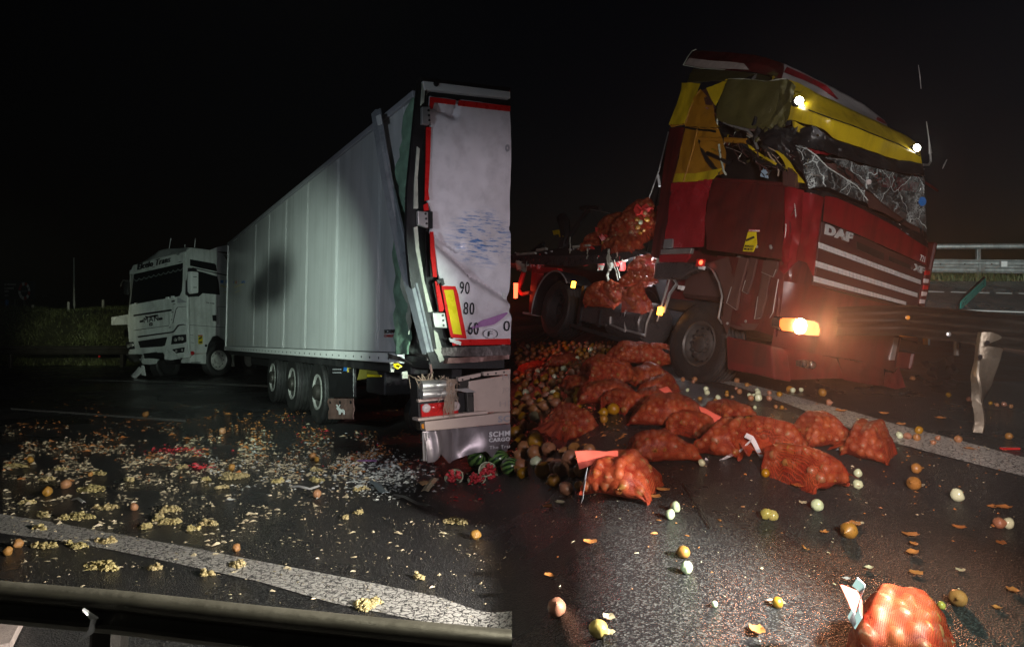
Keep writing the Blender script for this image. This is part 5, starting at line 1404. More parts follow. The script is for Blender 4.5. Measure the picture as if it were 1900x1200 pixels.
dfront('cab_void', [(1480, 262), (1560, 290), (1716, 330), (1720, 445), (1610, 385), (1500, 345)], M_['black'], -.42, .05)
MB().lathe([(.055, 0), (.05, .01), (0, .014)], 16, sk(1711, 374, -.03), (1, -.2, 0)).build('blue_sticker', M_['blue_ink'], DT)
MB().lathe([(.03, 0), (.028, .02), (0, .03)], 14, sk(1611, 338, .0), (1, -.2, 0)).build('cracked_mirror', M_['lens_pale'], DT, smooth=60)
# wiper and hoses
dtube('wiper_arm', [(1580, 379), (1570, 392), (1557, 409)], [.02, .022, .03], M_['black'], -.1)
dtube('hose', [(1613, 388), (1620, 408), (1632, 425), (1648, 432), (1660, 428), (1667, 416)], .024, M_['black'], -.12)
dtube('hose', [(1660, 418), (1680, 408), (1700, 400), (1716, 385)], .018, M_['black'], -.1)
dtube('hose', [(1665, 383), (1690, 399), (1707, 412), (1712, 440)], .014, M_['black'], -.1)
dskin('torn_trim', [[(1680, 425), (1700, 428), (1716, 440)], [(1684, 440), (1700, 446), (1716, 456)]], M_['black'], -.05, 6, 8, .06, 5, 12)

# ---- roof front: yellow visor band, dark torn edge below it
vb = [(1447, 228, .1), (1468, 222), (1490, 229), (1510, 233), (1530, 241), (1547, 257), (1590, 271), (1647, 291), (1683, 301), (1711, 304)]
vc = [(1442, 195, .12), (1466, 196, .03), (1500, 205, .03), (1540, 220, .03), (1584, 235, .03), (1625, 252, .03), (1668, 269, .03), (1709, 292, .02)]
vt = [(1444, 152, .3), (1465, 149, .28), (1482, 154, .28), (1518, 175, .28), (1560, 193, .28), (1605, 216, .28), (1647, 235, .28), (1683, 253, .28), (1702, 267, .22), (1707, 280, .1)]
rv = dskin('roof_visor', [vb, vc, vt], M_['yellow'], -.02, 18, 44, .018, 2.6, 31, .02, smooth=50)
dtube('visor_crease', [(1500, 204), (1540, 219), (1584, 234), (1625, 251), (1668, 268), (1707, 290)], .006, M_['black'], .0, 5, rv)
dskin('torn_roof_edge', [[(1440, 236), (1475, 240), (1510, 232), (1545, 258), (1600, 276), (1650, 294), (1712, 306)], [(1460, 262), (1490, 270), (1530, 282), (1575, 296), (1620, 308), (1660, 318), (1716, 326)]], M_['black'], .02, 10, 40, .06, 4, 33, .02)
dtube('bright_torn_edge', [(1500, 262), (1530, 270), (1560, 279), (1590, 285)], .007, M_['alu'], -.06)
dtube('bright_torn_edge', [(1672, 303), (1690, 304), (1700, 310), (1714, 314)], .01, M_['alu'], -.06)
dtube('bright_torn_edge', [(1535, 294), (1552, 295), (1570, 297)], .006, M_['alu'], -.06)
dskin('hanging_flap', [[(1470, 225), (1486, 232), (1500, 236)], [(1472, 240), (1484, 246), (1488, 248)]], M_['yellow'], -.04, 5, 6, .05, 6, 35)
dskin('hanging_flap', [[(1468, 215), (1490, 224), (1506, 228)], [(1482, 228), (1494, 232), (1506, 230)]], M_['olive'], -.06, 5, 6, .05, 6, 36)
# work lamps on the roof
for (px, py, r) in ((1482, 188, .05), (1700, 275, .042)):
    h = MB().lathe([(r * 1.25, -.05), (r * 1.25, .0), (r, .012)], 18, sk(px, py, -.02), (1, -.45, .1)).build('work_lamp', M_['black'], DT, smooth=40)
    MB().lathe([(r, .0), (r * .9, .02), (r * .5, .032), (0, .036)], 18, sk(px, py, -.02), (1, -.45, .1)).build('lit_lens', M_['lit_white'], h, smooth=60)
# ---- roof fairing: dark rear part and white-red striped front part
fa = [(1268, 121, .35), (1300, 127, .35), (1345, 130, .35), (1400, 134, .35), (1450, 147, .4), (1482, 154, .35), (1518, 175, .32), (1580, 204, .32), (1647, 235, .32)]
fm = [(1277, 108, .4), (1310, 112, .4), (1350, 115, .4), (1402, 118, .42), (1455, 132, .5), (1492, 147, .5), (1535, 168, .5), (1590, 200, .5), (1645, 230, .45)]
ft = [(1288, 94, .55), (1320, 96, .55), (1355, 98, .55), (1405, 103, .55), (1455, 118, .62), (1500, 140, .65), (1545, 162, .65), (1602, 193, .65), (1641, 224, .55)]
WH = pbr('striped_fairing_white', (.5, .48, .48), rough=.35, coat=.3, var=.08, dirt=.35, dirtcol=(.12, .1, .1))
fr_ = dskin('roof_fairing', [[p for p in fa[:5]], [p for p in fm[:5]], [p for p in ft[:5]]], M_['dark_red'], 0, 12, 26, .02, 3, 41, .02, smooth=50)
dskin('pale_band', [[(1270, 119, .33), (1300, 125, .33), (1345, 128, .33), (1390, 130, .33)], [(1279, 108, .37), (1310, 112, .37), (1345, 114, .37), (1380, 118, .37)]], M_['concrete'], -.03, 5, 16, .02, 3, 41, .01, parent=fr_)
dskin('roof_fairing', [fa[4:], fm[4:], ft[4:]], WH, 0, 12, 34, .012, 3, 42, .02, smooth=50)
dskin('red_stripe', [[(1455, 134, .46), (1492, 149, .46), (1520, 162, .46), (1552, 184, .42)], [(1460, 124, .5), (1500, 142, .5), (1535, 160, .5), (1556, 184, .45)]], M_['red'], -.04, 5, 20, .0, 3, 42, .008)
dskin('red_stripe', [[(1626, 222, .42), (1638, 228, .42), (1646, 235, .42)], [(1628, 217, .46), (1637, 221, .46), (1646, 230, .46)]], M_['red'], -.04, 4, 6, .0, 3, 42, .008)
dtube('torn_rim', [(1268, 121, .33), (1276, 106, .38), (1284, 95, .5), (1292, 92, .55)], .008, M_['pale_foam'], -.03)
dtube('torn_rim', [(1268, 121, .33), (1300, 127, .33), (1345, 130, .33)], .006, M_['pale_foam'], -.03)
# roof skin between fairing and side: keeps the cab closed
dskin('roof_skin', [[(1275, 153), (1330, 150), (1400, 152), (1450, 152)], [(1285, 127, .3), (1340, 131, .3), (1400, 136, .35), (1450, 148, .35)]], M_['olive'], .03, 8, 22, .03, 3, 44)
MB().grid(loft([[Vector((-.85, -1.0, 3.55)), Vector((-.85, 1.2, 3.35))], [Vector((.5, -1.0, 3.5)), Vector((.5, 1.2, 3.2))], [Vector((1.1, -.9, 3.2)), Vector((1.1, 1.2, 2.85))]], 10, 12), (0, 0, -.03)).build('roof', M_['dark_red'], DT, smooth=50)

# ---- torn upper side
dskin('side_flap', [[(1265, 154), (1264, 168), (1253, 200), (1241, 231)], [(1290, 154), (1286, 178), (1276, 205), (1262, 231)], [(1299, 155), (1290, 180), (1279, 205), (1270, 229)]], M_['yellow'], -.02, 16, 12, .025, 3, 51, .015)
dskin('flap_edge', [[(1241, 230), (1256, 228), (1269, 227)], [(1246, 237), (1258, 233), (1270, 231)]], M_['ochre'], -.04, 4, 8, .02, 5, 52)
dskin('inner_side_panel', [[(1299, 165), (1287, 183), (1276, 210), (1271, 234)], [(1304, 170), (1303, 195), (1302, 215), (1300, 236)], [(1322, 190), (1325, 205), (1326, 222), (1334, 238)]], M_['ochre'], .03, 16, 14, .035, 3.5, 53, .015)
dskin('inner_side_panel', [[(1271, 235), (1260, 290), (1248, 339)], [(1298, 237), (1290, 290), (1282, 337)], [(1334, 240), (1348, 285), (1344, 322)]], M_['ochre'], .03, 18, 16, .04, 3.2, 54, .015)
dskin('panel_seam', [[(1270, 235), (1300, 239), (1328, 242)], [(1270, 238), (1300, 242), (1328, 246)]], M_['black'], -.0, 3, 12, .03, 3.5, 54, .01)
dtube('panel_ridge', [(1294, 240), (1285, 280), (1274, 318), (1268, 338)], .012, M_['ochre'], -.01)
dtube('panel_ridge', [(1298, 168), (1288, 184), (1278, 208), (1271, 232)], .01, M_['ochre'], -.03)
dskin('yellow_lower_edge', [[(1254, 322), (1290, 322), (1340, 312)], [(1248, 339), (1290, 337), (1324, 332)]], M_['yellow'], -.01, 5, 12, .02, 4, 55)
dskin('yellow_shard', [[(1310, 164), (1330, 156), (1350, 147)], [(1313, 178), (1326, 180), (1341, 172)], [(1322, 188), (1325, 194), (1328, 196)]], M_['yellow'], -.06, 8, 8, .02, 4, 56)
dskin('brown_fold', [[(1302, 168), (1306, 180), (1309, 194)], [(1311, 165), (1319, 184), (1327, 196)], [(1312, 168), (1322, 190), (1326, 206)]], M_['brown'], -.03, 8, 8, .02, 4, 57)
dskin('yellow_rim', [[(1299, 172), (1303, 190), (1304, 196)], [(1303, 168), (1307, 186), (1310, 196)]], M_['yellow'], -.05, 6, 6, .01, 4, 58)
dskin('violet_foil', [[(1304, 195), (1314, 199), (1324, 206)], [(1306, 198), (1315, 204), (1322, 208)]], M_['foil_or_sheen'], -.05, 4, 6, .01, 4, 59)
# rear edge column (dark red) and the air guide behind it
dskin('rear_corner', [[(1242, 238), (1232, 300), (1226, 350), (1216, 420), (1207, 478)], [(1256, 236), (1246, 300), (1240, 345), (1231, 420), (1223, 478)], [(1270, 236), (1256, 300), (1248, 340), (1240, 400), (1231, 460)]], M_['dark_red'], .02, 24, 10, .02, 4, 61, .02)
dskin('air_guide', [[(1241, 245), (1222, 320), (1200, 372), (1190, 400)], [(1244, 246), (1228, 330), (1210, 420), (1200, 470)]], M_['black'], .5, 18, 8, .02, 4, 62, .03)
dtube('air_guide_edge', [(1240, 245), (1222, 318), (1205, 366), (1195, 398)], .01, M_['alu'], .46)
dtube('grab_rail', [(1228, 345), (1227, 400), (1224, 456)], .016, M_['chrome'], -.06)
dtube('grab_rail', [(1240, 345), (1238, 400), (1231, 456)], .008, M_['chrome'], -.05)
dtube('rail_clamp', [(1218, 457), (1232, 458)], .03, M_['steel'], -.05)
dtube('rail_clamp', [(1221, 324), (1224, 346)], .018, M_['white_clean'], -.05)
# crumpled yellow roof panel, shade of its underside painted in as olive
dskin('crumpled_shaded_panel', [[(1350, 148), (1380, 147), (1420, 150), (1452, 150)], [(1340, 175), (1375, 180), (1415, 184), (1446, 180)], [(1329, 200), (1370, 208), (1410, 214), (1440, 205)], [(1328, 220), (1345, 228), (1390, 238), (1420, 236)]], M_['olive'], .02, 26, 32, .05, 1.7, 65, .02, smooth=20)
dskin('crumpled_shaded_panel', [[(1448, 150), (1462, 147), (1476, 160)], [(1440, 180), (1455, 185), (1468, 195)], [(1428, 205), (1445, 210), (1462, 220)], [(1418, 232), (1430, 240), (1450, 236)]], M_['olive'], .0, 18, 14, .1, 3.6, 67, .02, smooth=20)
dtube('bright_torn_edge', [(1352, 147), (1380, 147), (1400, 149), (1425, 152), (1440, 148), (1458, 146)], .007, M_['pale_foam'], -.05)
dskin('torn_silver_foil', [[(1438, 150), (1446, 150), (1450, 158)], [(1440, 168), (1448, 168), (1453, 176)]], M_['alu'], -.08, 8, 6, .06, 9, 69)
dskin('torn_edge_strip', [[(1345, 227), (1370, 235), (1400, 240), (1406, 236)], [(1344, 230), (1370, 240), (1400, 244), (1412, 240)]], M_['pink_metal'], -.08, 4, 14, .03, 5, 70)
# bent pillars and bars in the opening
PB = M_['brown']
dtube('bent_pillar', [(1299, 258), (1318, 258), (1345, 260), (1386, 262)], .034, M_['ochre'], -.04)
dtube('bent_pillar', [(1299, 260), (1303, 276), (1312, 296), (1325, 312), (1337, 322)], .03, M_['black'], -.04)
dtube('bent_pillar', [(1312, 284), (1330, 292), (1352, 303)], .026, M_['black'], -.03)
dtube('bright_torn_edge', [(1318, 287), (1335, 294), (1352, 303)], .006, M_['foil_or_sheen'], -.07)
dtube('bright_torn_edge', [(1284, 264), (1292, 282), (1308, 305), (1323, 319)], .007, M_['foil_or_sheen'], -.07)
dtube('pale_rod', [(1334, 268), (1337, 292), (1343, 318), (1347, 324)], .013, M_['pale_foam'], -.02)
dtube('pale_rod', [(1331, 220), (1331, 236), (1331, 252)], .01, M_['pale_foam'], -.04)
dtube('bent_rail', [(1343, 227), (1364, 236), (1388, 242), (1397, 254), (1406, 276)], .016, M_['alu'], -.06)
dtube('bent_pillar', [(1375, 266), (1392, 280), (1400, 292), (1416, 302), (1445, 308), (1458, 318)], .024, M_['black'], -.05)
dtube('bent_rail', [(1397, 288), (1406, 298), (1420, 306), (1440, 310)], .012, M_['alu'], -.09)
dskin('yellow_strip', [[(1386, 266), (1410, 284), (1435, 300), (1458, 312)], [(1390, 275), (1412, 290), (1434, 305), (1457, 319)]], M_['yellow'], -.04, 4, 14, .04, 6, 71)
dskin('yellow_pillar', [[(1438, 280), (1452, 296), (1462, 318), (1478, 338)], [(1448, 282), (1466, 300), (1478, 320), (1494, 340)]], M_['yellow'], -.03, 5, 14, .03, 5, 72)
dskin('dark_sheet', [[(1416, 270), (1440, 278), (1470, 300), (1498, 330)], [(1405, 240), (1445, 242), (1480, 272), (1498, 318)]], M_['black'], .02, 10, 14, .1, 4, 73)
dskin('grey_sheet', [[(1410, 270), (1424, 284), (1438, 292)], [(1414, 266), (1430, 276), (1444, 294)]], M_['dark_steel'], -.05, 4, 8, .03, 5, 74)
dskin('red_shard', [[(1455, 236), (1454, 252), (1452, 262)], [(1458, 240), (1468, 262), (1474, 278)]], M_['red'], -.08, 6, 6, .03, 5, 75)
dskin('glassy_shard', [[(1452, 234), (1444, 246), (1438, 258)], [(1456, 238), (1452, 252), (1450, 262)]], M_['lens_dark'], -.07, 6, 6, .03, 5, 76)
dside('mirror_shard', [(1419, 309), (1421, 311), (1424, 331), (1410, 327), (1413, 317)], pbr('pale_blue_mirror', (.3, .4, .5), rough=.25), -.05, .02)
dside('door_sill', [(1326, 330), (1400, 334), (1458, 339), (1458, 346), (1400, 341), (1325, 336)], M_['dark_red'], .02, .06)
dside('dark_post', [(1452, 318), (1460, 318), (1462, 345), (1453, 344)], M_['brown'], .03, .06)
dside('dark_post', [(1462, 310), (1474, 322), (1476, 348), (1464, 346)], M_['brown'], .02, .06)
for k in range(26):
    px = random.uniform(1400, 1475); py = random.uniform(225, 262)
    c = sk(px, py, -.04)
    b = MB().ico(c, random.uniform(.02, .06), .5, (1, .5, 1.3)); b.build('glass_fragment', M_[random.choice(('black', 'lens_dark', 'olive', 'dark_steel'))], DT)
for k in range(60):
    px = random.uniform(1330, 1500); py = 232 + (px - 1330) * .32 + random.gauss(18, 26)
    if py > 340: continue
    a = random.uniform(0, 6.28); l_ = random.uniform(5, 20); w_ = random.uniform(2, 6); i_ = random.uniform(-.07, .06)
    c, s_ = math.cos(a) * l_, math.sin(a) * l_ * .7
    pts = [sk(px, py, i_), sk(px + c * .5 - w_ * .3, py + s_ * .5 + w_, i_ - .03), sk(px + c, py + s_, i_ - random.uniform(-.05, .08)), sk(px + c * .5 + w_ * .5, py + s_ * .5 - w_ * .6, i_ + .02)]
    MB().plate(pts, Vector((-.005, .008, 0))).build('torn_shard', M_[random.choice(('black', 'black', 'olive', 'brown', 'lens_dark', 'dark_steel', 'yellow', 'dark_red', 'pale_foam'))], DT)
for k in range(22):
    px = random.uniform(1320, 1490); py = 236 + (px - 1320) * .35 + random.gauss(0, 16)
    pts = [(px, py)]
    for j in range(5): pts.append((pts[-1][0] + random.gauss(4, 9), pts[-1][1] + random.uniform(2, 13)))
    dtube('loose_wiring', pts, random.uniform(.004, .011), M_[random.choice(('black', 'black', 'alu', 'brown', 'string'))], -.05, 5)
for k in range(16):
    px = random.uniform(1530, 1712); py = 290 + (px - 1530) * .16 + random.gauss(6, 6)
    pts = [(px, py)]
    for j in range(4): pts.append((pts[-1][0] + random.gauss(0, 6), pts[-1][1] + random.uniform(3, 9)))
    dtube('loose_wiring', pts, random.uniform(.004, .012), M_[random.choice(('black', 'black', 'dark_steel'))], -.06, 5)
for k in range(30):
    px = random.uniform(1500, 1718); py = 362 + (px - 1500) * .44 + random.gauss(-4, 6)
    MB().ico(sk(px, py, -.05), random.uniform(.008, .022), .5, (1, 1, 1)).build('glass_crumb', M_['shard'], DT)
for k in range(14):
    px = random.uniform(1440, 1520); y0_ = random.uniform(345, 440)
    pts = [(px, y0_)]
    for j in range(4): pts.append((pts[-1][0] + random.gauss(-1, 3), pts[-1][1] + random.uniform(8, 18)))
    dtube('paint_scratch_ridge', pts, random.uniform(.003, .007), M_[random.choice(('dark_red', 'black', 'shard'))], -.03, 5)
for k in range(44):
    e_ = random.choice((((1350, 148), (1330, 222)), ((1350, 148), (1460, 147)), ((1330, 222), (1420, 238)), ((1420, 236), (1476, 160)), ((1447, 228), (1560, 258))))
    t_ = random.random(); px = e_[0][0] + (e_[1][0] - e_[0][0]) * t_ + random.gauss(0, 4); py = e_[0][1] + (e_[1][1] - e_[0][1]) * t_ + random.gauss(0, 4)
    a = random.uniform(0, 6.28); l_ = random.uniform(7, 19); w_ = random.uniform(2, 5)
    c, s_ = math.cos(a) * l_, math.sin(a) * l_
    pts = [sk(px - w_, py, -.05), sk(px + c * .4, py + s_ * .4 - w_, -.09), sk(px + c, py + s_, -.05 - random.uniform(0, .09)), sk(px + c * .5 + w_, py + s_ * .5 + w_, -.04)]
    MB().plate(pts, Vector((-.005, .008, 0))).build('torn_shard', M_[random.choice(('yellow', 'olive', 'olive', 'black', 'black', 'alu', 'ochre'))], DT)
# whip antennas
dtube('antenna', [(1719, 226, .2), (1724, 262, .2), (1726, 285, .2)], [.004, .008, .02], M_['alu'], 0)
dtube('antenna', [(1726, 285, .2), (1727, 300, .2), (1723, 306, .15), (1712, 306, .1)], .012, M_['alu'], 0)
dtube('loose_wire', [(1704, 121, .4), (1707, 142, .4), (1709, 165, .4)], [.003, .006, .004], M_['alu'], 0)
dtube('loose_wire', [(1757, 296, .0), (1752, 306, .0), (1749, 313, .0)], [.004, .008, .004], M_['alu'], 0)

# ---- wheels and chassis
cwf = ds(1292, 637, -1.12)
wheel(DT, cwf + Vector((0, .17, 0)), Vector((.05, -1, 0)), .525, .34, M_['dark_rim'], rr=.55, holes=14)
wheel(DT, (cwf.x, 1.0, cwf.z + .30), (0, 1, 0), .5, .32, M_['dark_rim'], rr=.55)
cwr = ds(1028, 572, -1.15)
wheel(DT, cwr + Vector((0, .2, 0)), (0, -1, 0), .5, .4, M_['matte_black'], rr=.62, dish=.16, tyre=M_['rubber'])
wheel(DT, (cwr.x, .95, cwr.z + .3), (0, 1, 0), .5, .4, M_['matte_black'], rr=.62, dish=.16)
b = MB()
for y in (-.42, .42): b.box((cwr.x - 1.3, y - .05, .62), (1.1, y + .05, .9), .01)
for x in (.3, -1.0, -2.0, cwr.x - .8): b.box((x - .05, -.4, .66), (x + .05, .4, .86), .01)
b.build('chassis_rails', M_['matte_black'], DT)
MB().tube([(cwf.x, -1.0, cwf.z), (cwf.x, .95, cwf.z + .2)], .08, 10).build('axle', M_['matte_black'], DT)
MB().tube([(cwr.x, -.9, cwr.z), (cwr.x, .9, cwr.z + .2)], .1, 10).build('axle', M_['matte_black'], DT)
MB().box((-.1, -.42, .7), (.9, .42, 1.1), .04).build('engine', M_['matte_black'], DT)
# rear mudguard with bright edge
P = []
for i in range(18):
    a = RAD(195 - 150 * i / 17)
    P.append([Vector((cwr.x + math.cos(a) * .64, -1.25 + .5 * j / 3, cwr.z + math.sin(a) * .64)) for j in range(4)])
mg = MB().grid(P, (0, 0, .015)).build('mudguard', M_['black'], DT, smooth=50)
MB().tube([r[0] for r in P], .014, 6).build('bright_edge', M_['alu'], mg)
# boxes and tanks between the wheels
dside('battery_box', [(1083, 531), (1133, 536), (1124, 606), (1072, 594)], M_['wet_grey'], -.02, .6, bevel=.02)
dside('box_strap', [(1080, 530), (1085, 530), (1074, 600), (1069, 598)], M_['black'], .0, .05)
dside('box_strap', [(1110, 575), (1114, 575), (1110, 606), (1106, 606)], M_['black'], .0, .05)
ct = ds(1144, 610, -1.1)
MB().lathe([(0, 0), (.1, 0), (.15, .04), (.15, .5), (.1, .54), (0, .54)], 20, ct + Vector((-.3, .2, 0)), (1, 0, 0)).build('air_tank', M_['wet_grey'], DT, smooth=40)
dtube('tank_bracket', [(1133, 588), (1132, 602), (1160, 614)], .02, M_['alu'], .0)
dtube('step_frame', [(1160, 575), (1160, 612), (1197, 623), (1200, 600), (1210, 574)], .016, M_['alu'], -.02)
dtube('step_frame', [(1160, 612), (1197, 622)], .02, M_['alu'], -.04)
MB().lathe([(0, 0), (.26, 0), (.3, .03), (.3, .9), (.26, .93), (0, .93)], 22, ds(1200, 600, -.95) + Vector((-.7, 0, 0)), (1, 0, 0)).build('fuel_tank', M_['wet_grey'], DT, smooth=40)
dside('side_guard', [(1060, 600), (1200, 640), (1235, 648), (1235, 655), (1195, 648), (1058, 606)], M_['matte_black'], -.1, .05)
for (px, py) in ((1064, 528), (1225, 577)):
    h = MB().box((-.045, -.02, -.055), (.045, .02, .055), .008, Matrix.Translation(ds(px, py, -1.27))).build('side_marker_lamp', M_['lit_amber'], DT)
h = MB().box((-.06, -.03, -.05), (.06, .03, .05), .01, Matrix.Translation(ds(1300, 488, -1.3))).build('wing_marker_lamp', M_['lens_red'], DT)
MB().lathe([(.03, 0), (.025, .015), (0, .02)], 12, ds(1301, 487, -1.33), (0, -1, 0)).build('lit_bulb', M_['lit_red'], h)
dside('lamp_bracket', [(1295, 494), (1306, 494), (1304, 500), (1296, 499)], M_['white_clean'], .06, .03)
rl = MB().box((-.06, -.05, -.06), (.06, .05, .06), .01, Matrix.Translation(ds(1209, 482, -.9))).build('rear_work_lamp', M_['black'], DT)
MB().lathe([(.05, 0), (.045, .015), (0, .03)], 14, ds(1209, 482, -.95), (-.2, -1, 0)).build('lit_lens', M_['lit_white'], rl, smooth=60)

lamp('rear_work_lamp_light', 'POINT', DP.M @ Vector((-1.35, -1.05, 1.38)), (0, 0, 0), 34, (.9, .93, 1), size=.06)

# ================================================================== OPEN LOAD BED behind the red truck
LB = thing('semi_trailer', 'wrecked flat load bed heaped with torn red sacks behind the red truck', 'trailer', DP.M)
def lside(name, pts, m, y=-1.25, t=.03, parent=None, **k): return MB().plate([ds(a, b_, y) for a, b_ in pts], (0, t, 0)).build(name, m, parent or LB, **k)
lside('load_floor', [(900, 476), (954, 470), (1010, 464), (1060, 456), (1120, 455), (1180, 462), (1187, 472), (1148, 484), (1063, 493), (954, 487), (900, 486)], M_['matte_black'], -1.25, 2.4, bevel=.02)
P = loft([[ds(948, 472, -1.28), ds(1030, 475, -1.28), ds(1100, 473, -1.28), ds(1184, 466, -1.28)], [ds(948, 488, -1.28), ds(1063, 494, -1.28), ds(1148, 485, -1.28), ds(1187, 474, -1.28)]], 5, 30, lambda p, s_, t_: p + Vector((0, -.03 * abs(nz(p, 5, 2)), 0)))
MB().grid(P, (0, .02, 0)).build('side_rave', pbr('wet_dark_side_rave', (.06, .055, .055), rough=.3, metal=.3, var=.4, scale=9, bump=.6, bscale=30), LB, smooth=40)
for (x0, x1, y0) in ((958, 992, 470), (995, 1012, 462), (1062, 1092, 456)):
    lside('broken_rail', [(x0, y0), (x1, y0 - 3), (x1, y0 + 1), (x0, y0 + 4)], M_['pale_foam'], -1.3, .05)
lside('landing_leg', [(987, 500), (999, 497), (993, 560), (992, 578), (984, 585), (981, 574)], M_['leg_red'], -1.1, .12)
lside('leg_foot', [(970, 578), (985, 580), (985, 584), (970, 582)], M_['concrete'], -1.15, .2)
lside('red_beam', [(985, 495), (1034, 497), (1036, 505), (1010, 503), (990, 506)], M_['leg_red'], -1.2, .1)
MB().tube([ds(963, 538, -1.1), ds(968, 546, -1.1), ds(984, 543, -1.1)], .04, 8).build('red_brace', M_['leg_red'], LB)
MB().tube([ds(972, 505, -1.1), ds(962, 535, -1.1)], .05, 8).build('red_brace', M_['leg_red'], LB)
lside('red_lamp', [(953, 525), (958, 525), (957, 552), (953, 553)], M_['lit_red'], -1.26, .04)
MB().grid(loft([[ds(955, 486, -1.3), ds(965, 480, -1.3), ds(978, 486, -1.3)], [ds(962, 500, -1.3), ds(972, 505, -1.3), ds(980, 498, -1.3)]], 8, 10, lambda p, s_, t_: p + Vector((0, .12 * nz(p, 5, 3), .1 * nz(p, 6, 4)))), (0, .01, 0)).build('foil_and_sheen', M_['pale_foam'], LB, smooth=40)
for k, pts in enumerate(([(1040, 470), (1066, 425), (1092, 388)], [(1078, 386), (1096, 384), (1114, 386)], [(1092, 388), (1115, 392), (1132, 396)], [(1092, 388), (1104, 404), (1112, 418)], [(1045, 462), (1050, 440), (1046, 410), (1042, 405)], [(960, 500), (985, 470), (1008, 452)])):
    MB().tube([ds(a, b_, -.3) for a, b_ in pts], (.05, .04, .006, .005, .12, .05)[k], 7).build('bent_frame_bar' if k not in (2, 3) else 'snapped_wire', M_['matte_black'] if k != 2 else M_['alu'], LB, smooth=40)
lside('yellow_plate', [(1025, 428), (1036, 426), (1042, 431), (1045, 439), (1038, 440), (1036, 434), (1027, 436)], M_['tape_yellow'], -.4, .02)
for k in range(34):
    px = random.uniform(955, 1100); py = 472 - (px - 955) * .07 + random.gauss(0, 3)
    c = ds(px, py, random.uniform(-1.3, -.9))
    MB().ico(c, random.uniform(.02, .055), .5, (1.5, 1, .6)).build('load_scrap', M_[random.choice(('shard', 'pale_foam', 'peel', 'torn_red'))], LB)
for k, (px, y0, y1) in enumerate(((1128, 462, 520), (1131, 462, 500), (1145, 455, 478), (1090, 460, 480), (1058, 440, 470), (1136, 482, 520), (1140, 482, 516))):
    pts = [ds(px + random.gauss(0, .8) + (i * 1.5 if k > 4 else 0), y0 + (y1 - y0) * i / 7, -1.33 + random.gauss(0, .01)) for i in range(8)]
    MB().tube(pts, [random.uniform(.006, .028 if k < 2 else .012) for _ in pts], 6).build('hanging_shred', M_['pale_foam'], LB, smooth=40)

# ================================================================== BARRIERS, right-hand side
gr = thing('guard_rail', 'broken guard rail lying across the front of the red truck with a twisted post', 'guard rail', Matrix.Translation(G(1822, 795)))
gI = gr.matrix_world.inverted()
ctr = [(1552, 596, 7.25), (1600, 595, 7.1), (1672, 594, 6.9), (1730, 600, 6.6), (1800, 606, 6.3), (1895, 617, 5.95), (1990, 630, 5.6)]
path = resample([gI @ at(*c) for c in ctr], 36)
ups = []
for i, p in enumerate(path):
    t_ = i / 35
    ups.append(Vector((.0, -.12 + .1 * math.sin(t_ * 6), 1)))
MB().grid(wbeam(path, .30, .085, ups, -1, n=25), (0, .004, 0)).build('beam', M_['rail_dark'], gr, smooth=50)
P = wbeam(path[:1] * 2, .3, .08)
for k, (px, py) in enumerate(((1684, 589), (1760, 620))):
    MB().lathe([(.022, 0), (.02, .012), (0, .016)], 10, gI @ at(px, py, 6.72 - k * .25), (-.3, -1, 0)).build('rail_bolt', M_['lens_amber'] if k == 0 else M_['steel'], gr)
MB().plate([gI @ at(1671, 619, 6.95), gI @ at(1682, 621, 6.9), gI @ at(1740, 629, 6.62), gI @ at(1671, 624, 6.95)], (0, .02, 0)).build('torn_lip', M_['lens_amber'], gr)
# twisted C-section post
pts = resample([gI @ at(1846, 616, 6.18), gI @ at(1836, 660, 6.2), gI @ at(1828, 700, 6.22), gI @ at(1825, 745, 6.26), gI @ at(1822, 800, 6.3)], 26)
P = []
for i, p in enumerate(pts):
    t_ = i / 25
    a = RAD(-12 + 70 * float(sst(.25, .8, t_)))
    w_ = .105 - .02 * math.sin(t_ * 3)
    u = Vector((math.cos(a), math.sin(a), 0)); v = Vector((-math.sin(a), math.cos(a), 0))
    sh = .02 * nz((t_ * 5, 1, 2), 1)
    P.append([p + u * x * w_ + v * y * .07 + Vector((sh, 0, 0)) for x, y in ((-1, 1), (-1, .0), (-.85, -.15), (0, -.1), (.85, -.15), (1, 0), (1, 1))])
po = MB().grid(P, (0.004, .008, 0)).build('twisted_post', pbr('bent_galvanised_post', (.15, .13, .1), rough=.4, metal=.6, var=.3, scale=6, bump=.3, bscale=25, dirt=.6, dirtcol=(.09, .07, .05), dscale=6), gr, smooth=40)
for (px, py) in ((1832, 636), (1819, 662)):
    MB().lathe([(.022, 0), (.02, .004), (0, .005)], 10, gI @ at(px, py, 6.08), (0, -1, 0)).build('post_hole', M_['black'], po)

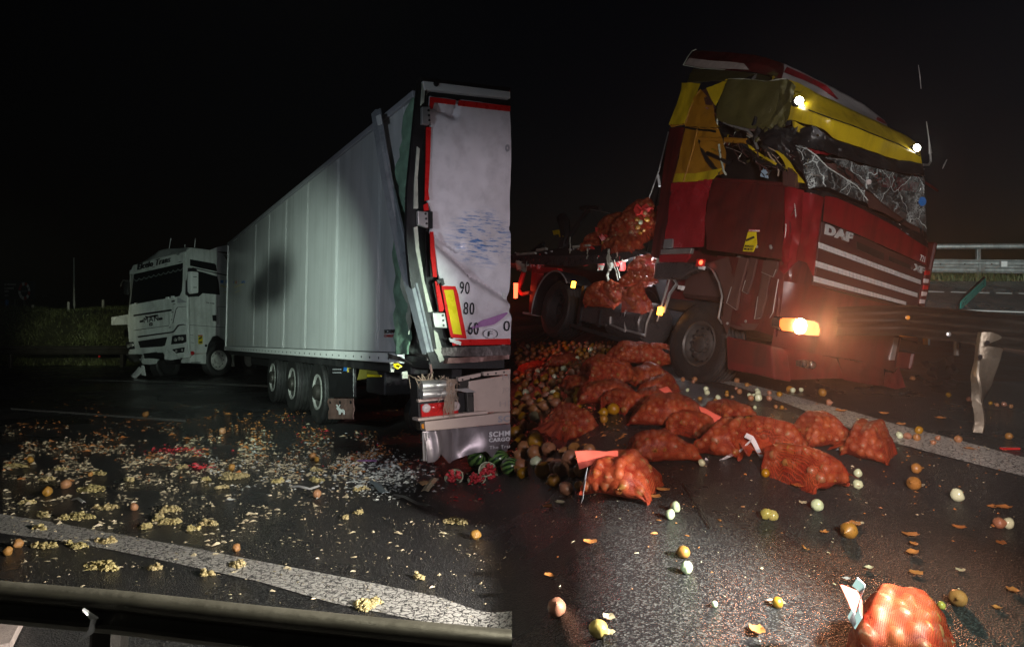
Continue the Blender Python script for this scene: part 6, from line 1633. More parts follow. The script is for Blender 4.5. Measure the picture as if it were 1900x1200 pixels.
fr = thing('guard_rail', 'far pale steel guard rail with a tube on top beyond the second carriageway', 'guard rail', Matrix.Translation(at(1815, 522, 22)))
fI = fr.matrix_world.inverted()
pp = [fI @ at(1655, 493, 22.6), fI @ at(1725, 493, 22.3), fI @ at(1815, 494, 22), fI @ at(1910, 495, 21.6), fI @ at(2060, 497, 21.2)]
MB().grid(wbeam(resample(pp, 24), .42, .09, flip=-1, n=25), (0, .01, 0)).build('beam', M_['steel'], fr, smooth=50)
MB().tube([fI @ at(1655, 458, 22.6), fI @ at(1725, 457.5, 22.3), fI @ at(1815, 457, 22), fI @ at(1910, 456.5, 21.6), fI @ at(2060, 456, 21.2)], .085, 12).build('top_rail', M_['steel'], fr, smooth=50)
for px in (1697, 1815, 1933):
    c = fI @ at(px, 525, 22.12)
    MB().box((c.x - .06, c.y - .05, c.z - .3), (c.x + .06, c.y + .05, c.z + 1.1), .01).build('post', M_['steel'], fr)
    MB().box((c.x - .08, c.y - .2, c.z + .35), (c.x + .08, c.y - .05, c.z + .6), .01).build('spacer', M_['steel'], fr)
for px in (1745, 1790, 1840, 1866):
    MB().lathe([(.025, 0), (.02, .015), (0, .02)], 8, fI @ at(px, 490, 21.82), (0, -1, 0)).build('bolt', M_['dark_steel'], fr)
MB().box((-.09, -.03, -.09), (.09, .03, .09), .01, Matrix.Translation(fI @ at(1863, 490, 21.7))).build('reflector', M_['white_ink'], fr)
# grass along the far barrier
vs = []; fs = []
for k in range(5200):
    px = random.uniform(1722, 1990); Yb = random.uniform(21.2, 24)
    x = (px - 950) / F * Yb
    if random.random() > .55 + nz((x, Yb, 0), 1.2): continue
    z = gzf(x, Yb) - .03; h = random.uniform(.1, .36); w = random.uniform(.008, .02); lx, ly = random.gauss(0, .1), random.gauss(0, .1); a = random.uniform(0, 6.28)
    dx, dy = math.cos(a) * w, math.sin(a) * w
    n = len(vs)
    vs += [(x - dx, Yb - dy, z), (x + dx, Yb + dy, z), (x + dx * .6 + lx * .5, Yb + dy * .6 + ly * .5, z + h * .6), (x - dx * .6 + lx * .5, Yb - dy * .6 + ly * .5, z + h * .6), (x + lx * 1.4, Yb + ly * 1.4, z + h)]
    fs += [(n, n + 1, n + 2, n + 3), (n + 3, n + 2, n + 4)]
b = MB(); b.v = vs; b.f = fs
stuff(b.build('verge_grass', M_['grass']))

sg = thing('road_sign', 'small tilted teal sign plate leaning behind the broken guard rail', 'sign', Matrix.Translation(at(1786, 590, 7.4)))
sI = sg.matrix_world.inverted()
def sgn(px, py, d=0.0): return sI @ at(px, py, 7.4 + (px - 1783) * .02 + d)
MB().plate([sgn(1782, 576), sgn(1783, 559), sgn(1829, 516), sgn(1830, 530)], (0, .02, 0)).build('plate', M_['teal'], sg, bevel=.004)
MB().plate([sgn(1777, 566, .03), sgn(1790, 548, .03), sgn(1828, 513, .03), sgn(1829, 518, .03), sgn(1784, 562, .03), sgn(1783, 576, .03), sgn(1777, 577, .03)], (0, .03, 0)).build('back_frame', M_['black'], sg)
MB().tube([sgn(1781, 575, .05), sgn(1777, 610, .05), sgn(1775, 660, .05)], .03, 8).build('post', M_['dark_steel'], sg)
for (a, b_) in (((1786, 567), (1787.5, 561)), ((1790, 563), (1793, 558)), ((1789, 557), (1793, 553))):
    MB().tube([sgn(*a, -.012), sgn(*b_, -.012)], .004, 5).build('print_stroke', M_['ink'], sg)
for (px, py) in ((1803, 549), (1813, 539), (1824, 527)):
    MB().lathe([(.008, 0), (.007, .004), (0, .005)], 8, sgn(px, py, -.003), (0, -1, 0)).build('bolt', M_['ink'], sg)
for (a, b_) in (((1796, 560), (1827, 530)), ((1796, 552), (1826, 522))):
    MB().tube([sgn(*a, -.006), sgn(*b_, -.006)], .0025, 5).build('print_line', M_['ink'], sg)
mp = thing('marker_post', 'short orange and white stub standing under the broken guard rail', 'marker post', Matrix.Translation(G(1718, 640)))
MB().box((-.045, -.04, -.02), (.02, .04, .32), .01).build('orange_side', M_['lens_amber'], mp)
MB().box((.0201, -.04, -.02), (.06, .04, .32), .01).build('white_side', M_['white_clean'], mp)
mp2 = MB()

# near rail, left foreground
nr = thing('guard_rail', 'near weathered guard rail running along the bottom of the scene, left foreground', 'guard rail', Matrix.Translation((-.9, 2.1, -1.57)))
nI = nr.matrix_world.inverted()
top = [(-140, 1064), (8, 1078), (230, 1096), (480, 1123), (720, 1147), (950, 1168)]
Yr = lambda px: 2.32 - .00042 * px
P = []
prof = [(0, 0), (.008, -.028), (.03, -.052), (.045, -.06), (.075, -.062), (.1, -.055), (.125, -.02), (.155, .0), (.19, -.02), (.215, -.055), (.24, -.062), (.27, -.05), (.3, -.02), (.312, 0)]
pr = resample([nI @ at(a, b_, Yr(a)) for a, b_ in top], 60)
for p in pr:
    P.append([p + Vector((0, y * .6, -z * .45)) for z, y in prof])
MB().grid(P, (0, .004, 0)).build('beam', pbr('weathered_olive_rail', (.2, .19, .15), rough=.5, metal=.5, var=.3, scale=3, bump=.1, bscale=30, dirt=.5, dirtcol=(.09, .085, .06), dscale=4), nr, smooth=40)
P = [[p + Vector((0, .02 + .1 * j, .0 - .005 * j)) for j in range(2)] for p in pr]
for px in (172,):
    c = nI @ at(px, 1165, Yr(px))
    MB().grid([[c + Vector((x_ + (k / 8) * -.06, .08 + y_, -.03 - k * .14)) for x_, y_ in ((-.05, .04), (-.05, -.01), (-.03, -.03), (.03, -.03), (.05, -.01), (.05, .04))] for k in range(9)], (0, .005, 0)).build('post', M_['dark_steel'], nr, smooth=40)
    MB().plate([nI @ at(px - 20, 1130, Yr(px) - .1), nI @ at(px + 8, 1148, Yr(px) - .06), nI @ at(px - 2, 1176, Yr(px) - .06), nI @ at(px - 28, 1192, Yr(px) - .1), nI @ at(px - 8, 1168, Yr(px) - .08), nI @ at(px - 4, 1150, Yr(px) - .08)], (0, .012, 0)).build('post_claw', M_['steel'], nr)
cp_ = MB().grid(loft([[G(-40, 1152), G(48, 1154)], [G(-60, 1230), G(18, 1215)]], 6, 8, lambda p, s_, t_: Vector((p.x, p.y, p.z + .06))), (0, 0, -.05)).build('concrete_slab', M_['concrete'])
tag(cp_, 'pale pinkish slab at the bottom left corner below the near rail', 'slab')

# ================================================================== ONIONS AND SACKS
def onion_mesh(name, m, tip=True, seed=0, squash=1.0, lump=.05):
    prof = []
    for k in range(11):
        a = math.pi * k / 10
        r = math.sin(a) ** .85; z = -math.cos(a) * .9
        if tip and k >= 9: z += (.12 if k == 9 else .3)
        prof.append((r, z))
    if tip: prof[-1] = (.08, prof[-1][1]); prof.append((.1, prof[-1][1] + .12)); prof.append((.03, prof[-1][1] + .1))
    b = MB().lathe(prof, 14)
    v = [Vector(p) for p in b.v]
    v = [Vector((p.x * (1 + lump * nz(p, 1.4, seed)), p.y * (1 + lump * nz(p, 1.4, seed + 3)) * squash, p.z * (1 + lump * nz(p, 1.2, seed + 5)))) for p in v]
    b.v = [tuple(p) for p in v]
    return b.mesh(name, m, 60)
LM = [('the big front sack', 1155, 895), ('the lone left sack', 1060, 795), ('the low long sack', 1235, 842), ('the front middle sack', 1490, 880), ('the rightmost sack', 1611, 830), ('the bottom edge sack', 1650, 1150), ('the pale oval onion', 1777, 920), ('the touching onion pair', 1862, 972), ('the tan cut onion', 1777, 1110), ('the pointed brown onion', 1268, 1025), ('the long tailed onion', 1578, 985), ('the yellow green double onion', 1427, 955), ('the twisted post', 1822, 780), ('the bottom left onion', 1033, 1132), ('the crumpled sack', 1350, 762), ('the fog lamp', 1500, 690), ('the red step box', 1390, 690), ('the front tyre', 1295, 705)]
_seen = {}
def where(px, py, what):
    ds_ = sorted(LM, key=lambda l: (l[1] - px) ** 2 + ((l[2] - py) * 1.4) ** 2)
    def dr(l):
        dx, dy = px - l[1], py - l[2]
        return ('right of ' if dx > 0 else 'left of ') + l[0] if abs(dx) > abs(dy) else ('just in front of ' if dy > 0 else 'behind ') + l[0]
    for t in [what + ' ' + dr(ds_[0])] + [what + ' ' + dr(ds_[i]) + ', ' + dr(ds_[j]) for i in range(4) for j in range(i + 1, 6)]:
        if t not in _seen and len(t.split()) <= 16:
            _seen[t] = 1
            return t
    return t
ON = [onion_mesh('onion', M_['onion'], True, s_, 1, .12) for s_ in range(4)]
ON_S = [onion_mesh('onion', M_['sack_onion'], True, s_, 1, .12) for s_ in range(4)]
PEELED = [onion_mesh('peeled_onion', M_['peeled'], False, s_ + 10, .9, .2) for s_ in range(3)]
OLIVE = [onion_mesh('yellow_onion', M_['olive_onion'], False, s_ + 20, .95, .25) for s_ in range(2)]
POT = [onion_mesh('potato', M_['potato'], False, s_ + 30, .85, .35) for s_ in range(3)]
def place_round(meshes, name, p, r, seed, parent=None, flat=1.0):
    rr = random.Random(seed)
    o = bpy.data.objects.new(name, rr.choice(meshes))
    COL.objects.link(o)
    if parent is not None: o.parent = parent
    o.location = p
    o.rotation_euler = (rr.uniform(0, 6.28), rr.uniform(.6, 2.4), rr.uniform(0, 6.28))
    k = rr.uniform(.92, 1.08)
    o.scale = (r * k, r * k * rr.uniform(.92, 1.08), r * rr.uniform(.92, 1.12))
    return o
def ground_round(meshes, name, px, py_bottom, dia, seed, label, cat, group=None):
    """round thing whose lowest visible point is at the pixel"""
    g = G(px, py_bottom - dia * .12)
    r = dia / 2 * g.y / F
    o = place_round(meshes, name, (g.x, g.y, gzf(g.x, g.y) + r * .86), r, seed)
    tag(o, label, cat, group)
    return o

def sack(bx, yaw, seed, label, H=.25, r=.033, n_try=420, flap=None, tape=None, sag=0.0, kind='net', lift=0.0, group='red net sacks of onions', place=None, dims=None, pitch=0.0, roll=0.0):
    rs = random.Random(seed)
    if place is None:
        x0, x1, y0, y1 = bx
        g = G((x0 + x1) / 2, y1 - .36 * (y1 - y0))
        sc_ = g.y / F
        wpx = (x1 - x0) * sc_; hpx = (y1 - y0) * sc_
        el = max(.12, ((y0 + y1) / 2 - 490) / F)
        Wd = min(.55, max(.3, (hpx - .8 * H) / math.sin(el + .04)))
        ca, sa = abs(math.cos(yaw)), abs(math.sin(yaw))
        Ln = max(.35, (wpx - Wd * sa * .8) / max(ca, .4))
        Ln = min(Ln, .85)
        pos = Vector((g.x, g.y, gzf(g.x, g.y) - .01 + lift))
    else:
        pos = place; Ln, Wd = dims
    M = Matrix.Translation(pos) @ Matrix.Rotation(RAD(4.5) + pitch, 4, 'X') @ Matrix.Rotation(yaw, 4, 'Z') @ Matrix.Rotation(roll, 4, 'X')
    root = thing('onion_sack', label, 'sack', M, group)
    NU, NV = 64, 48
    T = np.linspace(-1, 1, NU); A = np.linspace(0, 2 * math.pi, NV, endpoint=False)
    n1, n2, n3 = rs.uniform(0, 50), rs.uniform(0, 50), rs.uniform(0, 50)
    lean = rs.uniform(-.12, .12); fat = rs.uniform(-.25, .25)
    B = np.zeros((NU, NV, 3))
    for i, t in enumerate(T):
        wt = Wd / 2 * (1 - .16 * t * t + .10 * noise.noise(Vector((t * 1.3, n1, 0))))
        ht = H * (max(0, 1 - abs(t) ** 2.6) ** .62) * (1 + fat * t + .22 * noise.noise(Vector((t * 1.7, n2, 0)))) + .02
        xx = t * Ln / 2
        yo = .10 * Wd * noise.noise(Vector((t * 1.1, n3, 0)))
        for j, a in enumerate(A):
            c, s_ = math.cos(a), math.sin(a)
            e = .72
            y = math.copysign(abs(c) ** e, c) * wt + yo
            z = math.copysign(abs(s_) ** e, s_)
            z = ht * (.5 + .5 * z)
            z = z * (1 - sag * (1 - abs(t)) * .4)
            q = .09 * noise.noise(Vector((xx * 5 + n1, y * 5, z * 5 + n2)))
            B[i, j] = (xx + lean * z, y * (1 + q), z * (1 + q))
    du = np.gradient(B, axis=0); dv = np.roll(B, -1, 1) - np.roll(B, 1, 1)
    Nn = np.cross(dv, du); Nn /= (np.linalg.norm(Nn, axis=-1, keepdims=True) + 1e-9)
    cen = B.mean((0, 1))
    if ((B - cen) * Nn).sum() < 0: Nn = -Nn
    cs = []
    for _ in range(n_try):
        i = rs.randrange(3, NU - 3); j = rs.randrange(NV)
        p = B[i, j]
        if p[2] < H * .18: continue
        c = p - Nn[i, j] * r * .95
        if all(np.linalg.norm(c - q[0]) > r * 1.62 for q in cs):
            cs.append((c, r * rs.uniform(.85, 1.12)))
    flatB = B.reshape(-1, 3); flatN = Nn.reshape(-1, 3)
    disp = np.full(len(flatB), -r * .22)
    for c, r_ in cs:
        w = flatB - c
        pj = (w * flatN).sum(1); pe = (w * w).sum(1) - pj ** 2
        ok = pe < r_ * r_
        off = -pj[ok] + np.sqrt(r_ * r_ - pe[ok])
        near = off < r * 2
        idx = np.where(ok)[0][near]
        disp[idx] = np.maximum(disp[idx], off[near] + .002)
    D = disp.reshape(NU, NV)
    sm = (D + np.roll(D, 1, 1) + np.roll(D, -1, 1) + np.vstack([D[:1], D[:-1]]) + np.vstack([D[1:], D[-1:]])) / 5
    D = np.maximum(D * .5 + sm * .5, sm)
    D = (D + np.roll(D, 1, 1) + np.roll(D, -1, 1)) / 3 + .002
    for i, t in enumerate(T):
        w_ = abs(t) ** 2.2
        for j, a in enumerate(A):
            D[i, j] += .030 * w_ * (abs(noise.noise(Vector((math.cos(a) * 3.2 + n1, math.sin(a) * 3.2, t * 1.2)))) * 2 - .5) + .012 * (abs(noise.noise(Vector((B[i, j, 0] * 7 + n2, B[i, j, 1] * 13, B[i, j, 2] * 9)))) - .25)
    Pn = (flatB + flatN * D.reshape(-1, 1)).reshape(NU, NV, 3)
    Pn[:, :, 2] = np.maximum(Pn[:, :, 2], .004)
    vs = Pn.reshape(-1, 3)
    fs = [(i * NV + j, i * NV + (j + 1) % NV, (i + 1) * NV + (j + 1) % NV, (i + 1) * NV + j) for i in range(NU - 1) for j in range(NV)]
    me = bpy.data.meshes.new('sack_net'); me.from_pydata(vs.tolist(), [], fs); me.update()
    me.polygons.foreach_set('use_smooth', [True] * len(me.polygons))
    uvl = me.uv_layers.new(name='UVMap')
    li = np.empty(len(me.loops), dtype=np.int32); me.loops.foreach_get('vertex_index', li)
    uu = vs[li][:, 0]; ang = (li % NV) / NV * (Wd + H) * 1.7
    uvl.data.foreach_set('uv', np.stack([uu, ang], 1).ravel())
    me.materials.append(M_['net'])
    o = bpy.data.objects.new('sack_net', me); COL.objects.link(o); o.parent = root
    for k, (c, r_) in enumerate(cs):
        place_round(ON_S, 'onion', c, r_ * .93, seed * 1000 + k, root)
    # inner dark core so that one cannot look straight through
    if flap:
        side, fw, fl, m, up = flap
        P = []
        for i in range(9):
            s_ = i / 8
            row = []
            for j in range(15):
                q = j / 14 - .5
                x = side * (Ln / 2 * .88 + fl * s_)
                y = q * Wd * (fw * (.55 + .55 * s_))
                z = .05 + H * .35 * (1 - s_) + up * s_ + .012 * math.sin(q * 19 + seed) * (.4 + .6 * s_) + .05 * nz((x, y, seed), 4)
                row.append(Vector((x, y, max(z, .01))))
            P.append(row)
        f = MB().grid(P, (0, 0, .003)).build('sack_flap', M_[m], root, smooth=60)
        if m == 'net':
            ul = f.data.uv_layers.new(name='UVMap')
            co = [f.data.vertices[l.vertex_index].co for l in f.data.loops]
            ul.data.foreach_set('uv', [x for c in co for x in (c.x, c.y)])
    if tape:
        t0, wd = tape
        i0 = int((t0 + 1) / 2 * (NU - 1))
        P = []
        for j in range(0, NV // 2 + 1):
            a = Pn[i0, j]; b_ = Pn[min(i0 + max(2, int(wd * NU)), NU - 1), j]
            n_ = Nn[i0, j]
            P.append([Vector(a + n_ * .008), Vector((a + b_) / 2 + n_ * .012), Vector(b_ + n_ * .008)])
        MB().grid(P, (0, 0, -.002)).build('white_tape', M_['white_band'], root, smooth=60)
    return root

sack((1072, 1236, 838, 948), -.42, 1, 'big front onion sack on the left, flat pale flap at its top corner', .25, .036)
sack((1006, 1116, 752, 838), .5, 2, 'dark red onion sack standing alone on the left beside the loose onions', .27, .034, flap=(-1, .8, .12, 'net', .02))
sack((1160, 1315, 740, 810), -.3, 3, 'long onion sack behind with a wide plain red flap on its right end', .26, .033)
sack((1163, 1300, 812, 872), .12, 4, 'low long onion sack lying in front of the flapped sack', .2, .034)
sack((1300, 1384, 785, 868), -.6, 5, 'onion sack with a white tape along its lower right edge', .25, .035, flap=(1, .9, .1, 'net', .02))
sack((1386, 1475, 774, 875), .75, 6, 'onion sack with a white tape hanging down its left end', .26, .035, flap=(-1, .8, .12, 'net', .02))
sack((1470, 1572, 780, 845), .15, 7, 'onion sack in the back row between the taped sack and the rightmost sack', .24, .034)
sack((1556, 1666, 778, 880), -.65, 8, 'rightmost onion sack beside the white road line', .27, .035, flap=(-1, .9, .1, 'net', .02))
sack((1425, 1556, 828, 930), .55, 9, 'front middle onion sack with a clear seam, brown onions bright inside', .25, .037, flap=(1, .9, .06, 'net', .02))
sack((1312, 1390, 738, 785), .3, 10, 'small half empty crumpled sack behind the row, onions spilling from its mouth', .16, .03, 160, sag=.8)
sack((1165, 1255, 722, 768), -.2, 11, 'onion sack with a pale torn band lying behind the flapped sack', .17, .03, 200)
sack((1128, 1248, 646, 712), .1, 12, 'topmost onion sack of the heap leaning on the red truck front wheel', .27, .036, 260, lift=.12)
sack((1074, 1180, 662, 716), .35, 13, 'onion sack sloping down the left side of the heap by the front wheel', .24, .036, 260)
sack((1068, 1186, 706, 764), -.1, 14, 'onion sack at the front of the heap left of the front wheel', .22, .036, 280)
sack((1160, 1248, 684, 726), .2, 15, 'onion sack squeezed against the red truck front tyre', .22, .036, 220)
sack((1010, 1088, 652, 692), -.15, 16, 'distant dim onion sack among loose onions left of the heap', .2, .035, 180)
sack((1568, 1760, 1092, 1290), -.62, 17, 'onion sack at the bottom edge closest to the camera with a white torn tape', .24, .036, 500)
def sack_sheet(i, name, pts, m, dy, th=.006, wav=.02):
    root = [o for o in bpy.data.objects if o.name.startswith('onion_sack')][i]
    Yb = root.matrix_world.translation.y + dy
    I_ = root.matrix_world.inverted()
    if len(pts[0]) == 2 and isinstance(pts[0][0], (int, float)):
        P = [at(a, b_, Yb) for a, b_ in pts]
        rows = [[p + Vector((0, -wav * abs(nz(p, 6, 3)), .0)) for p in resample(P, 14)]]
        rows.append([p + Vector((.012 + .008 * nz(p, 9, 1), -.012, .035)) for p in rows[0]])
    else:
        rows = loft([[at(a, b_, Yb + (k * .06)) for a, b_ in r] for k, r in enumerate(pts)], 8, 16, lambda p, s_, t_: p + Vector((0, wav * 2 * nz(p, 7, 5), wav * .6 * nz(p, 9, 6))))
    return MB().grid([[I_ @ p for p in r] for r in rows], (0, th, 0)).build(name, M_[m], root, smooth=60)
sack_sheet(4, 'white_tape', [(1306, 856), (1316, 866), (1332, 860), (1350, 849), (1372, 840), (1391, 821)], 'white_band', -.2)
sack_sheet(5, 'white_tape', [(1382, 811), (1392, 816), (1401, 832), (1411, 850), (1421, 867)], 'white_band', -.2)
sack_sheet(6, 'white_tape', [(1530, 851), (1543, 845), (1556, 835)], 'white_band', -.16)
sack_sheet(16, 'white_tape', [(1581, 1086), (1597, 1100), (1588, 1122), (1583, 1140), (1589, 1160)], 'white_band', -.12)
sack_sheet(16, 'white_tape', [(1571, 1142), (1580, 1158), (1586, 1166)], 'white_band', -.1)
sack_sheet(0, 'sack_flap', [[(1076, 872), (1096, 863), (1122, 855), (1147, 847)], [(1067, 837), (1092, 836), (1120, 838), (1146, 836)]], 'flap', -.02)
sack_sheet(0, 'white_tape', [(1086, 876), (1083, 895), (1081, 915), (1078, 934)], 'white_band', -.15)
sack_sheet(16, 'sack_flap', [[(1561, 1087), (1572, 1112), (1586, 1150)], [(1586, 1092), (1594, 1112), (1600, 1145)]], 'flap', -.1)
sack_sheet(2, 'sack_flap', [[(1229, 757), (1262, 757), (1292, 769), (1325, 790)], [(1259, 741), (1282, 747), (1310, 759), (1338, 772)]], 'flap', -.1)
sack_sheet(10, 'sack_flap', [[(1164, 748), (1187, 748), (1216, 741), (1251, 733)], [(1175, 736), (1195, 730), (1215, 724), (1238, 717)]], 'flap', -.1)
# sacks caught on the side of the truck and heaped on the load bed
def hang(px, py, y, Ln, Wd, H, yaw, seed, label, pitch=0, roll=0, n=160):
    p = DP.M @ ds(px, py, y)
    return sack(None, yaw, seed, label, H, .036, n, place=p, dims=(Ln, Wd), pitch=pitch, roll=roll, group='red net sacks caught on the red truck')
hang(1122, 566, -1.28, .62, .34, .34, -1.0, 31, 'onion sack hanging over the battery box of the red truck', 0, .5)
hang(1185, 530, -1.28, .6, .3, .22, -1.1, 32, 'limp sack draped over the red truck frame behind the cab step', 0, .3, 60)
hang(1182, 580, -1.3, .4, .26, .34, -1.0, 33, 'sagging sack caught in the step frame behind the front wheel', 0, .2, 60)
hang(1180, 440, -.9, .7, .6, .45, -1.0, 34, 'largest sack at the foot of the heap on the load bed beside the cab', .2, .3, 220)
hang(1150, 441, -.8, .8, .5, .38, -1.05, 35, 'sack in the middle of the heap on the load bed', .2, .2, 220)
hang(1118, 458, -.9, .7, .45, .26, -1.1, 36, 'low sack at the left end of the heap on the load bed', 0, .1, 160)
hang(1188, 406, -.8, .5, .4, .32, -.9, 37, 'topmost torn sack on the load bed heap against the cab wall', .4, .3, 120)
hang(1152, 462, -1.1, .6, .35, .2, -1.1, 38, 'sack drooping over the side edge of the load bed', 0, .3, 120)
hang(1098, 466, -1.1, .5, .35, .16, -1.1, 39, 'flattened sack at the far left end of the load bed heap', 0, .2, 90)
hang(1165, 466, -1.2, .5, .3, .2, -1.0, 40, 'squashed sack hanging over the bed edge below the tallest heap sack', 0, .4, 90)
hang(1140, 548, -1.3, .5, .26, .2, -1.2, 41, 'small torn sack snagged above the battery box sack', .3, .4, 60)
hang(1198, 500, -1.2, .5, .26, .18, -.8, 42, 'sack scrap stretched along the frame right under the rear work lamp', .2, .5, 40)
sack((1180, 1262, 700, 748), -.5, 43, 'slumped onion sack between the wheel heap and the banded sack', .2, .034, 200)
sack((1098, 1172, 684, 738), .9, 44, 'sack slumped across the middle of the wheel heap', .24, .035, 200, lift=.06)
sack((1190, 1250, 660, 704), -.8, 45, 'sack on the right shoulder of the wheel heap touching the tyre', .24, .035, 200, lift=.1)
sack((1040, 1110, 690, 736), .2, 46, 'flat sack at the left foot of the wheel heap', .16, .034, 160)
sack((1120, 1205, 728, 778), .5, 47, 'dark sack lying in front of the wheel heap beside the lone left sack', .2, .034, 200)
sack((1244, 1318, 768, 822), .9, 48, 'sack wedged between the flapped sack and the low long sack', .2, .034, 200)
sack((960, 1030, 664, 700), .3, 49, 'very dim sack at the far left among the loose onions', .18, .034, 120)
# torn netting scraps on the load heap
for k in range(22):
    px = random.uniform(1085, 1205); py = 455 - (px - 1095) * .55 + random.gauss(6, 10)
    c = DP.M @ ds(px, min(py, 458), random.uniform(-1.2, -.7))
    P = [[c + Vector((i * .05 + .07 * nz((i, j, k), .9), .12 * nz((i, j, k + 5), 1.1), j * .035 + .1 * nz((i, j, k + 9), .8))) for j in range(5)] for i in range(6)]
    tag(MB().grid(P, (0, .003, 0)).build('torn_netting', M_['torn_red'], smooth=50), 'torn scrap of red netting on the load bed heap', 'netting', 'torn red netting on the load bed heap')
for k in range(60):
    px = random.uniform(1088, 1204); py = 452 - (px - 1090) * .62 + random.uniform(0, 45)
    c = DP.M @ ds(px, min(py, 470), random.uniform(-1.25, -.9))
    tag(place_round(ON if k % 4 else PEELED, 'onion', c, random.uniform(.025, .045), 900 + k), 'burst onion stuck in the heap of sacks on the load bed', 'onion', 'burst onions in the load bed heap')

for k in range(30):
    px = random.uniform(960, 1200); py = 478 - max(0, px - 1080) * .05 + random.gauss(0, 3)
    c = DP.M @ ds(px, py, -1.29)
    hh = random.uniform(.05, .22)
    P = [[c + Vector((i * .03 + .02 * nz((i, j, k), .9), .03 * nz((i, j, k + 5), 1.1), -j * hh / 4 + .02 * nz((i, j, k + 9), .8))) for j in range(5)] for i in range(4)]
    tag(MB().grid(P, (0, .003, 0)).build('torn_netting', M_['torn_red' if k % 3 else 'pale_foam'], smooth=50), 'torn strip hanging over the edge of the load bed', 'netting', 'torn strips over the load bed edge')
# loose onions, right: singled out ones first
right = [
 ('O', 1033, 1146, 36, 'large brown onion alone at the bottom left of the sack side'), ('OL', 1110, 1186, 36, 'yellow green onion at the bottom edge with pale torn skin'),
 ('P', 1243, 965, 20, 'pale split onion pair, left half, in front of the sacks'), ('P', 1253, 952, 22, 'pale split onion pair, right half, in front of the sacks'),
 ('O', 1268, 1037, 24, 'brown onion with a pointed tip standing on the bare wet road'), ('P', 1274, 1066, 25, 'pale peeled onion half just below the pointed brown onion'),
 ('P', 1326, 1127, 12, 'tiny white onion piece low on the bare road'), ('OL', 1422, 965, 22, 'left half of the yellow green double onion'), ('OL', 1433, 967, 20, 'right half of the yellow green double onion'),
 ('P', 1516, 950, 25, 'round pale peeled onion in front of the middle sack'), ('O', 1575, 1000, 30, 'orange onion with long dry tail on the bare road right of centre'),
 ('P', 1592, 886, 16, 'pale onion under the rightmost sack'), ('P', 1592, 908, 18, 'flat pale onion piece below the rightmost sack'), ('O', 1696, 911, 26, 'brown onion in a torn pale skin right of the sacks'),
 ('P', 1777, 932, 25, 'pale oval onion alone on the right of the road'), ('O', 1854, 981, 20, 'brown onion of the touching pair at the right edge'), ('P', 1871, 982, 21, 'pale onion of the touching pair at the right edge'),
 ('O', 1777, 1126, 31, 'round tan cut onion beside the bottom sack'), ('O', 1700, 880, 21, 'brown white onion below the road line right of the sacks'), ('O', 1443, 1128, 20, 'small orange onion piece near the bottom middle'),
 ('OL', 1747, 1131, 15, 'small yellow onion left of the tan cut onion'), ('P', 1352, 787, 10, 'small onion at the mouth of the crumpled sack'), ('O', 1372, 786, 14, 'left onion spilled from the crumpled sack'), ('O', 1388, 788, 15, 'right onion spilled from the crumpled sack'),
 ('P', 1302, 866, 15, 'pale onion between the two front sacks on the left'), ('O', 1420, 886, 16, 'dull onion at the foot of the taped sack'), ('O', 1546, 866, 15, 'onion between the middle sack and the rightmost sack'),
 ('O', 1500, 775, 14, 'left onion of the pair lying on the road line'), ('O', 1513, 775, 13, 'right onion of the pair lying on the road line'), ('P', 1407, 745, 14, 'white onion beside the road line below the red bumper'), ('P', 1405, 731, 11, 'curved white onion piece above the road line'),
 ('O', 1446, 737, 11, 'brown onion on the road line below the bumper'), ('O', 1464, 727, 11, 'left onion of the near bumper pair'), ('P', 1471, 729, 10, 'right white onion of the near bumper pair'), ('O', 1526, 736, 15, 'round tan onion below the headlamp'),
 ('O', 1538, 753, 12, 'onion with white peel right of the tan onion'), ('O', 1372, 732, 11, 'onion in the dark below the step box'), ('P', 1310, 728, 11, 'white onion below the front tyre'), ('P', 1669, 815, 14, 'pale onion right of the rightmost sack on the line'), ('O', 1684, 816, 13, 'middle onion on the line right of the rightmost sack'), ('O', 1701, 819, 14, 'larger brown onion on the line right of the rightmost sack'),
 ('O', 1872, 816, 13, 'onion below the twisted post at the right edge'), ('O', 1705, 806, 15, 'onion with dry tip on the road line'), ('O', 1732, 826, 10, 'small onion on the outer road line'), ('O', 1740, 818, 10, 'onion piece on the outer road line'), ('O', 1778, 822, 14, 'onion on the road line left of the post'),
 ('O', 1693, 707, 10, 'onion beside the broken bumper corner'), ('O', 1760, 737, 9, 'onion in front of the black broken bumper piece'), ('O', 1798, 745, 9, 'onion left of the twisted post'), ('O', 1838, 752, 8, 'first small onion right of the post'), ('O', 1850, 755, 8, 'second small onion right of the post'), ('O', 1863, 754, 9, 'third small onion right of the post'), ('O', 1876, 758, 9, 'last small onion right of the post'),
 ('O', 1034, 883, 30, 'large onion of the left cluster, upper one'), ('O', 1062, 888, 19, 'small onion right of the left cluster'), ('O', 1028, 905, 26, 'onion at the back of the left cluster pair'), ('O', 1050, 921, 27, 'front onion of the left cluster'), ('O', 1074, 910, 18, 'onion touching the big front sack'), ('O', 962, 880, 16, 'onion at the far left edge of the sack side'),
]
MS_ = {'O': (ON, 'onion'), 'P': (PEELED, 'peeled_onion'), 'OL': (OLIVE, 'yellow_onion')}
for k, (t_, px, pb_, d, lb) in enumerate(right):
    ms_, nm = MS_[t_]
    ground_round(ms_, nm, px, pb_, d, 100 + k, lb, 'onion', 'single onions on the wet road')
cnt = 0; used = []
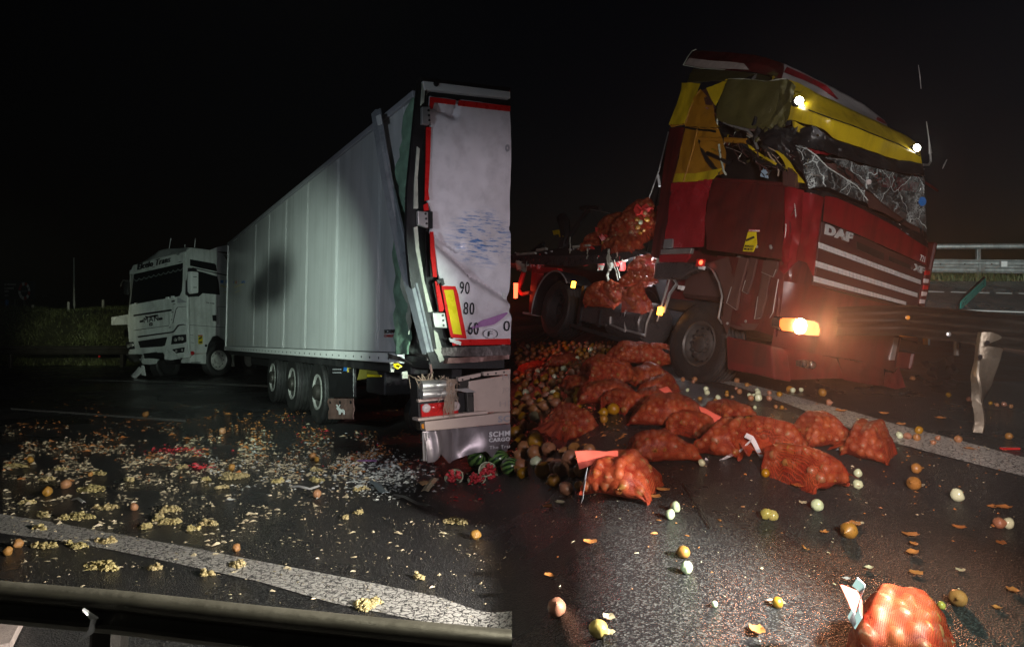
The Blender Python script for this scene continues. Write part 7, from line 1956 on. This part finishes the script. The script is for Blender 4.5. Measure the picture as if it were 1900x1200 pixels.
while cnt < 235:
    py = 640 + 250 * random.random() ** 1.25
    px = random.uniform(956, 1170 - (py - 640) * .42 + random.gauss(0, 12))
    if py > 690 and px > 1075 and py < 770: continue
    d = (8 + (py - 640) * .085) * random.uniform(.75, 1.2)
    if any((px - a) ** 2 + ((py - b_) * 1.6) ** 2 < (.43 * (d + c)) ** 2 for a, b_, c in used): continue
    if 1000 < px < 1120 and 765 < py < 845: continue
    used.append((px, py, d))
    ground_round(ON if random.random() < .93 else PEELED, 'onion', px, py, d, 2000 + cnt, 'loose brown onion in the spill of onions left of the sacks', 'onion', 'loose onions spilled left of the sacks')
    cnt += 1
for k in range(26):
    px = random.uniform(1255, 1500); py = random.uniform(706, 760)
    ground_round(ON if k % 3 else PEELED, 'onion', px, py, random.uniform(6, 11), 3000 + k, where(px, py, 'small loose onion' if k % 3 else 'small pale onion'), 'onion', 'loose onions under the red bumper')

# ================================================================== LEFT SPILL
for k, (px, pb_, d, lb) in enumerate(((14, 1031, 17, 'brown potato at the far left edge on the road line'), (34, 1018, 18, 'brown potato second from the left edge on the road line'), (88, 922, 19, 'left brown potato of the upper left pair'), (122, 908, 19, 'right brown potato of the upper left pair'), (249, 948, 15, 'small brown potato in the middle of the left spill'), (439, 1025, 17, 'brown potato on the road line right of centre of the spill'), (56, 859, 12, 'small far potato at the left edge'), (588, 925, 17, 'brown potato below the torn root, centre of the road'), (580, 853, 14, 'left potato of the far pair'), (588, 857, 10, 'right small potato of the far pair'), (882, 1002, 20, 'olive potato alone on the purple lit road'), (413, 806, 12, 'dim potato in the shadow by the trailer'), (168, 885, 10, 'tiny potato on a heap of crushed onion'), (270, 775, 12, 'far orange potato on the faint lane line'), (430, 873, 12, 'orange potato behind the crushed onion at mid road'))):
    ground_round(POT, 'potato', px, pb_, d, 400 + k, lb, 'potato', 'potatoes on the dark road')
heaps = [(27, 865, 42), (88, 890, 30), (169, 909, 65), (52, 934, 25), (77, 957, 23), (146, 960, 58), (196, 943, 38), (69, 981, 23), (84, 1014, 40), (148, 1014, 38), (196, 1006, 35), (184, 1050, 63), (284, 1054, 25), (268, 979, 27), (311, 969, 50), (320, 946, 40), (387, 971, 40), (358, 982, 21), (439, 1049, 35), (437, 884, 58), (184, 878, 30), (339, 868, 20), (383, 890, 21), (412, 905, 23), (383, 1066, 21), (517, 893, 28), (588, 872, 25), (590, 892, 32), (678, 1122, 50), (838, 967, 43), (777, 1073, 15), (667, 908, 25), (663, 952, 20), (640, 962, 10), (298, 958, 18), (118, 871, 24), (240, 892, 16)]
HL = {0: 'heap of crushed onion at the far left of the spill', 2: 'widest flat heap of crushed onion in the upper left spill', 5: 'long heap of crushed onion with a pale strip lying on it', 11: 'largest bright heap of crushed onion below the road line', 8: 'crushed onion heap on the road line near the left potatoes', 9: 'crushed onion heap left of centre on the road line', 14: 'round heap of crushed onion in the middle of the spill', 18: 'crushed onion heap just below the potato on the road line', 19: 'far heap of crushed onion behind the middle of the spill', 28: 'crushed onion smeared over the road line nearest the guard rail', 29: 'pale crushed onion on the purple lit road', 16: 'crushed onion heap right of the round heap', 27: 'crushed onion heap beside the torn root'}
HL2 = {1: 'small crushed onion heap just below the far left heap', 3: 'crushed onion dab below the left potato of the upper left pair', 4: 'crushed onion dab left of the long heap, above the road line', 6: 'crushed onion at the right tip of the long heap', 7: 'crushed onion dab on the upper edge of the road line, left end', 10: 'crushed onion pat on the lower edge of the road line, third from the left', 12: 'small round heap of crushed onion below the road line, right of the largest one', 13: 'low crushed onion smear left of the round middle heap', 15: 'crushed onion smear just above the round middle heap', 17: 'tiny crushed onion heap between the round heap and its right neighbour', 20: 'crushed onion patch with a tiny potato on it, back of the spill', 21: 'crushed onion dab at the back of the spill, centre left', 22: 'crushed onion dab at the back of the spill, centre', 23: 'crushed onion crumbs in front of the far middle heap', 24: 'small crushed onion lump between road line and guard rail', 25: 'orange crushed onion heap right of the far middle heap', 26: 'crushed onion heap just behind the dry root', 30: 'single yellow crushed onion lump on the road line, right part', 31: 'crushed onion flake left of the blue grey strip', 32: 'crushed onion flake in front of the pale shards', 33: 'smallest crushed onion dab on the bare road in the middle', 34: 'small crushed onion lump left of the round middle heap top', 35: 'crushed onion dab beside the right potato of the upper left pair', 36: 'crushed onion dab above the small middle potato'}
for k, (px, py, w) in enumerate(heaps):
    g = G(px, py); s_ = g.y / F; R_ = w / 2 * s_
    b = MB()
    n = int(50 + w * 5)
    dv = Vector((g.x, g.y, 0)).normalized()
    lobes = [(0, 0, .7)] + [(random.uniform(-.75, .75), random.uniform(-.6, .6), random.uniform(.2, .5)) for _ in range(4)]
    for lob in lobes:
        b.ico((g.x + lob[0] * R_ + dv.x * lob[1] * R_ * 1.35, g.y + dv.y * lob[1] * R_ * 1.35, g.z + .003), R_ * lob[2] * 1.0, .25, (1, 1.2, .14))
    for j in range(n):
        a = random.uniform(0, 6.28); q = random.random() ** .6
        lob = lobes[j % len(lobes)]
        ex = (lob[0] + math.cos(a) * q * lob[2]) * 1.25; ey = lob[1] + math.sin(a) * q * lob[2]
        x = g.x + ex * R_ + dv.x * ey * R_ * 1.35; y = g.y + dv.y * ey * R_ * 1.35
        rr = random.uniform(.004, .0125) * (1.15 - .4 * q)
        b.ico((x, y, gzf(x, y) + rr * .6 + .03 * (1 - q) * random.random()), rr, .45, (random.uniform(.7, 1.6), random.uniform(.7, 1.4), .8))
    tag(b.build('crushed_onion', M_['mash'], smooth=80), HL.get(k) or HL2[k], 'onion heap', 'heaps of crushed onion')

def chips(name, pts, m, smin, smax, flat=.35):
    vs = []; fs = []
    for (px, py) in pts:
        g = G(px, py)
        s_ = random.uniform(smin, smax) * (1 if random.random() < .85 else 1.8)
        a = random.uniform(0, 6.28); c, s2 = math.cos(a), math.sin(a)
        l, w, h = s_ * random.uniform(.8, 2.2), s_ * random.uniform(.5, 1), s_ * flat * random.uniform(.5, 1.6)
        n = len(vs)
        for (x, y, z) in ((-1, -.6, 0), (.9, -.8, 0), (1, .6, .25), (-.7, .9, 0), (random.uniform(-.4, .4), random.uniform(-.4, .4), 1)):
            X, Y_ = x * l * .5, y * w * .5
            wx = g.x + X * c - Y_ * s2; wy = g.y + X * s2 + Y_ * c
            vs.append((wx, wy, gzf(wx, wy) + .004 + z * h))
        fs += [(n, n + 1, n + 4), (n + 1, n + 2, n + 4), (n + 2, n + 3, n + 4), (n + 3, n, n + 4), (n, n + 3, n + 2, n + 1)]
    b = MB(); b.v = vs; b.f = fs
    return stuff(b.build(name, m))
def band(n, x0, x1, yc, sd, ymin=742, ymax=1160, skew=0.0):
    out = []
    while len(out) < n:
        x = random.uniform(x0, x1); y = random.gauss(yc + skew * (x - x0), sd)
        if ymin < y < ymax:
            if y > 1075 + x * .09: continue
            if random.random() > .45 + 1.7 * nz((x * .018, y * .05, 3.0), 1.0): continue
            out.append((x, y))
    return out
chips('onion_scraps', band(1700, 5, 700, 845, 26, 790, 1120, .02) + band(520, 5, 600, 900, 60) + band(160, 5, 900, 960, 80), M_['peel_pale'], .012, .03)
chips('orange_peel_scraps', band(700, 5, 700, 828, 26, 765, 900) + band(420, 60, 760, 780, 22) + band(120, 640, 760, 845, 12), M_['peel'], .012, .032)
chips('pale_shards', [(random.gauss(715, 42), random.gauss(884, 20)) for _ in range(620)] + band(350, 380, 700, 865, 28), M_['shard'], .01, .03)
chips('tiny_crumbs', band(2200, 5, 940, 940, 85, 800, 1150) + band(1500, 5, 760, 850, 32), M_['peel_pale'], .003, .008)
chips('red_pulp', [(random.gauss(330, 28), random.gauss(836, 3)) for _ in range(110)] + [(random.gauss(370, 18), random.gauss(866, 3)) for _ in range(40)] + [(random.uniform(820, 940), random.uniform(895, 935)) for _ in range(26)] + band(70, 500, 770, 800, 25), M_['flesh'], .01, .03)
def chips_r(name, n, m, smin, smax, yc, sd, x0=960, x1=1890, ymin=650, ymax=1195):
    pts = []
    while len(pts) < n:
        x = random.uniform(x0, x1); y = random.gauss(yc, sd)
        if ymin < y < ymax: pts.append((x, y))
    return chips(name, pts, m, smin, smax)
chips_r('onion_peel_scraps', 380, M_['peel'], .006, .016, 800, 110)
chips_r('pale_peel_scraps', 260, M_['peel_pale'], .004, .011, 860, 130)
chips_r('spill_scraps', 420, M_['peel'], .01, .03, 720, 60, 956, 1160)
# curled peel pieces one can tell apart
def peel(px, py, w, seed, m='peel'):
    g = G(px, py); s_ = w * g.y / F; rs = random.Random(seed); a0 = rs.uniform(0, 6.28); cur = rs.uniform(.5, 1.2)
    P = []
    for i in range(6):
        row = []
        for j in range(5):
            u = (i / 5 - .5); v = (j / 4 - .5) * (1 - 1.2 * u * u)
            z = s_ * (.08 + cur * (u * u + v * v) * .7) + .006 * rs.random()
            x = u * s_ * 1.1; y = v * s_ * .9
            row.append(Vector((g.x + x * math.cos(a0) - y * math.sin(a0), g.y + (x * math.sin(a0) + y * math.cos(a0)), gzf(g.x, g.y) + z)))
        P.append(row)
    return tag(MB().grid(P, (0, 0, .0015)).build('onion_peel', M_[m], smooth=60), where(px, py, 'curled onion peel' if m == 'peel' else 'pale papery onion peel'), 'onion peel', 'curled onion peels')
for k, (px, py, w) in enumerate(((1440, 1122, 26), (1405, 1175, 30), (1690, 995, 24), (1693, 1030, 22), (1700, 1066, 20), (1612, 1057, 15), (1780, 982, 20), (1862, 946, 24), (1842, 943, 18), (1696, 1013, 15), (1590, 905, 18), (1548, 895, 20), (1230, 912, 22), (1020, 1070, 18), (1095, 1010, 22), (1040, 935, 18), (1017, 943, 18), (1745, 1128, 16), (1880, 1100, 20), (1858, 1010, 18), (1782, 1060, 14), (1850, 1130, 14), (1530, 990, 14), (1480, 905, 20), (1560, 765, 18), (1600, 782, 18), (1640, 770, 14), (1745, 778, 16), (1800, 835, 18), (1672, 790, 18), (1130, 1150, 24), (1215, 925, 20), (1585, 977, 24))):
    peel(px, py, w, 50 + k, 'peel' if k % 5 else 'peel_pale')
for k, (px, py, w) in enumerate(((1490, 935, 16), (1700, 905, 26), (1592, 975, 18), (1125, 1178, 26), (1570, 1075, 12))):
    peel(px, py, w, 90 + k, 'white_band' if k == 4 else 'peel_pale')

# strips, cardboard, label piece, roots
def strip(name, pts, w, m, label, cat, h=.012):
    P = []
    g = [G(*p) for p in pts]
    for i, p in enumerate(g):
        d = (g[min(i + 1, len(g) - 1)] - g[max(i - 1, 0)]); d.z = 0; d.normalize()
        n = Vector((-d.y, d.x, 0)) * w * .5
        lift = .012 + .02 * abs(math.sin(i * 1.7))
        P.append([Vector((q.x, q.y, gzf(q.x, q.y) + lift + (.012 if k == 1 else 0))) for k, q in enumerate((p - n, p, p + n))])
    o = MB().grid(P, (0, 0, .004)).build(name, m, smooth=30)
    return tag(o, label, cat)
strip('metal_strip', [(690, 896), (700, 905), (708, 913), (716, 921)], .07, pbr('blue_grey_strip', (.3, .36, .4), rough=.4, metal=.3), 'blue grey metal strip lying among the pale shards', 'metal strip')
strip('metal_strip', [(731, 921), (752, 929), (775, 938), (795, 945)], .035, M_['steel'], 'long thin grey strip right of the blue grey one', 'metal strip')
strip('cardboard_piece', [(781, 897), (786, 900), (792, 903)], .1, M_['cardboard'], 'small square piece of brown cardboard', 'cardboard')
strip('paper_label', [(788, 914), (795, 908), (801, 898), (806, 894)], .07, M_['peel_pale'], 'crumpled pale paper label with print beside the cardboard', 'paper label')
strip('plastic_scrap', [(655, 910), (665, 907), (678, 905)], .07, M_['shard'], 'pale torn plastic scrap left of the blue grey strip', 'plastic scrap')
strip('dry_root', [(540, 906), (556, 909), (575, 911), (592, 908)], .03, M_['wood'], 'dry pale root lying behind the potato', 'root')
strip('wooden_strip', [(640, 782), (680, 782), (710, 783), (731, 781)], .05, M_['pink_metal'], 'long brownish strip on the road beside the mud flap', 'strip')
strip('rubber_strip', [(430, 763), (450, 763), (470, 766), (492, 764)], .07, M_['black'], 'black rubber strip on the dark road left of the trailer wheels', 'strip')
strip('plastic_scrap', [(664, 857), (680, 860), (698, 858)], .05, M_['foil_or_sheen'], 'pinkish grey plastic scrap under the trailer corner', 'plastic scrap')
strip('paper_scrap', [(135, 930), (146, 932), (156, 936)], .03, M_['shard'], 'white paper strip on the long onion heap', 'paper strip')
cl = G(757, 760)
tag(MB().lathe([(0, -.06), (.05, -.06), (.06, -.03), (.06, .05), (.045, .06), (0, .06)], 14, (cl.x, cl.y, cl.z + .06), (.5, -.8, .1)).build('fallen_lamp', M_['lens_pale'], smooth=40), 'small fallen lamp on the road under the black tank', 'lamp')

# watermelons
m = M_['melon']; N = m.node_tree.nodes; L = m.node_tree.links; bs = N['Principled BSDF']
tc = N.new('ShaderNodeTexCoord'); wv = N.new('ShaderNodeTexWave'); wv.wave_type = 'BANDS'; wv.bands_direction = 'X'
nzt = N.new('ShaderNodeTexNoise'); nzt.inputs['Scale'].default_value = 9
sx = N.new('ShaderNodeSeparateXYZ'); L.new(tc.outputs['Object'], sx.inputs[0])
at2 = N.new('ShaderNodeMath'); at2.operation = 'ARCTAN2'; L.new(sx.outputs[0], at2.inputs[0]); L.new(sx.outputs[1], at2.inputs[1])
ml = N.new('ShaderNodeMath'); ml.operation = 'MULTIPLY_ADD'; ml.inputs[1].default_value = 11; L.new(at2.outputs[0], ml.inputs[0])
nm2 = N.new('ShaderNodeMath'); nm2.operation = 'MULTIPLY'; nm2.inputs[1].default_value = 5; L.new(tc.outputs['Object'], nzt.inputs['Vector']); L.new(nzt.outputs['Fac'], nm2.inputs[0]); L.new(nm2.outputs[0], ml.inputs[2])
sn = N.new('ShaderNodeMath'); sn.operation = 'SINE'; L.new(ml.outputs[0], sn.inputs[0])
cr = N.new('ShaderNodeValToRGB'); cr.color_ramp.elements[0].position = .35; cr.color_ramp.elements[0].color = (.012, .04, .012, 1); cr.color_ramp.elements[1].position = .7; cr.color_ramp.elements[1].color = (.12, .25, .06, 1)
mpr = N.new('ShaderNodeMapRange'); mpr.inputs[1].default_value = -1; L.new(sn.outputs[0], mpr.inputs[0]); L.new(mpr.outputs[0], cr.inputs[0]); L.new(cr.outputs[0], bs.inputs['Base Color'])
def melon(px, pb_, d, rot, label):
    g = G(px, pb_ - 3); r = d / 2 * g.y / F
    b = MB().lathe([(max(0.0, math.sin(math.pi * k / 14)) * r, -math.cos(math.pi * k / 14) * r * 1.12) for k in range(15)], 26)
    o = b.build('watermelon', M_['melon'], smooth=80); o.location = (g.x, g.y, gzf(g.x, g.y) + r * .95); o.rotation_euler = rot
    return tag(o, label, 'watermelon')
def half_melon(px, pb_, d, rot, label, seed, frac=.5):
    g = G(px, pb_ - 2); r = d / 2 * g.y / F
    M = Matrix.Translation((g.x, g.y, gzf(g.x, g.y) + r * .62)) @ Matrix.Rotation(rot[2], 4, 'Z') @ Matrix.Rotation(rot[0], 4, 'X') @ Matrix.Rotation(rot[1], 4, 'Y')
    root = thing('broken_watermelon', label, 'watermelon', M)
    K = 9
    prof = [(max(0.0, math.sin(math.pi * frac * k / K)) * r, -math.cos(math.pi * frac * k / K) * r) for k in range(K + 1)]
    b = MB().lathe(prof, 22); rs = random.Random(seed)
    b.v = [(x, y, z + (.18 * r * nz((x / r * 2, y / r * 2, 0), 1, seed) if z > prof[-1][1] - .02 * r else 0)) for x, y, z in b.v]
    b.f = [f for f in b.f if len(f) <= 4]
    b.build('rind', M_['melon'], root, smooth=80)
    inn = [(q * .9, z * .9 + .0) for q, z in prof]
    b2 = MB().lathe(inn, 22); b2.f = [f for f in b2.f if len(f) <= 4]
    b2.build('pith', M_['rind_white'], root, smooth=80)
    e = MB().lathe([(r * .995, prof[-1][1] * 1.0 - .002), (r * .9, prof[-1][1] * .9 + .001)], 22); e.f = e.f[:22]
    e.build('cut_edge', M_['rind_white'], root)
    f = MB()
    for k in range(34):
        a = rs.uniform(0, 6.28); q = rs.random() ** .6 * .72 * r
        f.ico((math.cos(a) * q, math.sin(a) * q, rs.uniform(-.35, .28) * r), rs.uniform(.12, .26) * r, .35)
    f.build('flesh', M_['flesh'], root, smooth=80)
    return root
melon(888, 872, 42, (.9, .3, .4), 'largest whole striped watermelon under the trailer bumper')
melon(925, 872, 36, (.5, .9, .2), 'dark whole watermelon right of the largest one')
melon(947, 884, 34, (1.2, .2, .9), 'pale green watermelon partly behind the broken half')
half_melon(906, 890, 40, (1.15, .1, .35), 'broken watermelon half standing open with its red flesh showing', 1)
half_melon(884, 898, 34, (.55, .1, -.3), 'flat lying watermelon piece with red flesh in front of the open half', 2, .42)
half_melon(841, 895, 36, (.7, -.5, .5), 'small broken watermelon chunk lying apart on the left', 3, .4)

# black broken bumper parts right of the red truck
for k, (pts, h) in enumerate((([(1725, 700), (1745, 706), (1770, 700), (1780, 690)], .3), ([(1715, 712), (1740, 722), (1765, 720)], .12), ([(1740, 730), (1765, 728), (1782, 712)], .1), ([(1690, 735), (1705, 733), (1715, 734)], .03))):
    g = [G(*p) for p in pts]
    P = [[Vector((p.x + .08 * nz((i, j, k), .8), p.y + j * .05, gzf(p.x, p.y) + .01 + h * (j / 4) * (.6 + .6 * abs(nz((i, j, k + 3), 1.3))))) for j in range(5)] for i, p in enumerate(resample(g, 10))]
    tag(MB().grid(P, (0, .012, 0)).build('broken_bumper', M_['black'], smooth=30), ('tall jagged black bumper fragment on the mud right of the truck', 'low black bumper fragment in front of the tall one', 'curved black fragment nearest the twisted post', 'thin black strip by the bumper corner')[k], 'car part')
b_ = thing('red_reflector', 'small red reflector piece on the road at the right edge', 'reflector', Matrix.Translation(G(1874, 834)))
MB().box((-.08, -.02, 0), (.08, .02, .02), .006).build('lens', M_['lens_red'], b_)
MB().box((-.09, -.026, -.008), (.09, .026, -.0005), .003).build('backing', M_['black'], b_)
wl_ = [G(p[0], p[1], .012) for p in ((1268, 895), (1285, 925), (1305, 955), (1320, 978))]
tag(MB().tube([Vector((p.x, p.y, gzf(p.x, p.y) + .012)) for p in wl_], .004, 5).build('wire', M_['dark_steel'], smooth=40), 'thin straight dark wire on the road in front of the sacks', 'wire')

# ================================================================== thin haze, added to give the headlamp its veil of glow
hz = MB().box((-420, -62, -4), (420, 610, 3.95)).build('haze', None)
hm = bpy.data.materials.new('haze'); hm.use_nodes = True
hn = hm.node_tree.nodes; hn.remove(hn['Principled BSDF'])
pv = hn.new('ShaderNodeVolumePrincipled')
pv.inputs['Density'].default_value = .0021
pv.inputs['Color'].default_value = (.9, .9, .9, 1)
pv.inputs['Anisotropy'].default_value = .85
hm.node_tree.links.new(pv.outputs[0], hn['Material Output'].inputs['Volume'])
hz.data.materials.append(hm)
stuff(hz)
